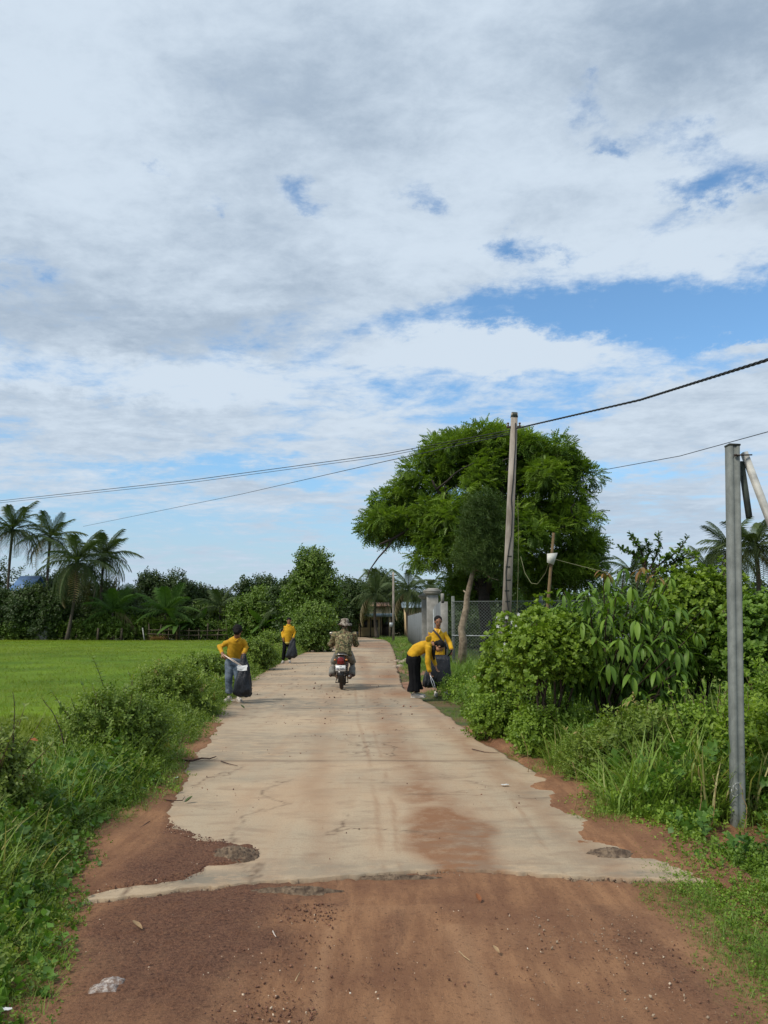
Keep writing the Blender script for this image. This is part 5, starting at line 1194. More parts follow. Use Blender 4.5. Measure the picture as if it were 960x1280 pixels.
v, f, t = inst(TUFTS[0], pos, np.stack([np.cos(ang), np.sin(ang), 0 * ang], -1), np.tile(A(0, 0, 1), (n, 1)), RNG.uniform(.6, 1.05, n)); tag(mesh_np('straw_bundle', v, f, STRAW), 'small straw bundle at the left end of the rail fence', 'straw bundle')

# ------------------------------------------------------------------ heaps, rubble, litter
def mound(name, label, cat, cx, cy, rx, ry, h_, mat, res=70, rough=.3, zb=None, freq=5, seed=0, kind=None):
    u = np.linspace(-1.15, 1.15, res); X, Y = np.meshgrid(u, u); r = np.sqrt(X ** 2 + Y ** 2) + (fbm(X * 2 + seed, Y * 2, 101 + seed, 3) - .5) * .6
    hh = h_ * (1 - sstep(r, .15, 1.0)) ** .9 * (.7 + .6 * fbm(X * freq, Y * freq, 105 + seed, 4)) + h_ * rough * (fbm(X * freq * 2.4, Y * freq * 2.4, 107 + seed, 3) - .5) * (r < 1)
    wx = cx + X * rx; wy = cy + Y * ry; base = height(wx, wy) if zb is None else zb
    z_ = np.where(r > .98, base - .03, base + hh); v = np.stack([wx - cx, wy - cy, z_], -1).reshape(-1, 3); i = np.arange(res * res).reshape(res, res)
    f = np.stack([i[:-1, :-1], i[:-1, 1:], i[1:, 1:], i[1:, :-1]], -1).reshape(-1, 4)
    return tag(mesh_np(name, v, f, mat, smooth=True, loc=(cx, cy, 0)), label, cat, kind=kind)
SAND = simple('reddish_sand', lin(186, 146, 114), lin(150, 108, 80), 4, .95, .8, 30, dist=.02)
x, y = gr(612, 862); mound('sand_heap', 'low heap of reddish sand beside the standing woman', 'sand heap', x + .1, y + 1.1, .95, .7, .26, SAND)
x, y = gr(600, 866); mound('sand_heap', 'flat spill of sand in the grass in front of the heap', 'sand heap', x + .3, y + .2, .6, .35, .07, SAND, seed=3)
RUB = simple('rough_rubble', lin(138, 118, 96), lin(76, 60, 48), 22, .95, 1.0, 70, dist=.015)
x, y = gr(292, 1070); mound('broken_concrete_patch', 'rough grey lump of broken concrete at the left corner of the slab', 'rubble', x, y, .165, .17, .042, RUB, zb=.004, freq=7, rough=.8)
x, y = gr(766, 1067); mound('broken_concrete_patch', 'small rough gravelly patch at the right corner of the slab', 'rubble', x, y, .16, .10, .022, RUB, zb=.004, freq=7, seed=5, rough=.8)
x, y = gr(370, 1110); mound('crumbled_slab_edge', 'crumbled gravelly concrete along the middle of the slab edge', 'rubble', x, y - .02, .28, .06, .022, RUB, zb=-.014, freq=7, seed=8, rough=.9)
x, y = gr(500, 1094); mound('crumbled_slab_edge', 'thin crumbled strip at the centre of the slab edge', 'rubble', x, y - .01, .26, .035, .014, RUB, zb=-.010, freq=7, seed=9, rough=.9)
# bare entrance track to the gate
TRK = simple('bare_track', lin(150, 112, 86), lin(112, 78, 58), 1.6, .95, .5, 20, dist=.02)
mound('gate_track', None, None, 1.15, 26.2, 1.1, 3.4, .05, TRK, kind='structure', rough=.2)
mound('gate_track', None, None, .95, 19.6, .75, 1.8, .045, TRK, kind='structure', rough=.2, seed=2)
# pebbles and crumbs
OCT = (A((1, 0, 0), (-1, 0, 0), (0, 1, 0), (0, -1, 0), (0, 0, .8), (0, 0, -.8)), I((0, 2, 4), (2, 1, 4), (1, 3, 4), (3, 0, 4), (2, 0, 5), (1, 2, 5), (3, 1, 5), (0, 3, 5)))
def crumbs(name, n, rect, zf_, s0, s1, mat, thr=.5, fr=2.5, seed=0, cond=None):
    x = RNG.uniform(rect[0], rect[1], n); y = RNG.uniform(rect[2], rect[3], n); m = fbm(x * fr, y * fr, 120 + seed, 4) + RNG.normal(0, .06, n) > thr
    if cond is not None: m &= cond(x, y)
    x, y = x[m], y[m]; k = len(x); z_ = zf_(x, y) if callable(zf_) else np.full(k, zf_)
    s_ = s0 + (s1 - s0) * RNG.random(k) ** 3; v, f, t = inst(OCT, np.stack([x, y, z_ + s_ * .2], -1), randdir(k), randdir(k), np.stack([s_, s_ * RNG.uniform(.6, 1.3, k), s_ * .7], -1))
    return tag(mesh_np(name, v, f, mat, fattr={'tint': t}), kind='stuff')
def tintmat(name, c1, c2, c3):
    m, gg, p, o = newmat(name); t = gg.attr('tint'); c = gg.mix(t, c1, c2); c = gg.mix(gg.ramp(t, .93, .96), c, c3); gg.l.new(c, p.inputs['Base Color']); p.inputs['Roughness'].default_value = .9; return m
CRM = tintmat('soil_crumbs', lin(66, 42, 34), lin(140, 98, 76), lin(205, 185, 160))
PEB = tintmat('pale_gravel', lin(120, 100, 82), lin(176, 156, 132), lin(214, 204, 188))
crumbs('soil_crumbs', 14000, (-1.75, -.25, 2.2, 4.5), -.012, .002, .009, CRM, .44)
crumbs('soil_crumbs', 6000, (-1.0, 2.2, 1.9, 4.45), -.010, .002, .008, CRM, .54, seed=3)
crumbs('soil_crumbs', 9000, (-1.6, -.75, 4.6, 6.2), .012, .002, .008, CRM, .45, seed=5, cond=lambda x, y: poly_sd(x, y, PLs) > .02)
crumbs('gravel', 700, (-1.7, 2.2, 2.0, 4.4), -.010, .002, .0065, PEB, .54, seed=6)
crumbs('gravel', 600, (.75, 1.35, 2.0, 4.4), -.006, .002, .009, PEB, .42, seed=7)
crumbs('road_debris', 1300, (-2.2, 1.8, 4.5, 13), .003, .003, .011, CRM, .60, fr=1.5, seed=8, cond=lambda x, y: (x > rl(y) + .05) & (x < rr(y) - .02) & (y > front(x) + .02))
crumbs('road_debris', 500, (-4, 1, 12, 40), .004, .008, .03, CRM, .58, fr=.8, seed=9, cond=lambda x, y: (x > rl(y) + .05) & (x < rr(y) - .02))
n = 700; xc = RNG.uniform(-1.7, 1.75, n); yc = front(xc) - RNG.exponential(.035, n) + .012; k_ = fbm(xc * 3, xc * 0, 171, 3) > .42; xc, yc = xc[k_], yc[k_]; n = len(xc); s_ = .002 + .011 * RNG.random(n) ** 3
v, f, t = inst(OCT, np.stack([xc, yc - .01, np.full(n, -.013)], -1), randdir(n), randdir(n), np.stack([s_, s_ * RNG.uniform(.6, 1.5, n), s_ * .6], -1)); tag(mesh_np('slab_chips', v, f, tintmat('chip_concrete', lin(92, 70, 56), lin(150, 132, 112), lin(176, 160, 138)), fattr={'tint': t}), kind='stuff')
# dead twigs and leaves as single things
TW = simple('twig_bark', lin(92, 62, 48), lin(60, 42, 34), 20, .9); PALETW = simple('pale_twig', lin(190, 164, 124), lin(160, 132, 98), 20, .8)
def twig(label, pts, r, mat=TW, z=.008, zf_=None):
    P_ = [Vector((*gr(px, py), z + (zf_ or 0) + rs.uniform(0, .008))) for px, py in pts]
    v, f, t = tube(P_, np.linspace(r, r * .4, len(P_)), 6); o0 = np.array([P_[0].x, P_[0].y, 0]); return tag(mesh_np('twig', v - o0, f, mat, loc=tuple(o0), smooth=True), label, 'twig')
twig('crooked dark branch lying across the left edge of the concrete', [(224, 953), (240, 954), (252, 950), (262, 951), (270, 948)], .013, z=.018)
twig('thin twig on the concrete right of the crooked dark branch', [(276, 953), (286, 956), (297, 959)], .006)
twig('hair-thin twig below the dark branch at the verge', [(205, 1002), (216, 1004), (228, 1003), (231, 998)], .006, z=.014)
twig('pale twig on the verge mud below the dark branch', [(168, 1043), (178, 1036), (187, 1030)], .005, z=.014)
twig('pale stick on the red dirt right of centre', [(574, 1190), (580, 1195), (587, 1201)], .0035, PALETW, -.004)
twig('small white stick on the dark crumbly dirt', [(341, 1163), (343, 1168), (345, 1172)], .0038, simple('bleached_stick', lin(226, 210, 196)), -.004)
twig('short yellow straw on the dirt at lower left of centre', [(369, 1226), (372, 1221), (375, 1216)], .0028, PALETW, -.004)
twig('thin twig on the right verge edge near the slab joint', [(590, 938), (606, 941), (624, 943)], .006)
def deadleaf(label, px, py, s_, col, rz, name='dead_leaf'):
    tv, tf = leafT(.6, -.5, .25, (0, .2, .45, .7, .9, 1.0), (.05, .7, 1.0, .8, .45, .05)); x, y = gr(px, py); me_mat = bpy.data.materials.get(col[0]) or simple(col[0], col[1], col[2], 30, .8)
    o = mesh_np(name, (tv - A(0, .5, -.05)) * s_, tf, me_mat, smooth=True, loc=(x, y, .012 if y > 4.7 else .0)); o.rotation_euler = (.1, 0, rz); return tag(o, label, 'leaf')
OR = ('orange_dead_leaf', lin(150, 92, 50), lin(104, 62, 36)); PAL = ('pale_dead_leaf', lin(178, 150, 112), lin(150, 120, 86)); GRL = ('fallen_green_leaf', lin(70, 92, 40), lin(56, 70, 34))
deadleaf('curled orange dead leaf on the dirt just below the slab edge', 598, 1126, .052, OR, .4)
deadleaf('pale tan leaf on the dirt left of the white stick', 171, 1161, .06, PAL, 1.4)
deadleaf('brown leaf flake on the dirt right of the orange leaf', 620, 1190, .04, PAL, .8)
deadleaf('green leaf dropped on the mud at the left verge', 236, 1004, .07, GRL, -1.0)
deadleaf('dark green leaf pair on the concrete near the man in jeans', 303, 886, .09, GRL, 1.2)
# litter
WPL = simple('white_litter', lin(226, 226, 222), lin(190, 190, 188), 12, .4)
def scrap(label, px, py, w, l, rz, z=.006, h_=.012, name='litter_scrap', mat=WPL):
    u = np.linspace(-.5, .5, 8); X, Y = np.meshgrid(u, u); Z = h_ * (.5 + fbm(X * 4 + px, Y * 4, 131, 3)); X2 = X * (1 + .3 * (fbm(Y * 3, X, int(px), 2) - .5)); Y2 = Y * (1 + .3 * (fbm(X * 3, Y, int(py), 2) - .5))
    v = np.stack([X2 * w, Y2 * l, Z], -1).reshape(-1, 3); vb = v.copy(); vb[:, 2] -= .0015; i = np.arange(64).reshape(8, 8)
    f = np.stack([i[:-1, :-1], i[:-1, 1:], i[1:, 1:], i[1:, :-1]], -1).reshape(-1, 4); x, y = gr(px, py)
    o = mesh_np(name, np.concatenate([v, vb]), np.concatenate([f, f[:, ::-1] + 64]), mat, smooth=True, loc=(x, y, z)); o.rotation_euler = (0, 0, rz); return tag(o, label, 'litter')
scrap('flat white scrap on the right side of the concrete', 631, 983, .07, .035, .1)
scrap('white scrap on the verge mud below the dark branch', 221, 975, .04, .04, .4, .012)
scrap('tiny white scrap at the grass edge near the man in jeans', 291, 878, .08, .08, .4, .03)
scrap('crumpled grey scrap in the bottom left corner of the photo', 8, 1276, .035, .03, .4, .03)
m, gg, p, o = newmat('clear_plastic'); CLP = m
pos_ = gg.new('ShaderNodeTexCoord').outputs['Object']; gg.l.new(gg.mix(gg.ramp(gg.noise(pos_, 60, 4, .7), .4, .65), lin(128, 104, 88), lin(186, 176, 168)), p.inputs['Base Color']); p.inputs['Roughness'].default_value = .22; p.inputs['Alpha'].default_value = .82
bump(gg, p, gg.noise(pos_, 45, 4, .6), .8, .01)
x, y = gr(134, 1232); root = empty('plastic_packet', (x, y, -.012), 'crumpled clear plastic packet with two puffed halves on the dirt at lower left', 'plastic packet')
def pillow(cx, cy, w, l, h_, rz, sd_):
    n = 22; u = np.linspace(-1, 1, n); X, Y = np.meshgrid(u, u); e = np.clip((1 - X ** 2) * (1 - Y ** 2), 0, 1) ** .45; Z = h_ * e * (.75 + .5 * fbm(X * 3, Y * 3, sd_, 3)) + .002
    XX_ = X * w / 2 + .004 * (fbm(Y * 4, X * 2, sd_ + 1, 2) - .5); YY_ = Y * l / 2 + .004 * (fbm(X * 4, Y * 2, sd_ + 2, 2) - .5); c_, s_ = math.cos(rz), math.sin(rz)
    v = np.stack([cx + XX_ * c_ - YY_ * s_, cy + XX_ * s_ + YY_ * c_, Z], -1).reshape(-1, 3); vb = v.copy(); vb[:, 2] = .0005; i = np.arange(n * n).reshape(n, n)
    f = np.stack([i[:-1, :-1], i[:-1, 1:], i[1:, 1:], i[1:, :-1]], -1).reshape(-1, 4); return np.concatenate([v, vb]), [f, f[:, ::-1] + n * n]
solid('pouch', pillow(.006, .042, .105, .066, .022, .08, 141), CLP, root, True); solid('pouch', pillow(-.008, -.022, .12, .062, .026, .12, 151), CLP, root, True)
solid('seal_strip', pillow(.05, .0, .018, .13, .004, -.25, 161), simple('tan_film', lin(176, 140, 108)), root, True)
# stones by the gate track
STN = simple('field_stone', lin(176, 160, 140), lin(128, 112, 98), 6, .9, .5, 30)
for k, (px, py, s_) in enumerate([(497, 826, .20), (505, 828, .26), (509, 824, .18), (500, 832, .16), (513, 830, .2), (494, 833, .14)]):
    x, y = gr(px, py); bm_v = OCT[0]; tv = nrm(np.concatenate([OCT[0], *[((OCT[0][a] + OCT[0][b]) / 2)[None] for a, b in ((0, 2), (2, 1), (1, 3), (3, 0), (0, 4), (2, 4), (1, 4), (3, 4))]])) * RNG.uniform(.75, 1.1, (14, 1))
    tf = I((0, 6, 10), (6, 2, 11), (6, 11, 10), (10, 11, 4), (2, 7, 11), (7, 1, 12), (7, 12, 11), (11, 12, 4), (1, 8, 12), (8, 3, 13), (8, 13, 12), (12, 13, 4), (3, 9, 13), (9, 0, 10), (9, 10, 13), (13, 10, 4))
    tag(mesh_np('stone', tv * A(s_, s_ * .8, s_ * .6), tf, STN, loc=(x, y, hz(x, y) + .03)), ['pale stone second from the left in the row by the gate track', 'largest pale stone in the row by the gate track', 'pale stone at the back of the row by the gate track', 'small pale stone in front of the row by the gate track', 'pale stone at the right end of the row by the gate track', 'smallest pale stone at the left end of the row by the gate track'][k], 'stone', 'stones by the gate track')
# ------------------------------------------------------------------ people
DG = lambda: bpy.context.evaluated_depsgraph_get()
def remesh(parts, vox, smooth=4, name='tmp'):
    v, f = joinraw(parts); o = mesh_np(name, v, f)
    m = o.modifiers.new('r', 'REMESH'); m.mode = 'VOXEL'; m.voxel_size = vox
    s_ = o.modifiers.new('s', 'SMOOTH'); s_.iterations = smooth; s_.factor = .5
    me = bpy.data.meshes.new_from_object(o.evaluated_get(DG())); old = o.data
    bpy.data.objects.remove(o); bpy.data.meshes.remove(old)
    n = len(me.vertices); co = np.empty(n * 3, np.float32); me.vertices.foreach_get('co', co)
    me.polygons.foreach_set('use_smooth', np.ones(len(me.polygons), dtype=bool))
    return me, co.reshape(-1, 3)
def remobj(name, parts, vox, mat, parent, smooth=4, wrinkle=0, wf=9, seed=0, stretch=(1, 1, 1)):
    me, co = remesh(parts, vox, smooth); me.name = name
    if wrinkle:
        nn = np.empty(len(co) * 3, np.float32); me.vertices.foreach_get('normal', nn); nn = nn.reshape(-1, 3)
        a = fbm(co[:, 0] * wf * stretch[0] + co[:, 2] * wf * .6 * stretch[2], co[:, 2] * wf * stretch[2] + co[:, 1] * wf * .8, 200 + seed, 3) - .5
        me.vertices.foreach_set('co', (co + nn * (a * 2 * wrinkle)[:, None]).astype(np.float32).reshape(-1)); me.update()
    me.materials.append(mat); o = bpy.data.objects.new(name, me); COL.objects.link(o)
    if parent is not None: o.parent = parent
    return o
def ell(c, r, n=14, rot=None):
    """ellipsoid; rot 3x3 columns = axes"""
    v = []; f = []; m = n // 2 + 1
    for i_ in range(m + 1):
        th = math.pi * i_ / m
        for j in range(n): a = 2 * math.pi * j / n; v.append((math.sin(th) * math.cos(a), math.sin(th) * math.sin(a), math.cos(th)))
    for i_ in range(m):
        for j in range(n): f.append((i_ * n + j, (i_ + 1) * n + j, (i_ + 1) * n + (j + 1) % n, i_ * n + (j + 1) % n))
    v = np.array(v) * np.array(r)
    if rot is not None: v = v @ np.array(rot).T
    return v + np.array(tuple(c)), [I(*f)]
def etube(pts, rx, ry, side, n=16, ef=.55):
    """elliptical loft; rx along the side direction, ry across it; rounded ends"""
    P_ = [np.array(tuple(q), float) for q in pts]; rx = list(rx); ry = list(ry)
    T0 = P_[0] - P_[1]; T0 /= np.linalg.norm(T0); T1 = P_[-1] - P_[-2]; T1 /= np.linalg.norm(T1)
    e0, e1 = min(rx[0], ry[0]) * .55, min(rx[-1], ry[-1]) * ef
    P_ = [P_[0] + T0 * e0, P_[0] + T0 * e0 * .6] + P_ + [P_[-1] + T1 * e1 * .6, P_[-1] + T1 * e1]
    kk_ = .8 if ef > .3 else .97; rx = [rx[0] * .3, rx[0] * .8] + rx + [rx[-1] * kk_, rx[-1] * .3]; ry = [ry[0] * .3, ry[0] * .8] + ry + [ry[-1] * kk_, ry[-1] * .3]
    P_ = np.array(P_); T_ = nrm(np.gradient(P_, axis=0)); v = []
    s0 = np.array(tuple(side), float)
    for k in range(len(P_)):
        s_ = s0 - T_[k] * (s0 @ T_[k]); s_ /= np.linalg.norm(s_); w = np.cross(T_[k], s_)
        for j in range(n): a = 2 * math.pi * j / n; v.append(P_[k] + rx[k] * math.cos(a) * s_ + ry[k] * math.sin(a) * w)
    m = len(P_); f = [(k * n + j, k * n + (j + 1) % n, (k + 1) * n + (j + 1) % n, (k + 1) * n + j) for k in range(m - 1) for j in range(n)]
    return np.array(v), [I(*f), I(tuple(range(n - 1, -1, -1)), tuple(range((m - 1) * n, m * n)))]
def limb(pts, rad, n=12, ef=.55):
    return etube(pts, rad, rad, (0.31, .2, .93) if abs((Vector(pts[1]) - Vector(pts[0])).normalized().z) < .9 else (1, .1, 0), n, ef)
def V3(*a): return Vector(a)
def hand(wrist, fwd, palm_n, curl=.5, s_=1.0, side=1):
    """palm, four unequal curled fingers, thumb from the side of the palm"""
    f = Vector(fwd).normalized(); n_ = (Vector(palm_n) - f * Vector(palm_n).dot(f)).normalized(); x_ = f.cross(n_) * side; w = Vector(wrist); out_ = []
    out_.append(etube([w, w + f * .035 * s_, w + f * .085 * s_], [.024 * s_, .036 * s_, .040 * s_], [.018 * s_, .016 * s_, .014 * s_], x_, 12))
    for k, (ox, L_) in enumerate(((-.029, .062), (-.010, .074), (.010, .070), (.028, .055))):
        b = w + f * .082 * s_ + x_ * ox * s_; a1 = curl * (.6 + .08 * k); d1 = f * math.cos(a1) + n_ * math.sin(a1); a2 = a1 + curl * 1.1; d2 = f * math.cos(a2) + n_ * math.sin(a2)
        m_ = b + d1 * L_ * .55 * s_; out_.append(limb([b, m_, m_ + d2 * L_ * .5 * s_], [.0095 * s_, .0088 * s_, .0072 * s_], 8))
    tb = w + f * .03 * s_ - x_ * .030 * s_; td = (f * .7 - x_ * .55 + n_ * .45).normalized(); tm = tb + td * .04 * s_
    out_.append(limb([tb, tm, tm + (f * .75 + n_ * .55).normalized() * .03 * s_], [.012 * s_, .011 * s_, .008 * s_], 8))
    return out_
def headparts(c, face, up, s_=1.0):
    """skull, jaw, nose, brow, lips, ears; c = centre of the head"""
    fz = Vector(face).normalized(); u = (Vector(up) - fz * Vector(up).dot(fz)).normalized(); x_ = fz.cross(u); c = Vector(c)
    Rm = np.array([[x_[i_], fz[i_], u[i_]] for i_ in range(3)])
    p = [ell(c + u * .025 * s_ - fz * .01 * s_, (.076 * s_, .094 * s_, .088 * s_), 18, Rm), ell(c - u * .035 * s_ + fz * .022 * s_, (.056 * s_, .062 * s_, .070 * s_), 16, Rm),
         ell(c - u * .005 * s_ + fz * .091 * s_, (.012 * s_, .015 * s_, .022 * s_), 10, Rm), ell(c - u * .016 * s_ + fz * .094 * s_, (.017 * s_, .012 * s_, .010 * s_), 10, Rm),
         ell(c - u * .050 * s_ + fz * .078 * s_, (.024 * s_, .010 * s_, .009 * s_), 10, Rm), ell(c - u * .085 * s_ + fz * .058 * s_, (.022 * s_, .018 * s_, .014 * s_), 10, Rm),
         ell(c + u * .026 * s_ + fz * .078 * s_, (.048 * s_, .012 * s_, .008 * s_), 10, Rm)]
    for q in (-1, 1): p.append(ell(c + x_ * q * .078 * s_ - fz * .004 * s_, (.010 * s_, .018 * s_, .030 * s_), 10, Rm))
    return p, Rm, (c, fz, u, x_)
def face_bits(par, fr_, s_=1.0):
    c, fz, u, x_ = fr_
    for q in (-1, 1):
        e = solid('eye', ell(c + x_ * q * .031 * s_ + u * .008 * s_ + fz * .078 * s_, (.0085 * s_,) * 3, 10), EYEW, par, True)
        solid('iris', ell(c + x_ * q * .031 * s_ + u * .006 * s_ + fz * .084 * s_, (.0062 * s_,) * 3, 8), BLACKM, e, True)
        solid('eyebrow', limb([c + x_ * q * .018 * s_ + u * .028 * s_ + fz * .088 * s_, c + x_ * q * .032 * s_ + u * .032 * s_ + fz * .084 * s_, c + x_ * q * .048 * s_ + u * .027 * s_ + fz * .072 * s_], [.004 * s_] * 3, 6), HAIRM, par, True)
    solid('mouth', limb([c - x_ * .022 * s_ - u * .050 * s_ + fz * .083 * s_, c - u * .049 * s_ + fz * .089 * s_, c + x_ * .022 * s_ - u * .050 * s_ + fz * .083 * s_], [.004 * s_, .0055 * s_, .004 * s_], 6), LIPM, par, True)
EYEW = simple('eye_white', (.30, .27, .25), rough=.3); BLACKM = simple('eye_dark', (.02, .015, .012), rough=.2); HAIRM = simple('black_hair', (.007, .006, .006), (.013, .011, .010), 60, .7, .6, 200, stretch=(1, 1, .2), spec=.15); LIPM = simple('lips', lin(120, 66, 58), rough=.5)
SKIN = simple('skin', lin(168, 120, 90), lin(154, 108, 80), 12, .55); SKIN2 = simple('darker_skin', lin(150, 104, 78), lin(134, 92, 68), 12, .55)
YEL = simple('yellow_cotton', lin(204, 158, 22), lin(186, 138, 14), 7, .9, .35, 400, dist=.002); YELD = simple('mustard_cotton', lin(194, 148, 20), lin(174, 128, 14), 7, .9, .35, 400, dist=.002)
JEAN = simple('faded_denim', lin(120, 132, 144), lin(74, 86, 102), 5, .9, .3, 300, dist=.002); BLKC = simple('black_trousers', (.007, .007, .008), (.012, .012, .013), 8, .95, spec=.08)
WSHOE = simple('white_shoe', lin(206, 200, 190), lin(170, 160, 150), 14, .6); GREYC = simple('grey_trousers', lin(138, 136, 128), lin(104, 102, 96), 8, .9, .3, 200, dist=.002); BRSHOE = simple('brown_shoe', lin(70, 46, 34), lin(50, 34, 26), 14, .6)
m, gg, p, o = newmat('camouflage'); CAMO = m
oc = gg.new('ShaderNodeTexCoord').outputs['Object']; n1_ = gg.noise(oc, 13, 3, .5, .8); n2_ = gg.noise(gg.vec(gg.m('ADD', gg.sep(oc)[0], 4.0), gg.sep(oc)[1], gg.sep(oc)[2]), 17, 3, .5, .8); n3_ = gg.noise(gg.vec(gg.sep(oc)[0], gg.m('ADD', gg.sep(oc)[2], 7.0), gg.sep(oc)[1]), 22, 3, .5, .9)
c = gg.mix(gg.ramp(n1_, .50, .53), lin(128, 118, 84), lin(84, 88, 54)); c = gg.mix(gg.ramp(n2_, .54, .57), c, lin(88, 62, 42)); c = gg.mix(gg.ramp(n3_, .58, .60), c, lin(42, 44, 34)); c = gg.mix(gg.ramp(n3_, .40, .38), c, lin(164, 150, 114))
gg.l.new(c, p.inputs['Base Color']); p.inputs['Roughness'].default_value = .9
m, gg, p, o = newmat('black_plastic_bag'); BAGM = m; p.inputs['Specular IOR Level'].default_value = .3
oc = gg.new('ShaderNodeTexCoord').outputs['Object']; gg.l.new(gg.mix(gg.noise(oc, 4), (.012, .013, .017), (.020, .022, .028)), p.inputs['Base Color']); p.inputs['Roughness'].default_value = .38
bump(gg, p, gg.m('ADD', gg.noise(gg.vec(gg.m('MULTIPLY', gg.sep(oc)[0], 3), gg.sep(oc)[1], gg.m('MULTIPLY', gg.sep(oc)[2], .8)), 9, 5, .65, .6), gg.m('MULTIPLY', gg.noise(oc, 40, 3, .6), .3)), .7, .03)

def rnd_loft(rows, n=40, fold=.012, seed=0, pw=2.6, mat=None):
    """bag: rows = (centre xyz, half width, half depth); superellipse rings with vertical folds"""
    v = []; m = len(rows)
    for k, (c, hw, hd) in enumerate(rows):
        a = np.linspace(0, 2 * math.pi, n, endpoint=False); ca, sa = np.cos(a), np.sin(a)
        r = 1 / (np.abs(ca) ** pw + np.abs(sa) ** pw) ** (1 / pw); fo = 1 + fold / max(hw, .05) * 2 * (fbm(a * 2.2 + seed, np.full(n, k * .35), 300 + seed, 3) - .5) * 2
        v.append(np.stack([c[0] + hw * r * ca * fo, c[1] + hd * r * sa * fo, np.full(n, c[2]) + .01 * np.sin(a * 5 + k)], -1))
    v = np.concatenate(v); f = [(k * n + j, k * n + (j + 1) % n, (k + 1) * n + (j + 1) % n, (k + 1) * n + j) for k in range(m - 1) for j in range(n)]
    return v, [I(*f), I(tuple(range(n - 1, -1, -1)), tuple(range((m - 1) * n, m * n)))]
def dense(rows, n=14):
    t = np.linspace(0, 1, len(rows)); tt = np.linspace(0, 1, n); C_ = np.array([tuple(r[0]) for r in rows]); hw = [r[1] for r in rows]; hd = [r[2] for r in rows]
    return [((np.interp(q, t, C_[:, 0]), np.interp(q, t, C_[:, 1]), np.interp(q, t, C_[:, 2])), np.interp(q, t, hw), np.interp(q, t, hd)) for q in tt]

class Fig:
    def __init__(s, px, Y, label, group=None):
        x = at(px, 777, Y).x; s.Y = Y; s.z = float(max(hz(x, Y) + .02, 0.0)) if rl(Y) < x < rr(Y) else hz(x, Y) + .01
        s.root = empty('person', (x, Y, s.z), label, 'person', group); s.o = Vector(s.root.location)
    def J(s, px, py, dy=0): return at(px, py, s.Y + dy) - s.o
def shoe(par, ank, fwd, mat, L=.26):
    a = Vector(ank); f = Vector(fwd); f.z = 0; f.normalize(); b = V3(a.x, a.y, .045)
    o = remobj('shoe', [etube([b - f * .06, b + f * .03, b + f * .13 + V3(0, 0, -.012), b + f * .18 + V3(0, 0, -.018)], [.036, .042, .044, .034], [.046, .042, .030, .022], f.cross(V3(0, 0, 1)), 14), etube([b + V3(0, 0, .0), b + V3(0, 0, .05)], [.036, .036], [.036, .036], (1, 0, 0), 10)], .008, mat, par, 2)
    solid('sole', etube([b - f * .075 + V3(0, 0, -.036), b + f * .05 + V3(0, 0, -.036), b + f * .20 + V3(0, 0, -.036)], [.034, .044, .036], [.010, .010, .010], f.cross(V3(0, 0, 1)), 12), mat, o, True)

# --- man in jeans by the left verge
F1 = Fig(295, 15.2, 'man in yellow shirt and faded jeans, head bent, beside a black bag on the left', 'litter pickers in yellow shirts'); J = F1.J
root = F1.root
pel = J(292, 826, .02); ch = J(295, 806, -.05); nk = J(296, 797, -.14); hd = J(297, 789.5, -.22)
shR, shL = J(286.5, 802.5, -.08), J(304.5, 802.5, -.10); elR, elL = J(274.5, 808, -.02), J(307.5, 809, -.06); wrR, wrL = J(278, 817.5, -.28), J(304.5, 818, -.26)
hipR, hipL = J(287.5, 829, .02), J(296.5, 829, .02); knR, knL = J(286, 848, -.04), J(298, 848, -.06); anR, anL = J(286.5, 866, .02), J(298.5, 867, 0)
hp, Rm, fr1 = headparts(hd, (0.03, -.55, -.83), (0, -.8, .6))
handR = hand(wrR, (.55, -.5, -.35), (.3, .2, -1), .9, 1, 1); handL = hand(wrL, (-.05, -.3, -1), (-.9, .3, 0), .9, 1, -1)
body = remobj('body', hp + [limb([nk - V3(0, 0, .06), nk, hd], [.062, .055, .055]), etube([pel, ch, nk - V3(0, 0, .05)], [.115, .125, .065], [.08, .085, .055], (1, 0, 0))]
    + [limb([shR, elR, wrR], [.05, .04, .027]), limb([shL, elL, wrL], [.05, .04, .027]), limb([hipR, knR, anR], [.08, .055, .04]), limb([hipL, knL, anL], [.08, .055, .04])] + handR + handL, .0065, SKIN2, root)
face_bits(body, fr1)
c, fz, u, x_ = fr1
remobj('hair', [ell(c + u * .040 - fz * .024, (.090, .100, .092), 20, Rm), ell(c + u * .085 + fz * .045, (.064, .05, .034), 14, Rm), ell(c + u * .055 + fz * .080, (.058, .022, .026), 12, Rm), ell(c - fz * .06 - u * .03, (.07, .045, .05), 14, Rm)], .010, HAIRM, root, 1, .010, 60, 3)
remobj('shirt', [etube([pel + V3(0, 0, -.02), pel + V3(0, 0, .08), ch, ch + (nk - ch) * .62, nk + V3(0, 0, -.015)], [.150, .142, .158, .150, .075], [.118, .110, .122, .105, .070], (1, 0, 0), 20), limb([ch + (shR - ch) * .5, shR, (shR + elR) / 2, elR, wrR + (elR - wrR) * .12], [.075, .062, .054, .050, .040], 14), limb([ch + (shL - ch) * .5, shL, (shL + elL) / 2, elL, wrL + (elL - wrL) * .12], [.075, .062, .054, .050, .040], 14)], .011, YELD, root, 3, .012, 11, 1)
remobj('collar', [limb([nk + V3(-.07, -.01, .0), nk + V3(-.03, -.085, -.035), nk + V3(0, -.10, -.07)], [.014, .016, .012], 8), limb([nk + V3(.07, -.01, .0), nk + V3(.03, -.085, -.035), nk + V3(0, -.10, -.07)], [.014, .016, .012], 8)], .007, YELD, root, 2)
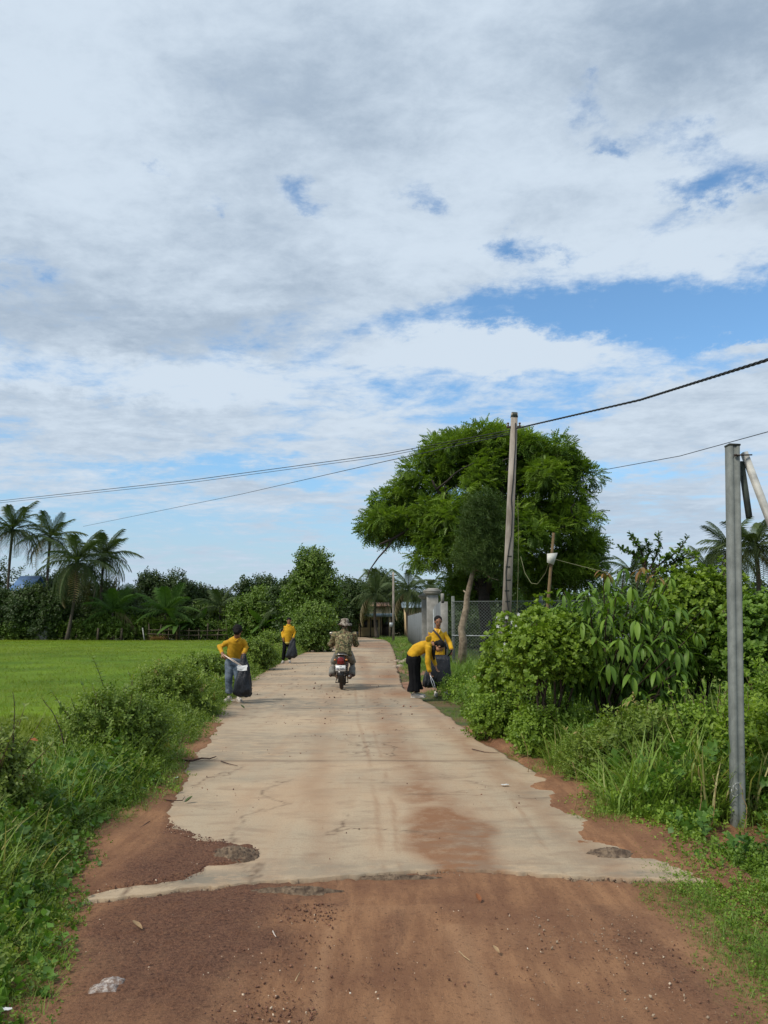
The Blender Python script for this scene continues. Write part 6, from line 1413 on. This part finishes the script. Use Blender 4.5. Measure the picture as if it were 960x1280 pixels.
remobj('trousers', [etube([pel + V3(0, 0, .03), pel - V3(0, 0, .08)], [.155, .165], [.115, .12], (1, 0, 0), 18), limb([hipR, (hipR + knR) / 2, knR, (knR + anR) / 2, anR], [.10, .088, .072, .068, .072], 14, .12), limb([hipL, (hipL + knL) / 2, knL, (knL + anL) / 2, anL], [.10, .088, .072, .068, .072], 14, .12)], .011, JEAN, root, 2, .012, 12, 2, (1, 1, 1.6))
shoe(root, anR, (-.3, -1, 0), WSHOE); shoe(root, anL, (.45, -1, 0), WSHOE)
# his bag, tongs and paper
def bag(label, Y, rows, seed, handles=None, n=18, fold=.02, pw=2.6, group='black bin bags'):
    c0 = at(rows[-1][0], rows[-1][1], Y); g0 = Vector((c0.x, Y, 0)); rr2 = []
    for (px, py, hwpx, hd_) in rows:
        q = at(px, py, Y) - g0; rr2.append((tuple(q), hwpx * Y / F, hd_))
    root = empty('bin_bag', g0, label, 'bag', group)
    v, f = rnd_loft(dense(rr2, n), 44, fold, seed, pw); o = mesh_np('bag', v, f, BAGM, root, smooth=True)
    if handles: tubes('handle', [tube([at(px, py, Y + d) - g0 for px, py, d in h_], .016, 6) for h_ in handles], BLKC, root)
    return root
bag('black plastic bag hanging to the ground beside the man in jeans', 14.92, [(305, 818, 1.8, .03), (304.5, 823, 3.4, .06), (305.5, 831, 5.6, .09), (305, 842, 7.2, .12), (303.5, 855, 9.8, .15), (303, 864, 11.2, .16), (304, 868.5, 10.0, .15), (306, 870.5, 6.5, .10)], 3)
def tongs(label, a, b, spread, mat, r=.006, root_loc=None):
    a = Vector(a); b = Vector(b); d = (b - a); s_ = d.cross(V3(0, 1, 0)).normalized() * spread
    rt = empty('tongs', a, label, 'tongs')
    for q in (-1, 1): solid('arm', limb([V3(0, 0, 0), d * .5 + s_ * q, d + s_ * q * .5], [r, r * 1.3, r], 8), mat, rt, True)
    solid('hinge', ell((0, 0, 0), (r * 1.8,) * 3, 8), mat, rt, True); return rt
PINKT = simple('pale_metal', lin(214, 196, 180), lin(190, 170, 156), 12, .35, metal=.3); STEEL = simple('steel', lin(190, 190, 190), lin(150, 150, 152), 12, .3, metal=.6)
tongs('long pale tongs held across the body by the man in jeans', at(279.5, 818.5, 14.86), at(303, 833, 14.72), .010, PINKT, .005)
u_ = np.linspace(-.5, .5, 12); X, Yg_ = np.meshgrid(u_, u_); rag = 1 + .35 * (fbm(np.arctan2(Yg_, X) * 2 + 9, X * 0, 401, 3) - .5); Zg = .015 * (fbm(X * 5, Yg_ * 5, 403, 3) - .5)
v = np.stack([X * .19 * rag, Zg - .05 * np.abs(X), Yg_ * .10 * rag + .02 * np.abs(X) * 2], -1).reshape(-1, 3); vb = v + A(0, .003, 0); i = np.arange(144).reshape(12, 12); f = np.stack([i[:-1, :-1], i[:-1, 1:], i[1:, 1:], i[1:, :-1]], -1).reshape(-1, 4)
pp_ = at(303, 835.5, 14.70); tag(mesh_np('paper', np.concatenate([v, vb]), np.concatenate([f, f[:, ::-1] + 144]), simple('white_paper', (.82, .82, .82), (.74, .74, .75), 20, .7), loc=tuple(pp_)), 'crumpled white paper gripped by the tongs over the black bag', 'paper')

# --- far man
F2 = Fig(359, 29.0, 'man in long yellow jacket and black trousers walking along the left verge, farthest away', 'litter pickers in yellow shirts'); J = F2.J; root = F2.root
pel = J(359, 799, 0); ch = J(361, 788, -.02); nk = J(361, 780.5, 0); hd = J(361.2, 776, -.04)
shR, shL = J(356.3, 784, 0), J(366, 784, 0); elR, elL = J(353, 791, .05), J(368.5, 791, .03); wrR, wrL = J(354, 798, -.12), J(366.5, 797.5, -.12)
hipR, hipL = J(356.5, 801, 0), J(361.5, 801, 0); knR, knL = J(355.5, 812, -.08), J(362, 812, .05); anR, anL = J(354, 823.5, -.02), J(362, 823, .25)
hp, Rm, fr2 = headparts(hd, (.05, -1, -.1), (0, 0, 1))
body = remobj('body', hp + [limb([nk - V3(0, 0, .06), nk, hd], [.06, .055, .055]), etube([pel, ch, nk - V3(0, 0, .05)], [.115, .125, .065], [.08, .085, .055], (1, 0, 0)), limb([shR, elR, wrR], [.05, .04, .027]), limb([shL, elL, wrL], [.05, .04, .027]), limb([hipR, knR, anR], [.08, .055, .04]), limb([hipL, knL, anL], [.08, .055, .04])]
    + hand(wrR, (.1, -.2, -1), (.9, 0, 0), .6, 1, 1) + hand(wrL, (0, -.2, -1), (-.9, 0, 0), .9, 1, -1), .008, SKIN, root); face_bits(body, fr2)
c, fz, u, x_ = fr2
remobj('hair', [ell(c + u * .045 - fz * .02, (.088, .100, .082), 20, Rm), ell(c - fz * .065 - u * .02, (.07, .045, .06), 14, Rm), ell(c + u * .075 + fz * .05, (.06, .04, .03), 12, Rm)], .011, HAIRM, root, 1, .008, 60, 3)
remobj('jacket', [etube([pel + V3(0, 0, -.10), pel + V3(0, 0, .05), ch, ch + (nk - ch) * .62, nk + V3(0, 0, -.015)], [.165, .155, .165, .15, .075], [.12, .115, .122, .105, .070], (1, 0, 0), 20), limb([ch + (shR - ch) * .5, shR, elR, wrR + (elR - wrR) * .1], [.075, .066, .056, .046], 14), limb([ch + (shL - ch) * .5, shL, elL, wrL + (elL - wrL) * .1], [.075, .066, .056, .046], 14)], .013, YEL, root, 3, .011, 10, 5)
for q in (-1, 1): remobj('collar', [limb([nk + V3(.075 * q, 0, .0), nk + V3(.04 * q, -.09, -.03), nk + V3(.01 * q, -.115, -.08)], [.014, .018, .012], 8)], .008, YEL, root, 2)
solid('hem_band', etube([pel + V3(0, 0, -.135), pel + V3(0, 0, -.11)], [.168, .170], [.123, .125], (1, 0, 0), 22), simple('pale_hem', lin(222, 196, 104), lin(206, 178, 84), 10, .9), root, True)
remobj('trousers', [etube([pel + V3(0, 0, .0), pel - V3(0, 0, .1)], [.15, .155], [.11, .115], (1, 0, 0), 18), limb([hipR, knR, anR], [.10, .075, .068], 14), limb([hipL, knL, anL], [.10, .075, .068], 14)], .013, BLKC, root, 2, .008, 12, 2)
shoe(root, anR, (-.2, -1, 0), WSHOE); shoe(root, anL, (.2, -1, 0), WSHOE)
bag('black bag carried by the farthest man in the yellow jacket', 28.8, [(366.5, 798, 1.6, .05), (366.3, 802, 3.0, .09), (365, 809, 4.8, .13), (364.5, 816, 7.0, .17), (364, 820, 7.4, .17), (363, 822.5, 5.0, .12)], 7, n=14)

# --- standing woman with sash
F5 = Fig(548, 17.2, 'woman in yellow shirt, dark strap across her chest, standing behind the large black bag', 'litter pickers in yellow shirts'); J = F5.J; root = F5.root
pel = J(547.5, 820, 0); ch = J(546.5, 801, -.02); nk = J(547, 786, -.03); hd = J(547.8, 777.2, -.09)
shR, shL = J(537.5, 792, 0), J(556, 792, 0); elR, elL = J(531.5, 807, .04), J(562.5, 804, -.02); wrR, wrL = J(536, 818, -.2), J(564.5, 812.5, -.22)
hipR, hipL = J(543, 824, 0), J(552, 824, 0); knR, knL = J(543.5, 842, -.05), J(554, 842, -.02); anR, anL = J(545, 858.5, .0), J(558, 858, .05)
hp, Rm, fr5 = headparts(hd, (.12, -1, -.28), (0, -.2, 1), 1.0)
body = remobj('body', hp + [limb([nk - V3(0, 0, .06), nk, hd], [.055, .047, .05]), etube([pel, ch, nk - V3(0, 0, .05)], [.12, .115, .06], [.08, .085, .055], (1, 0, 0)), limb([shR, elR, wrR], [.045, .037, .025]), limb([shL, elL, wrL], [.045, .037, .025]), limb([hipR, knR, anR], [.085, .058, .04]), limb([hipL, knL, anL], [.085, .058, .04])]
    + hand(wrR, (.25, -.3, -1), (.9, 0, 0), 1.0, .95, 1) + hand(wrL, (.05, -.3, -1), (-.9, .2, 0), 1.0, .95, -1), .0065, SKIN2, root); face_bits(body, fr5)
c, fz, u, x_ = fr5
remobj('hair', [ell(c + u * .045 - fz * .028, (.088, .098, .085), 20, Rm), ell(c - fz * .07 - u * .03, (.066, .045, .07), 14, Rm), ell(c - fz * .11 + u * .05, (.045, .04, .045), 12, Rm)], .009, HAIRM, root, 1, .006, 60, 4)
remobj('shirt', [etube([pel + V3(0, 0, -.06), pel + V3(0, 0, .08), ch, ch + (nk - ch) * .62, nk + V3(0, 0, -.02)], [.170, .150, .155, .140, .070], [.125, .11, .122, .10, .068], (1, 0, 0), 20), limb([ch + (shR - ch) * .5, shR, elR, wrR + (elR - wrR) * .1], [.07, .060, .054, .044], 14), limb([ch + (shL - ch) * .5, shL, elL, wrL + (elL - wrL) * .1], [.07, .060, .054, .044], 14)], .011, YEL, root, 3, .012, 11, 6)
for q in (-1, 1): remobj('collar', [limb([nk + V3(.065 * q, 0, .01), nk + V3(.045 * q, -.08, -.03), nk + V3(.02 * q, -.105, -.09)], [.013, .02, .012], 8)], .007, simple('pale_collar', lin(222, 178, 84), lin(206, 160, 60)) if q < 0 else bpy.data.materials['pale_collar'], root, 2)
remobj('trousers', [etube([pel + V3(0, 0, .02), pel - V3(0, 0, .12)], [.16, .17], [.115, .12], (1, 0, 0), 18), limb([hipR, knR, anR + V3(0, 0, .03)], [.105, .085, .078], 14), limb([hipL, knL, anL + V3(0, 0, .03)], [.105, .085, .078], 14)], .013, BLKC, root, 2, .008, 12, 2)
shoe(root, anR, (-.1, -1, 0), WSHOE); shoe(root, anL, (.6, -1, 0), WSHOE)
st_ = [J(541.5, 787.5, -.04), J(543.5, 789.5, -.145), J(548, 794, -.185), J(554, 804, -.175), J(558.5, 811, -.15)]
solid('shoulder_strap', etube(st_, [.020] * 5, [.004] * 5, (.7, 0, .7), 8), simple('dark_strap', lin(46, 28, 22), lin(36, 22, 18), 20, .7), root, True)
bag('large square black bag held open in front of the standing woman', 16.85, [(547.5, 819, 12.6, .03), (547.8, 822, 14.0, .10), (548, 835, 14.8, .14), (548.3, 848, 15.6, .15), (548.5, 856, 15.8, .14), (548.5, 859, 14.8, .11)], 12, fold=.009, pw=5.0,
    handles=[[(540.5, 820, 0), (540.5, 808, -.02), (541.5, 801, 0.0)], [(557, 820, 0), (557, 808, -.02), (556, 803, 0)], [(560, 820, 0), (564, 815, -.05), (564.5, 812, -.06)]])

# --- bending woman
F4 = Fig(520, 16.0, 'woman in yellow shirt and wide black trousers bending down to the grass with tongs', 'litter pickers in yellow shirts'); J = F4.J; root = F4.root
pel = J(517, 820, 0); wa = J(521, 812, 0); ch = J(530, 806.5, 0); nk = J(540, 805, 0); hd = J(549.5, 808.5, -.02)
shR, shL = J(535.5, 809.5, -.13), J(537, 806, .15); elR, elL = J(534.5, 828, -.16), J(541, 822, .2); wrR, wrL = J(537, 840.5, -.15), J(545, 833, .1)
hipR, hipL = J(516.5, 823, -.08), J(519, 823, .08); knR, knL = J(517.5, 843, -.08), J(519.5, 843, .08); anR, anL = J(518.5, 863.5, -.10), J(520, 862, .10)
hp, Rm, fr4 = headparts(hd, (.45, -.1, -.9), (.9, 0, .4), .98)
body = remobj('body', hp + [limb([ch + (nk - ch) * .6, nk, hd], [.055, .05, .05]), etube([pel, wa, ch, nk - (nk - ch) * .2], [.11, .10, .11, .07], [.08, .08, .085, .06], (0, 1, 0)), limb([shR, elR, wrR], [.045, .037, .025]), limb([shL, elL, wrL], [.045, .037, .025]), limb([hipR, knR, anR], [.085, .058, .04]), limb([hipL, knL, anL], [.085, .058, .04])]
    + hand(wrR, (.25, -.1, -1), (.9, 0, .2), 1.1, .95, 1) + hand(wrL, (.2, 0, -1), (.9, -.2, 0), .8, .95, -1), .0065, SKIN, root); face_bits(body, fr4, .98)
c, fz, u, x_ = fr4
remobj('hair', [ell(c + u * .036 - fz * .03, (.090, .100, .092), 20, Rm), ell(c - fz * .09 - u * .02, (.07, .05, .075), 14, Rm), limb([c - fz * .06 - u * .09, c - u * .13 + V3(-.01, -.06, -.06), c - u * .11 + V3(-.02, -.08, -.20)], [.045, .038, .018], 10)], .010, HAIRM, root, 1, .007, 60, 5)
remobj('shirt', [etube([pel + V3(-.02, 0, -.0), pel + V3(0.01, 0, .05), wa + V3(0, 0, -.015), ch + V3(0, 0, -.02), nk + (ch - nk) * .25], [.160, .158, .155, .155, .085], [.125, .125, .128, .125, .078], (0, 1, 0), 22), limb([ch + (shR - ch) * .4, shR, elR, wrR + (elR - wrR) * .12], [.08, .066, .056, .042], 14), limb([ch + (shL - ch) * .4, shL, elL, wrL + (elL - wrL) * .1], [.08, .064, .056, .042], 14)], .011, YEL, root, 3, .014, 10, 9)
remobj('hood', [etube([nk + V3(-.12, -.1, .10), nk + V3(-.03, 0, .12), nk + V3(-.10, .1, .10)], [.02, .03, .02], [.05, .06, .05], (1, 0, 0), 10)], .010, YEL, root, 2)
remobj('trousers', [etube([pel + V3(0, 0, .02), pel - V3(0, 0, .12)], [.145, .16], [.14, .15], (0, 1, 0), 18), limb([hipR, (hipR + knR) / 2, knR, (knR + anR) / 2, anR + V3(-.02, 0, -.01)], [.115, .110, .098, .108, .128], 18, .1), limb([hipL, (hipL + knL) / 2, knL, (knL + anL) / 2, anL + V3(.03, 0, .0)], [.115, .108, .094, .100, .118], 18, .1)], .012, BLKC, root, 1, .020, 12, 2, (2.4, 1, .3))
shoe(root, anR, (1, -.25, 0), WSHOE); shoe(root, anL, (1, .1, 0), WSHOE)
tongs('steel tongs in the hand of the bending woman', at(537.8, 844, 15.80), at(543.5, 860.5, 15.72), .022, STEEL, .006)
x, y = gr(546, 862); scrap('white scrap in the grass at the tip of the steel tongs', 546, 862, .08, .06, .3, .05, .04)
bag('black bag hanging behind the bending woman, left of the large square bag', 16.6, [(535, 838, 2.0, .04), (535, 842, 4.0, .08), (535, 850, 5.2, .12), (534, 856, 4.8, .12), (534, 858.5, 3.0, .08)], 15, n=10)

# ------------------------------------------------------------------ motorcycle and rider
YM = 17.9; xm = at(427.5, 777, YM).x; root = empty('motorcycle', (xm, YM, 0.004), 'small motorcycle seen from behind with red tail light and white number plate', 'motorcycle')
MB_ = simple('black_paint', (.018, .016, .016), rough=.3); REDP = simple('dark_red_paint', lin(110, 24, 20), lin(90, 20, 18), 6, .3); TYRE = simple('tyre_rubber', (.022, .020, .019), lin(70, 52, 42), 8, .85, mottle=.8); CHR = simple('worn_chrome', lin(190, 184, 174), lin(130, 120, 110), 9, .25, metal=.8)
m, gg, p, o = newmat('red_lens'); RL = m; p.inputs['Base Color'].default_value = (.16, .008, .008, 1); p.inputs['Roughness'].default_value = .15; p.inputs['Emission Color'].default_value = (1, .05, .03, 1); p.inputs['Emission Strength'].default_value = .0
def torus(c, Rr, r, n=36, m=10, sx=1.0):
    v = []; f = []
    for i_ in range(n):
        a = 2 * math.pi * i_ / n
        for j in range(m): b = 2 * math.pi * j / m; q = Rr + r * math.cos(b); v.append((c[0] + r * sx * math.sin(b), c[1] + q * math.cos(a), c[2] + q * math.sin(a)))
        for j in range(m): f.append((i_ * m + j, i_ * m + (j + 1) % m, ((i_ + 1) % n) * m + (j + 1) % m, ((i_ + 1) % n) * m + j))
    return np.array(v), [I(*f)]
def wheel(nm, yc):
    R_ = .245; w = solid(nm, torus((0, yc, .285), R_, .043, sx=.95), TYRE, root, True)
    solid('rim', torus((0, yc, .285), R_ - .035, .014, sx=1.6), CHR, w, True)
    tubes('spoke', [tube([(.03 * (1 if k % 2 else -1), yc, .285), (0, yc + (R_ - .04) * math.cos(k * .349), .285 + (R_ - .04) * math.sin(k * .349))], .003, 4) for k in range(18)], CHR, w)
    solid('hub', limb([(-.05, yc, .285), (.05, yc, .285)], [.05, .05], 12), CHR, w, True)
wheel('rear_wheel', 0.0); wheel('front_wheel', 1.20)
def arcband(yc, zc, Rr, a0, a1, hw, th, n=16):
    v = []; f = []
    for k in range(n + 1):
        a = a0 + (a1 - a0) * k / n; cy_, sz_ = math.cos(a), math.sin(a)
        for (x_, r_) in ((-hw, Rr - .02), (-hw * .6, Rr + th), (hw * .6, Rr + th), (hw, Rr - .02), (hw * .5, Rr), (-hw * .5, Rr)): v.append((x_, yc + r_ * cy_, zc + r_ * sz_))
        if k:
            for j in range(6): f.append((6 * k - 6 + j, 6 * k - 6 + (j + 1) % 6, 6 * k + (j + 1) % 6, 6 * k + j))
    return np.array(v), [I(*f), I(tuple(range(5, -1, -1)), tuple(range(6 * n, 6 * n + 6)))]
solid('rear_fender', arcband(0, .285, .315, math.pi * .35, math.pi * 1.12, .068, .015), MB_, root, True)
solid('front_fender', arcband(1.2, .285, .31, math.pi * .1, math.pi * .8, .06, .012), REDP, root, True)
remobj('body_panel', [etube([(0, -.18, .70), (0, .15, .66), (0, .45, .56), (0, .75, .60)], [.085, .115, .10, .06], [.06, .10, .10, .10], (1, 0, 0)), etube([(0, .78, .95), (0, .86, .65), (0, .80, .45)], [.07, .13, .12], [.05, .05, .04], (1, 0, 0))], .012, REDP, root, 3)
remobj('engine', [etube([(0, .30, .32), (0, .55, .33)], [.11, .10], [.10, .09], (1, 0, 0)), ell((.14, .42, .30), (.05, .09, .08)), ell((-.14, .42, .30), (.05, .09, .08))], .012, simple('engine_metal', lin(110, 96, 84), lin(70, 56, 46), 12, .5, metal=.4), root, 2)
remobj('seat', [etube([(0, -.30, .775), (0, -.05, .79), (0, .25, .77), (0, .5, .74)], [.085, .12, .12, .08], [.035, .045, .04, .03], (1, 0, 0))], .010, MB_, root, 3)
tubes('grab_rail', [tube([(-.13, .0, .72), (-.135, -.28, .76), (-.06, -.37, .78), (.06, -.37, .78), (.135, -.28, .76), (.13, .0, .72)], .012, 8)], CHR, root)
tl = remobj('tail_light', [etube([(0, -.40, .585), (0, -.405, .70)], [.085, .07], [.045, .04], (1, 0, 0)), ell((0, -.42, .64), (.07, .035, .05))], .008, RL, root, 2)
solid('housing', etube([(0, -.36, .58), (0, -.36, .72)], [.098, .082], [.04, .04], (1, 0, 0)), MB_, tl, True)
for q in (-1, 1):
    ind = solid('indicator', ell((q * .125, -.39, .665), (.032, .028, .022), 12), simple('amber_lens', lin(190, 120, 60), rough=.2) if q < 0 else bpy.data.materials['amber_lens'], root, True); tubes('stalk', [tube([(q * .06, -.37, .66), (q * .11, -.385, .665)], .008, 6)], MB_, ind)
pl = solid('number_plate', boxv(0, -.445, .485, .215, .006, .125, 1, .002), simple('plate_white', (.78, .78, .76), (.72, .72, .70), 20, .4), root)
GL_ = simple('plate_ink', lin(70, 76, 96), rough=.6); gp = []
def stroke(x0, z0, x1, z1, r=.004): gp.append(tube([(x0, -.4495, z0), (x1, -.4495, z1)], r, 4))
for k in range(3): xx = -.022 + k * .018; stroke(xx, .520, xx + .008, .532, .003); stroke(xx + .008, .532, xx + .010, .520, .003)
for k, xx in enumerate((-.085, -.062, -.030, -.004, .022, .05, .072)):
    z0_, z1_ = .450, .492
    stroke(xx, z0_, xx, z1_); 
    if k in (0, 3, 5): stroke(xx, z1_, xx + .014, z1_); stroke(xx, (z0_ + z1_) / 2, xx + .014, (z0_ + z1_) / 2)
    if k in (1, 4): stroke(xx + .014, z0_, xx + .014, z1_); stroke(xx, z0_, xx + .014, z0_)
    if k in (3, 6): stroke(xx, z0_, xx + .014, z0_); stroke(xx + .014, z0_, xx + .014, (z0_ + z1_) / 2)
tubes('plate_marks', gp, GL_, pl, False)
tubes('plate_bracket', [tube([(-.05, -.36, .60), (-.05, -.44, .54)], .007, 5), tube([(.05, -.36, .60), (.05, -.44, .54)], .007, 5)], MB_, root)
solid('mud_flap', boxv(0, -.335, .33, .12, .012, .24, .9, .01), MB_, root)
ex = solid('exhaust', limb([(.16, .55, .26), (.18, .1, .27), (.185, -.25, .30)], [.028, .055, .058], 16), simple('rusty_exhaust', lin(112, 78, 60), lin(66, 46, 38), 8, .6, metal=.4), root, True)
solid('tail_pipe', limb([(.185, -.26, .30), (.185, -.34, .305)], [.030, .028], 12), CHR, ex, True)
solid('chain_case', etube([(-.10, .02, .285), (-.10, .25, .30), (-.10, .45, .32)], [.035, .03, .035], [.06, .045, .06], (1, 0, 0)), simple('dusty_metal', lin(120, 92, 72), lin(80, 60, 48), 8, .7), root, True)
for q in (-1, 1):
    sp_ = [(q * .10 + .026 * math.cos(t_), -.02 + .10 * t_ / 50.0, .30 + .33 * t_ / 50.0 + .026 * math.sin(t_) * 0) for t_ in np.linspace(0, 50, 90)]
    sh_ = tubes('shock_absorber', [tube([(q * .10, 0, .29), (q * .10, .10, .66)], .013, 8)], MB_, root); tubes('spring', [tube([(a_ , b_ + .026 * math.sin(t_), c_) for (a_, b_, c_), t_ in zip(sp_, np.linspace(0, 50, 90))], .005, 4)], CHR, sh_)
    tubes('footrest', [tube([(q * .10, .38, .26), (q * .27, .36, .27)], .014, 8)], BLACK, root)
    solid('fork', limb([(q * .075, 1.18, .30), (q * .075, .98, .72), (q * .05, .90, .95)], [.020, .022, .018], 10), CHR, root, True)
    hb = solid('mirror', ell((q * (.285 if q < 0 else .30), .80, 1.22), (.055, .018, .040), 12), CHR if q < 0 else MB_, root, True); tubes('stem', [tube([(q * .22, .84, 1.02), (q * .27, .82, 1.19)], .006, 6)], MB_, hb)
hb = tubes('handlebar', [tube([(-.35, .72, .98), (-.24, .80, 1.0), (-.08, .88, .98), (.08, .88, .98), (.24, .80, 1.0), (.35, .72, .98)], .013, 8)], MB_, root)
for q in (-1, 1): tubes('grip', [tube([(q * .25, .79, 1.0), (q * .36, .715, .98)], .019, 8)], BLACK, hb)
solid('headlight', ell((0, .98, .92), (.085, .06, .07), 14), CHR, root, True)
tubes('centre_stand', [tube([(-.12, .30, .22), (-.14, .12, .14), (.14, .12, .14), (.12, .30, .22)], .013, 6)], MB_, root)

FR_ = Fig(430, YM, 'motorcycle rider seen from behind in camouflage jacket, camouflage bush hat and grey trousers'); FR_.root.location.z = 0; FR_.o = Vector(FR_.root.location); root = FR_.root; J = FR_.J
pel = J(429.5, 814, .10); ch = J(430, 800, .16); nk = J(431, 787.5, .22); hd = J(431, 781, .24)
shR, shL = J(442, 793, .2), J(419, 793, .2); elR, elL = J(445, 806, .32), J(414.5, 805, .34)
hx_ = V3(xm, YM, 0) - FR_.o; wrR, wrL = hx_ + V3(.33, .64, .99), hx_ + V3(-.33, .64, .99)
hipR, hipL = J(436, 818, .14), J(423.5, 818, .14); knR, knL = hx_ + V3(.225, .52, .56), hx_ + V3(-.215, .52, .56)
anR, anL = hx_ + V3(.22, .30, .33), hx_ + V3(-.24, .30, .33)
hp, Rm, fr_r = headparts(hd, (0, 1, -.05), (0, 0, 1))
body = remobj('body', hp + [limb([nk - V3(0, 0, .06), nk, hd], [.06, .058, .056]), etube([pel, ch, nk - V3(0, 0, .05)], [.15, .17, .10], [.11, .12, .08], (1, 0, 0)), limb([shR, elR, wrR], [.05, .04, .028]), limb([shL, elL, wrL], [.05, .04, .028]), limb([hipR, knR, anR], [.085, .058, .042]), limb([hipL, knL, anL], [.085, .058, .042])]
    + hand(wrR, (0.05, 1, 0), (0, 0, -1), 1.1, 1, -1) + hand(wrL, (-.05, 1, 0), (0, 0, -1), 1.1, 1, 1), .0065, SKIN2, root); face_bits(body, fr_r)
remobj('hair', [ell(hd + V3(0, -.03, .02), (.082, .09, .085), 18)], .011, HAIRM, root, 1)
remobj('jacket', [etube([pel + V3(0, 0, -.08), pel + V3(0, -.01, .06), ch + V3(0, -.02, 0), ch + (nk - ch) * .62, nk + V3(0, 0, -.03)], [.195, .175, .205, .20, .09], [.15, .14, .145, .12, .08], (1, 0, 0), 22), limb([ch + (shR - ch) * .5, shR, elR, wrR + (elR - wrR) * .12], [.11, .088, .070, .048], 14), limb([ch + (shL - ch) * .5, shL, elL, wrL + (elL - wrL) * .12], [.11, .088, .070, .048], 14)], .011, CAMO, root, 3, .015, 10, 21)
solid('collar', etube([nk + V3(0, 0, -.02), nk + V3(0, 0, .025)], [.078, .072], [.072, .066], (1, 0, 0), 16), CAMO, root, True)
remobj('trousers', [etube([pel + V3(0, 0, -.02), pel - V3(0, 0, .10)], [.165, .18], [.135, .14], (1, 0, 0), 18), limb([hipR, (hipR + knR) / 2, knR, (knR + anR) / 2, anR], [.105, .095, .082, .080, .082], 14), limb([hipL, (hipL + knL) / 2, knL, (knL + anL) / 2, anL], [.105, .095, .082, .080, .082], 14)], .011, GREYC, root, 2, .014, 10, 22)
for q, an_ in ((1, anR), (-1, anL)):
    b = an_ + V3(q * .02, .02, -.035); remobj('shoe', [etube([b + V3(0, -.07, 0), b + V3(q * .01, .05, -.005), b + V3(q * .02, .17, -.012)], [.036, .044, .036], [.042, .036, .024], (1, 0, 0), 14)], .008, BRSHOE, root, 2)
# bush hat: crown and drooping wavy brim
n = 40; v = []; prof_ = [(0, .118), (.05, .112), (.082, .098), (.094, .06), (.100, .02), (.106, .004), (.135, -.018), (.165, -.040), (.160, -.048), (.10, -.006)]
for k, (r_, z_) in enumerate(prof_):
    for j in range(n):
        a = 2 * math.pi * j / n; wv = (.022 * math.sin(2 * a + .6) + .008 * math.sin(5 * a)) * max(0, (r_ - .10) / .065); v.append((r_ * math.cos(a), r_ * 1.12 * math.sin(a), z_ + wv))
f = [(k * n + j, k * n + (j + 1) % n, (k + 1) * n + (j + 1) % n, (k + 1) * n + j) for k in range(len(prof_) - 1) for j in range(n)]
m, gg, p, o = newmat('faded_camouflage'); oc = gg.new('ShaderNodeTexCoord').outputs['Object']; c = gg.mix(gg.ramp(gg.noise(oc, 18, 3, .5, .8), .46, .52), lin(150, 140, 126), lin(96, 84, 72)); c = gg.mix(gg.ramp(gg.noise(oc, 30, 2), .58, .62), c, lin(62, 54, 46)); gg.l.new(c, p.inputs['Base Color']); p.inputs['Roughness'].default_value = .9
hat = mesh_np('hat', np.array(v), [I(*f)], m, root, smooth=True); hat.location = hd + V3(0, 0, .035)
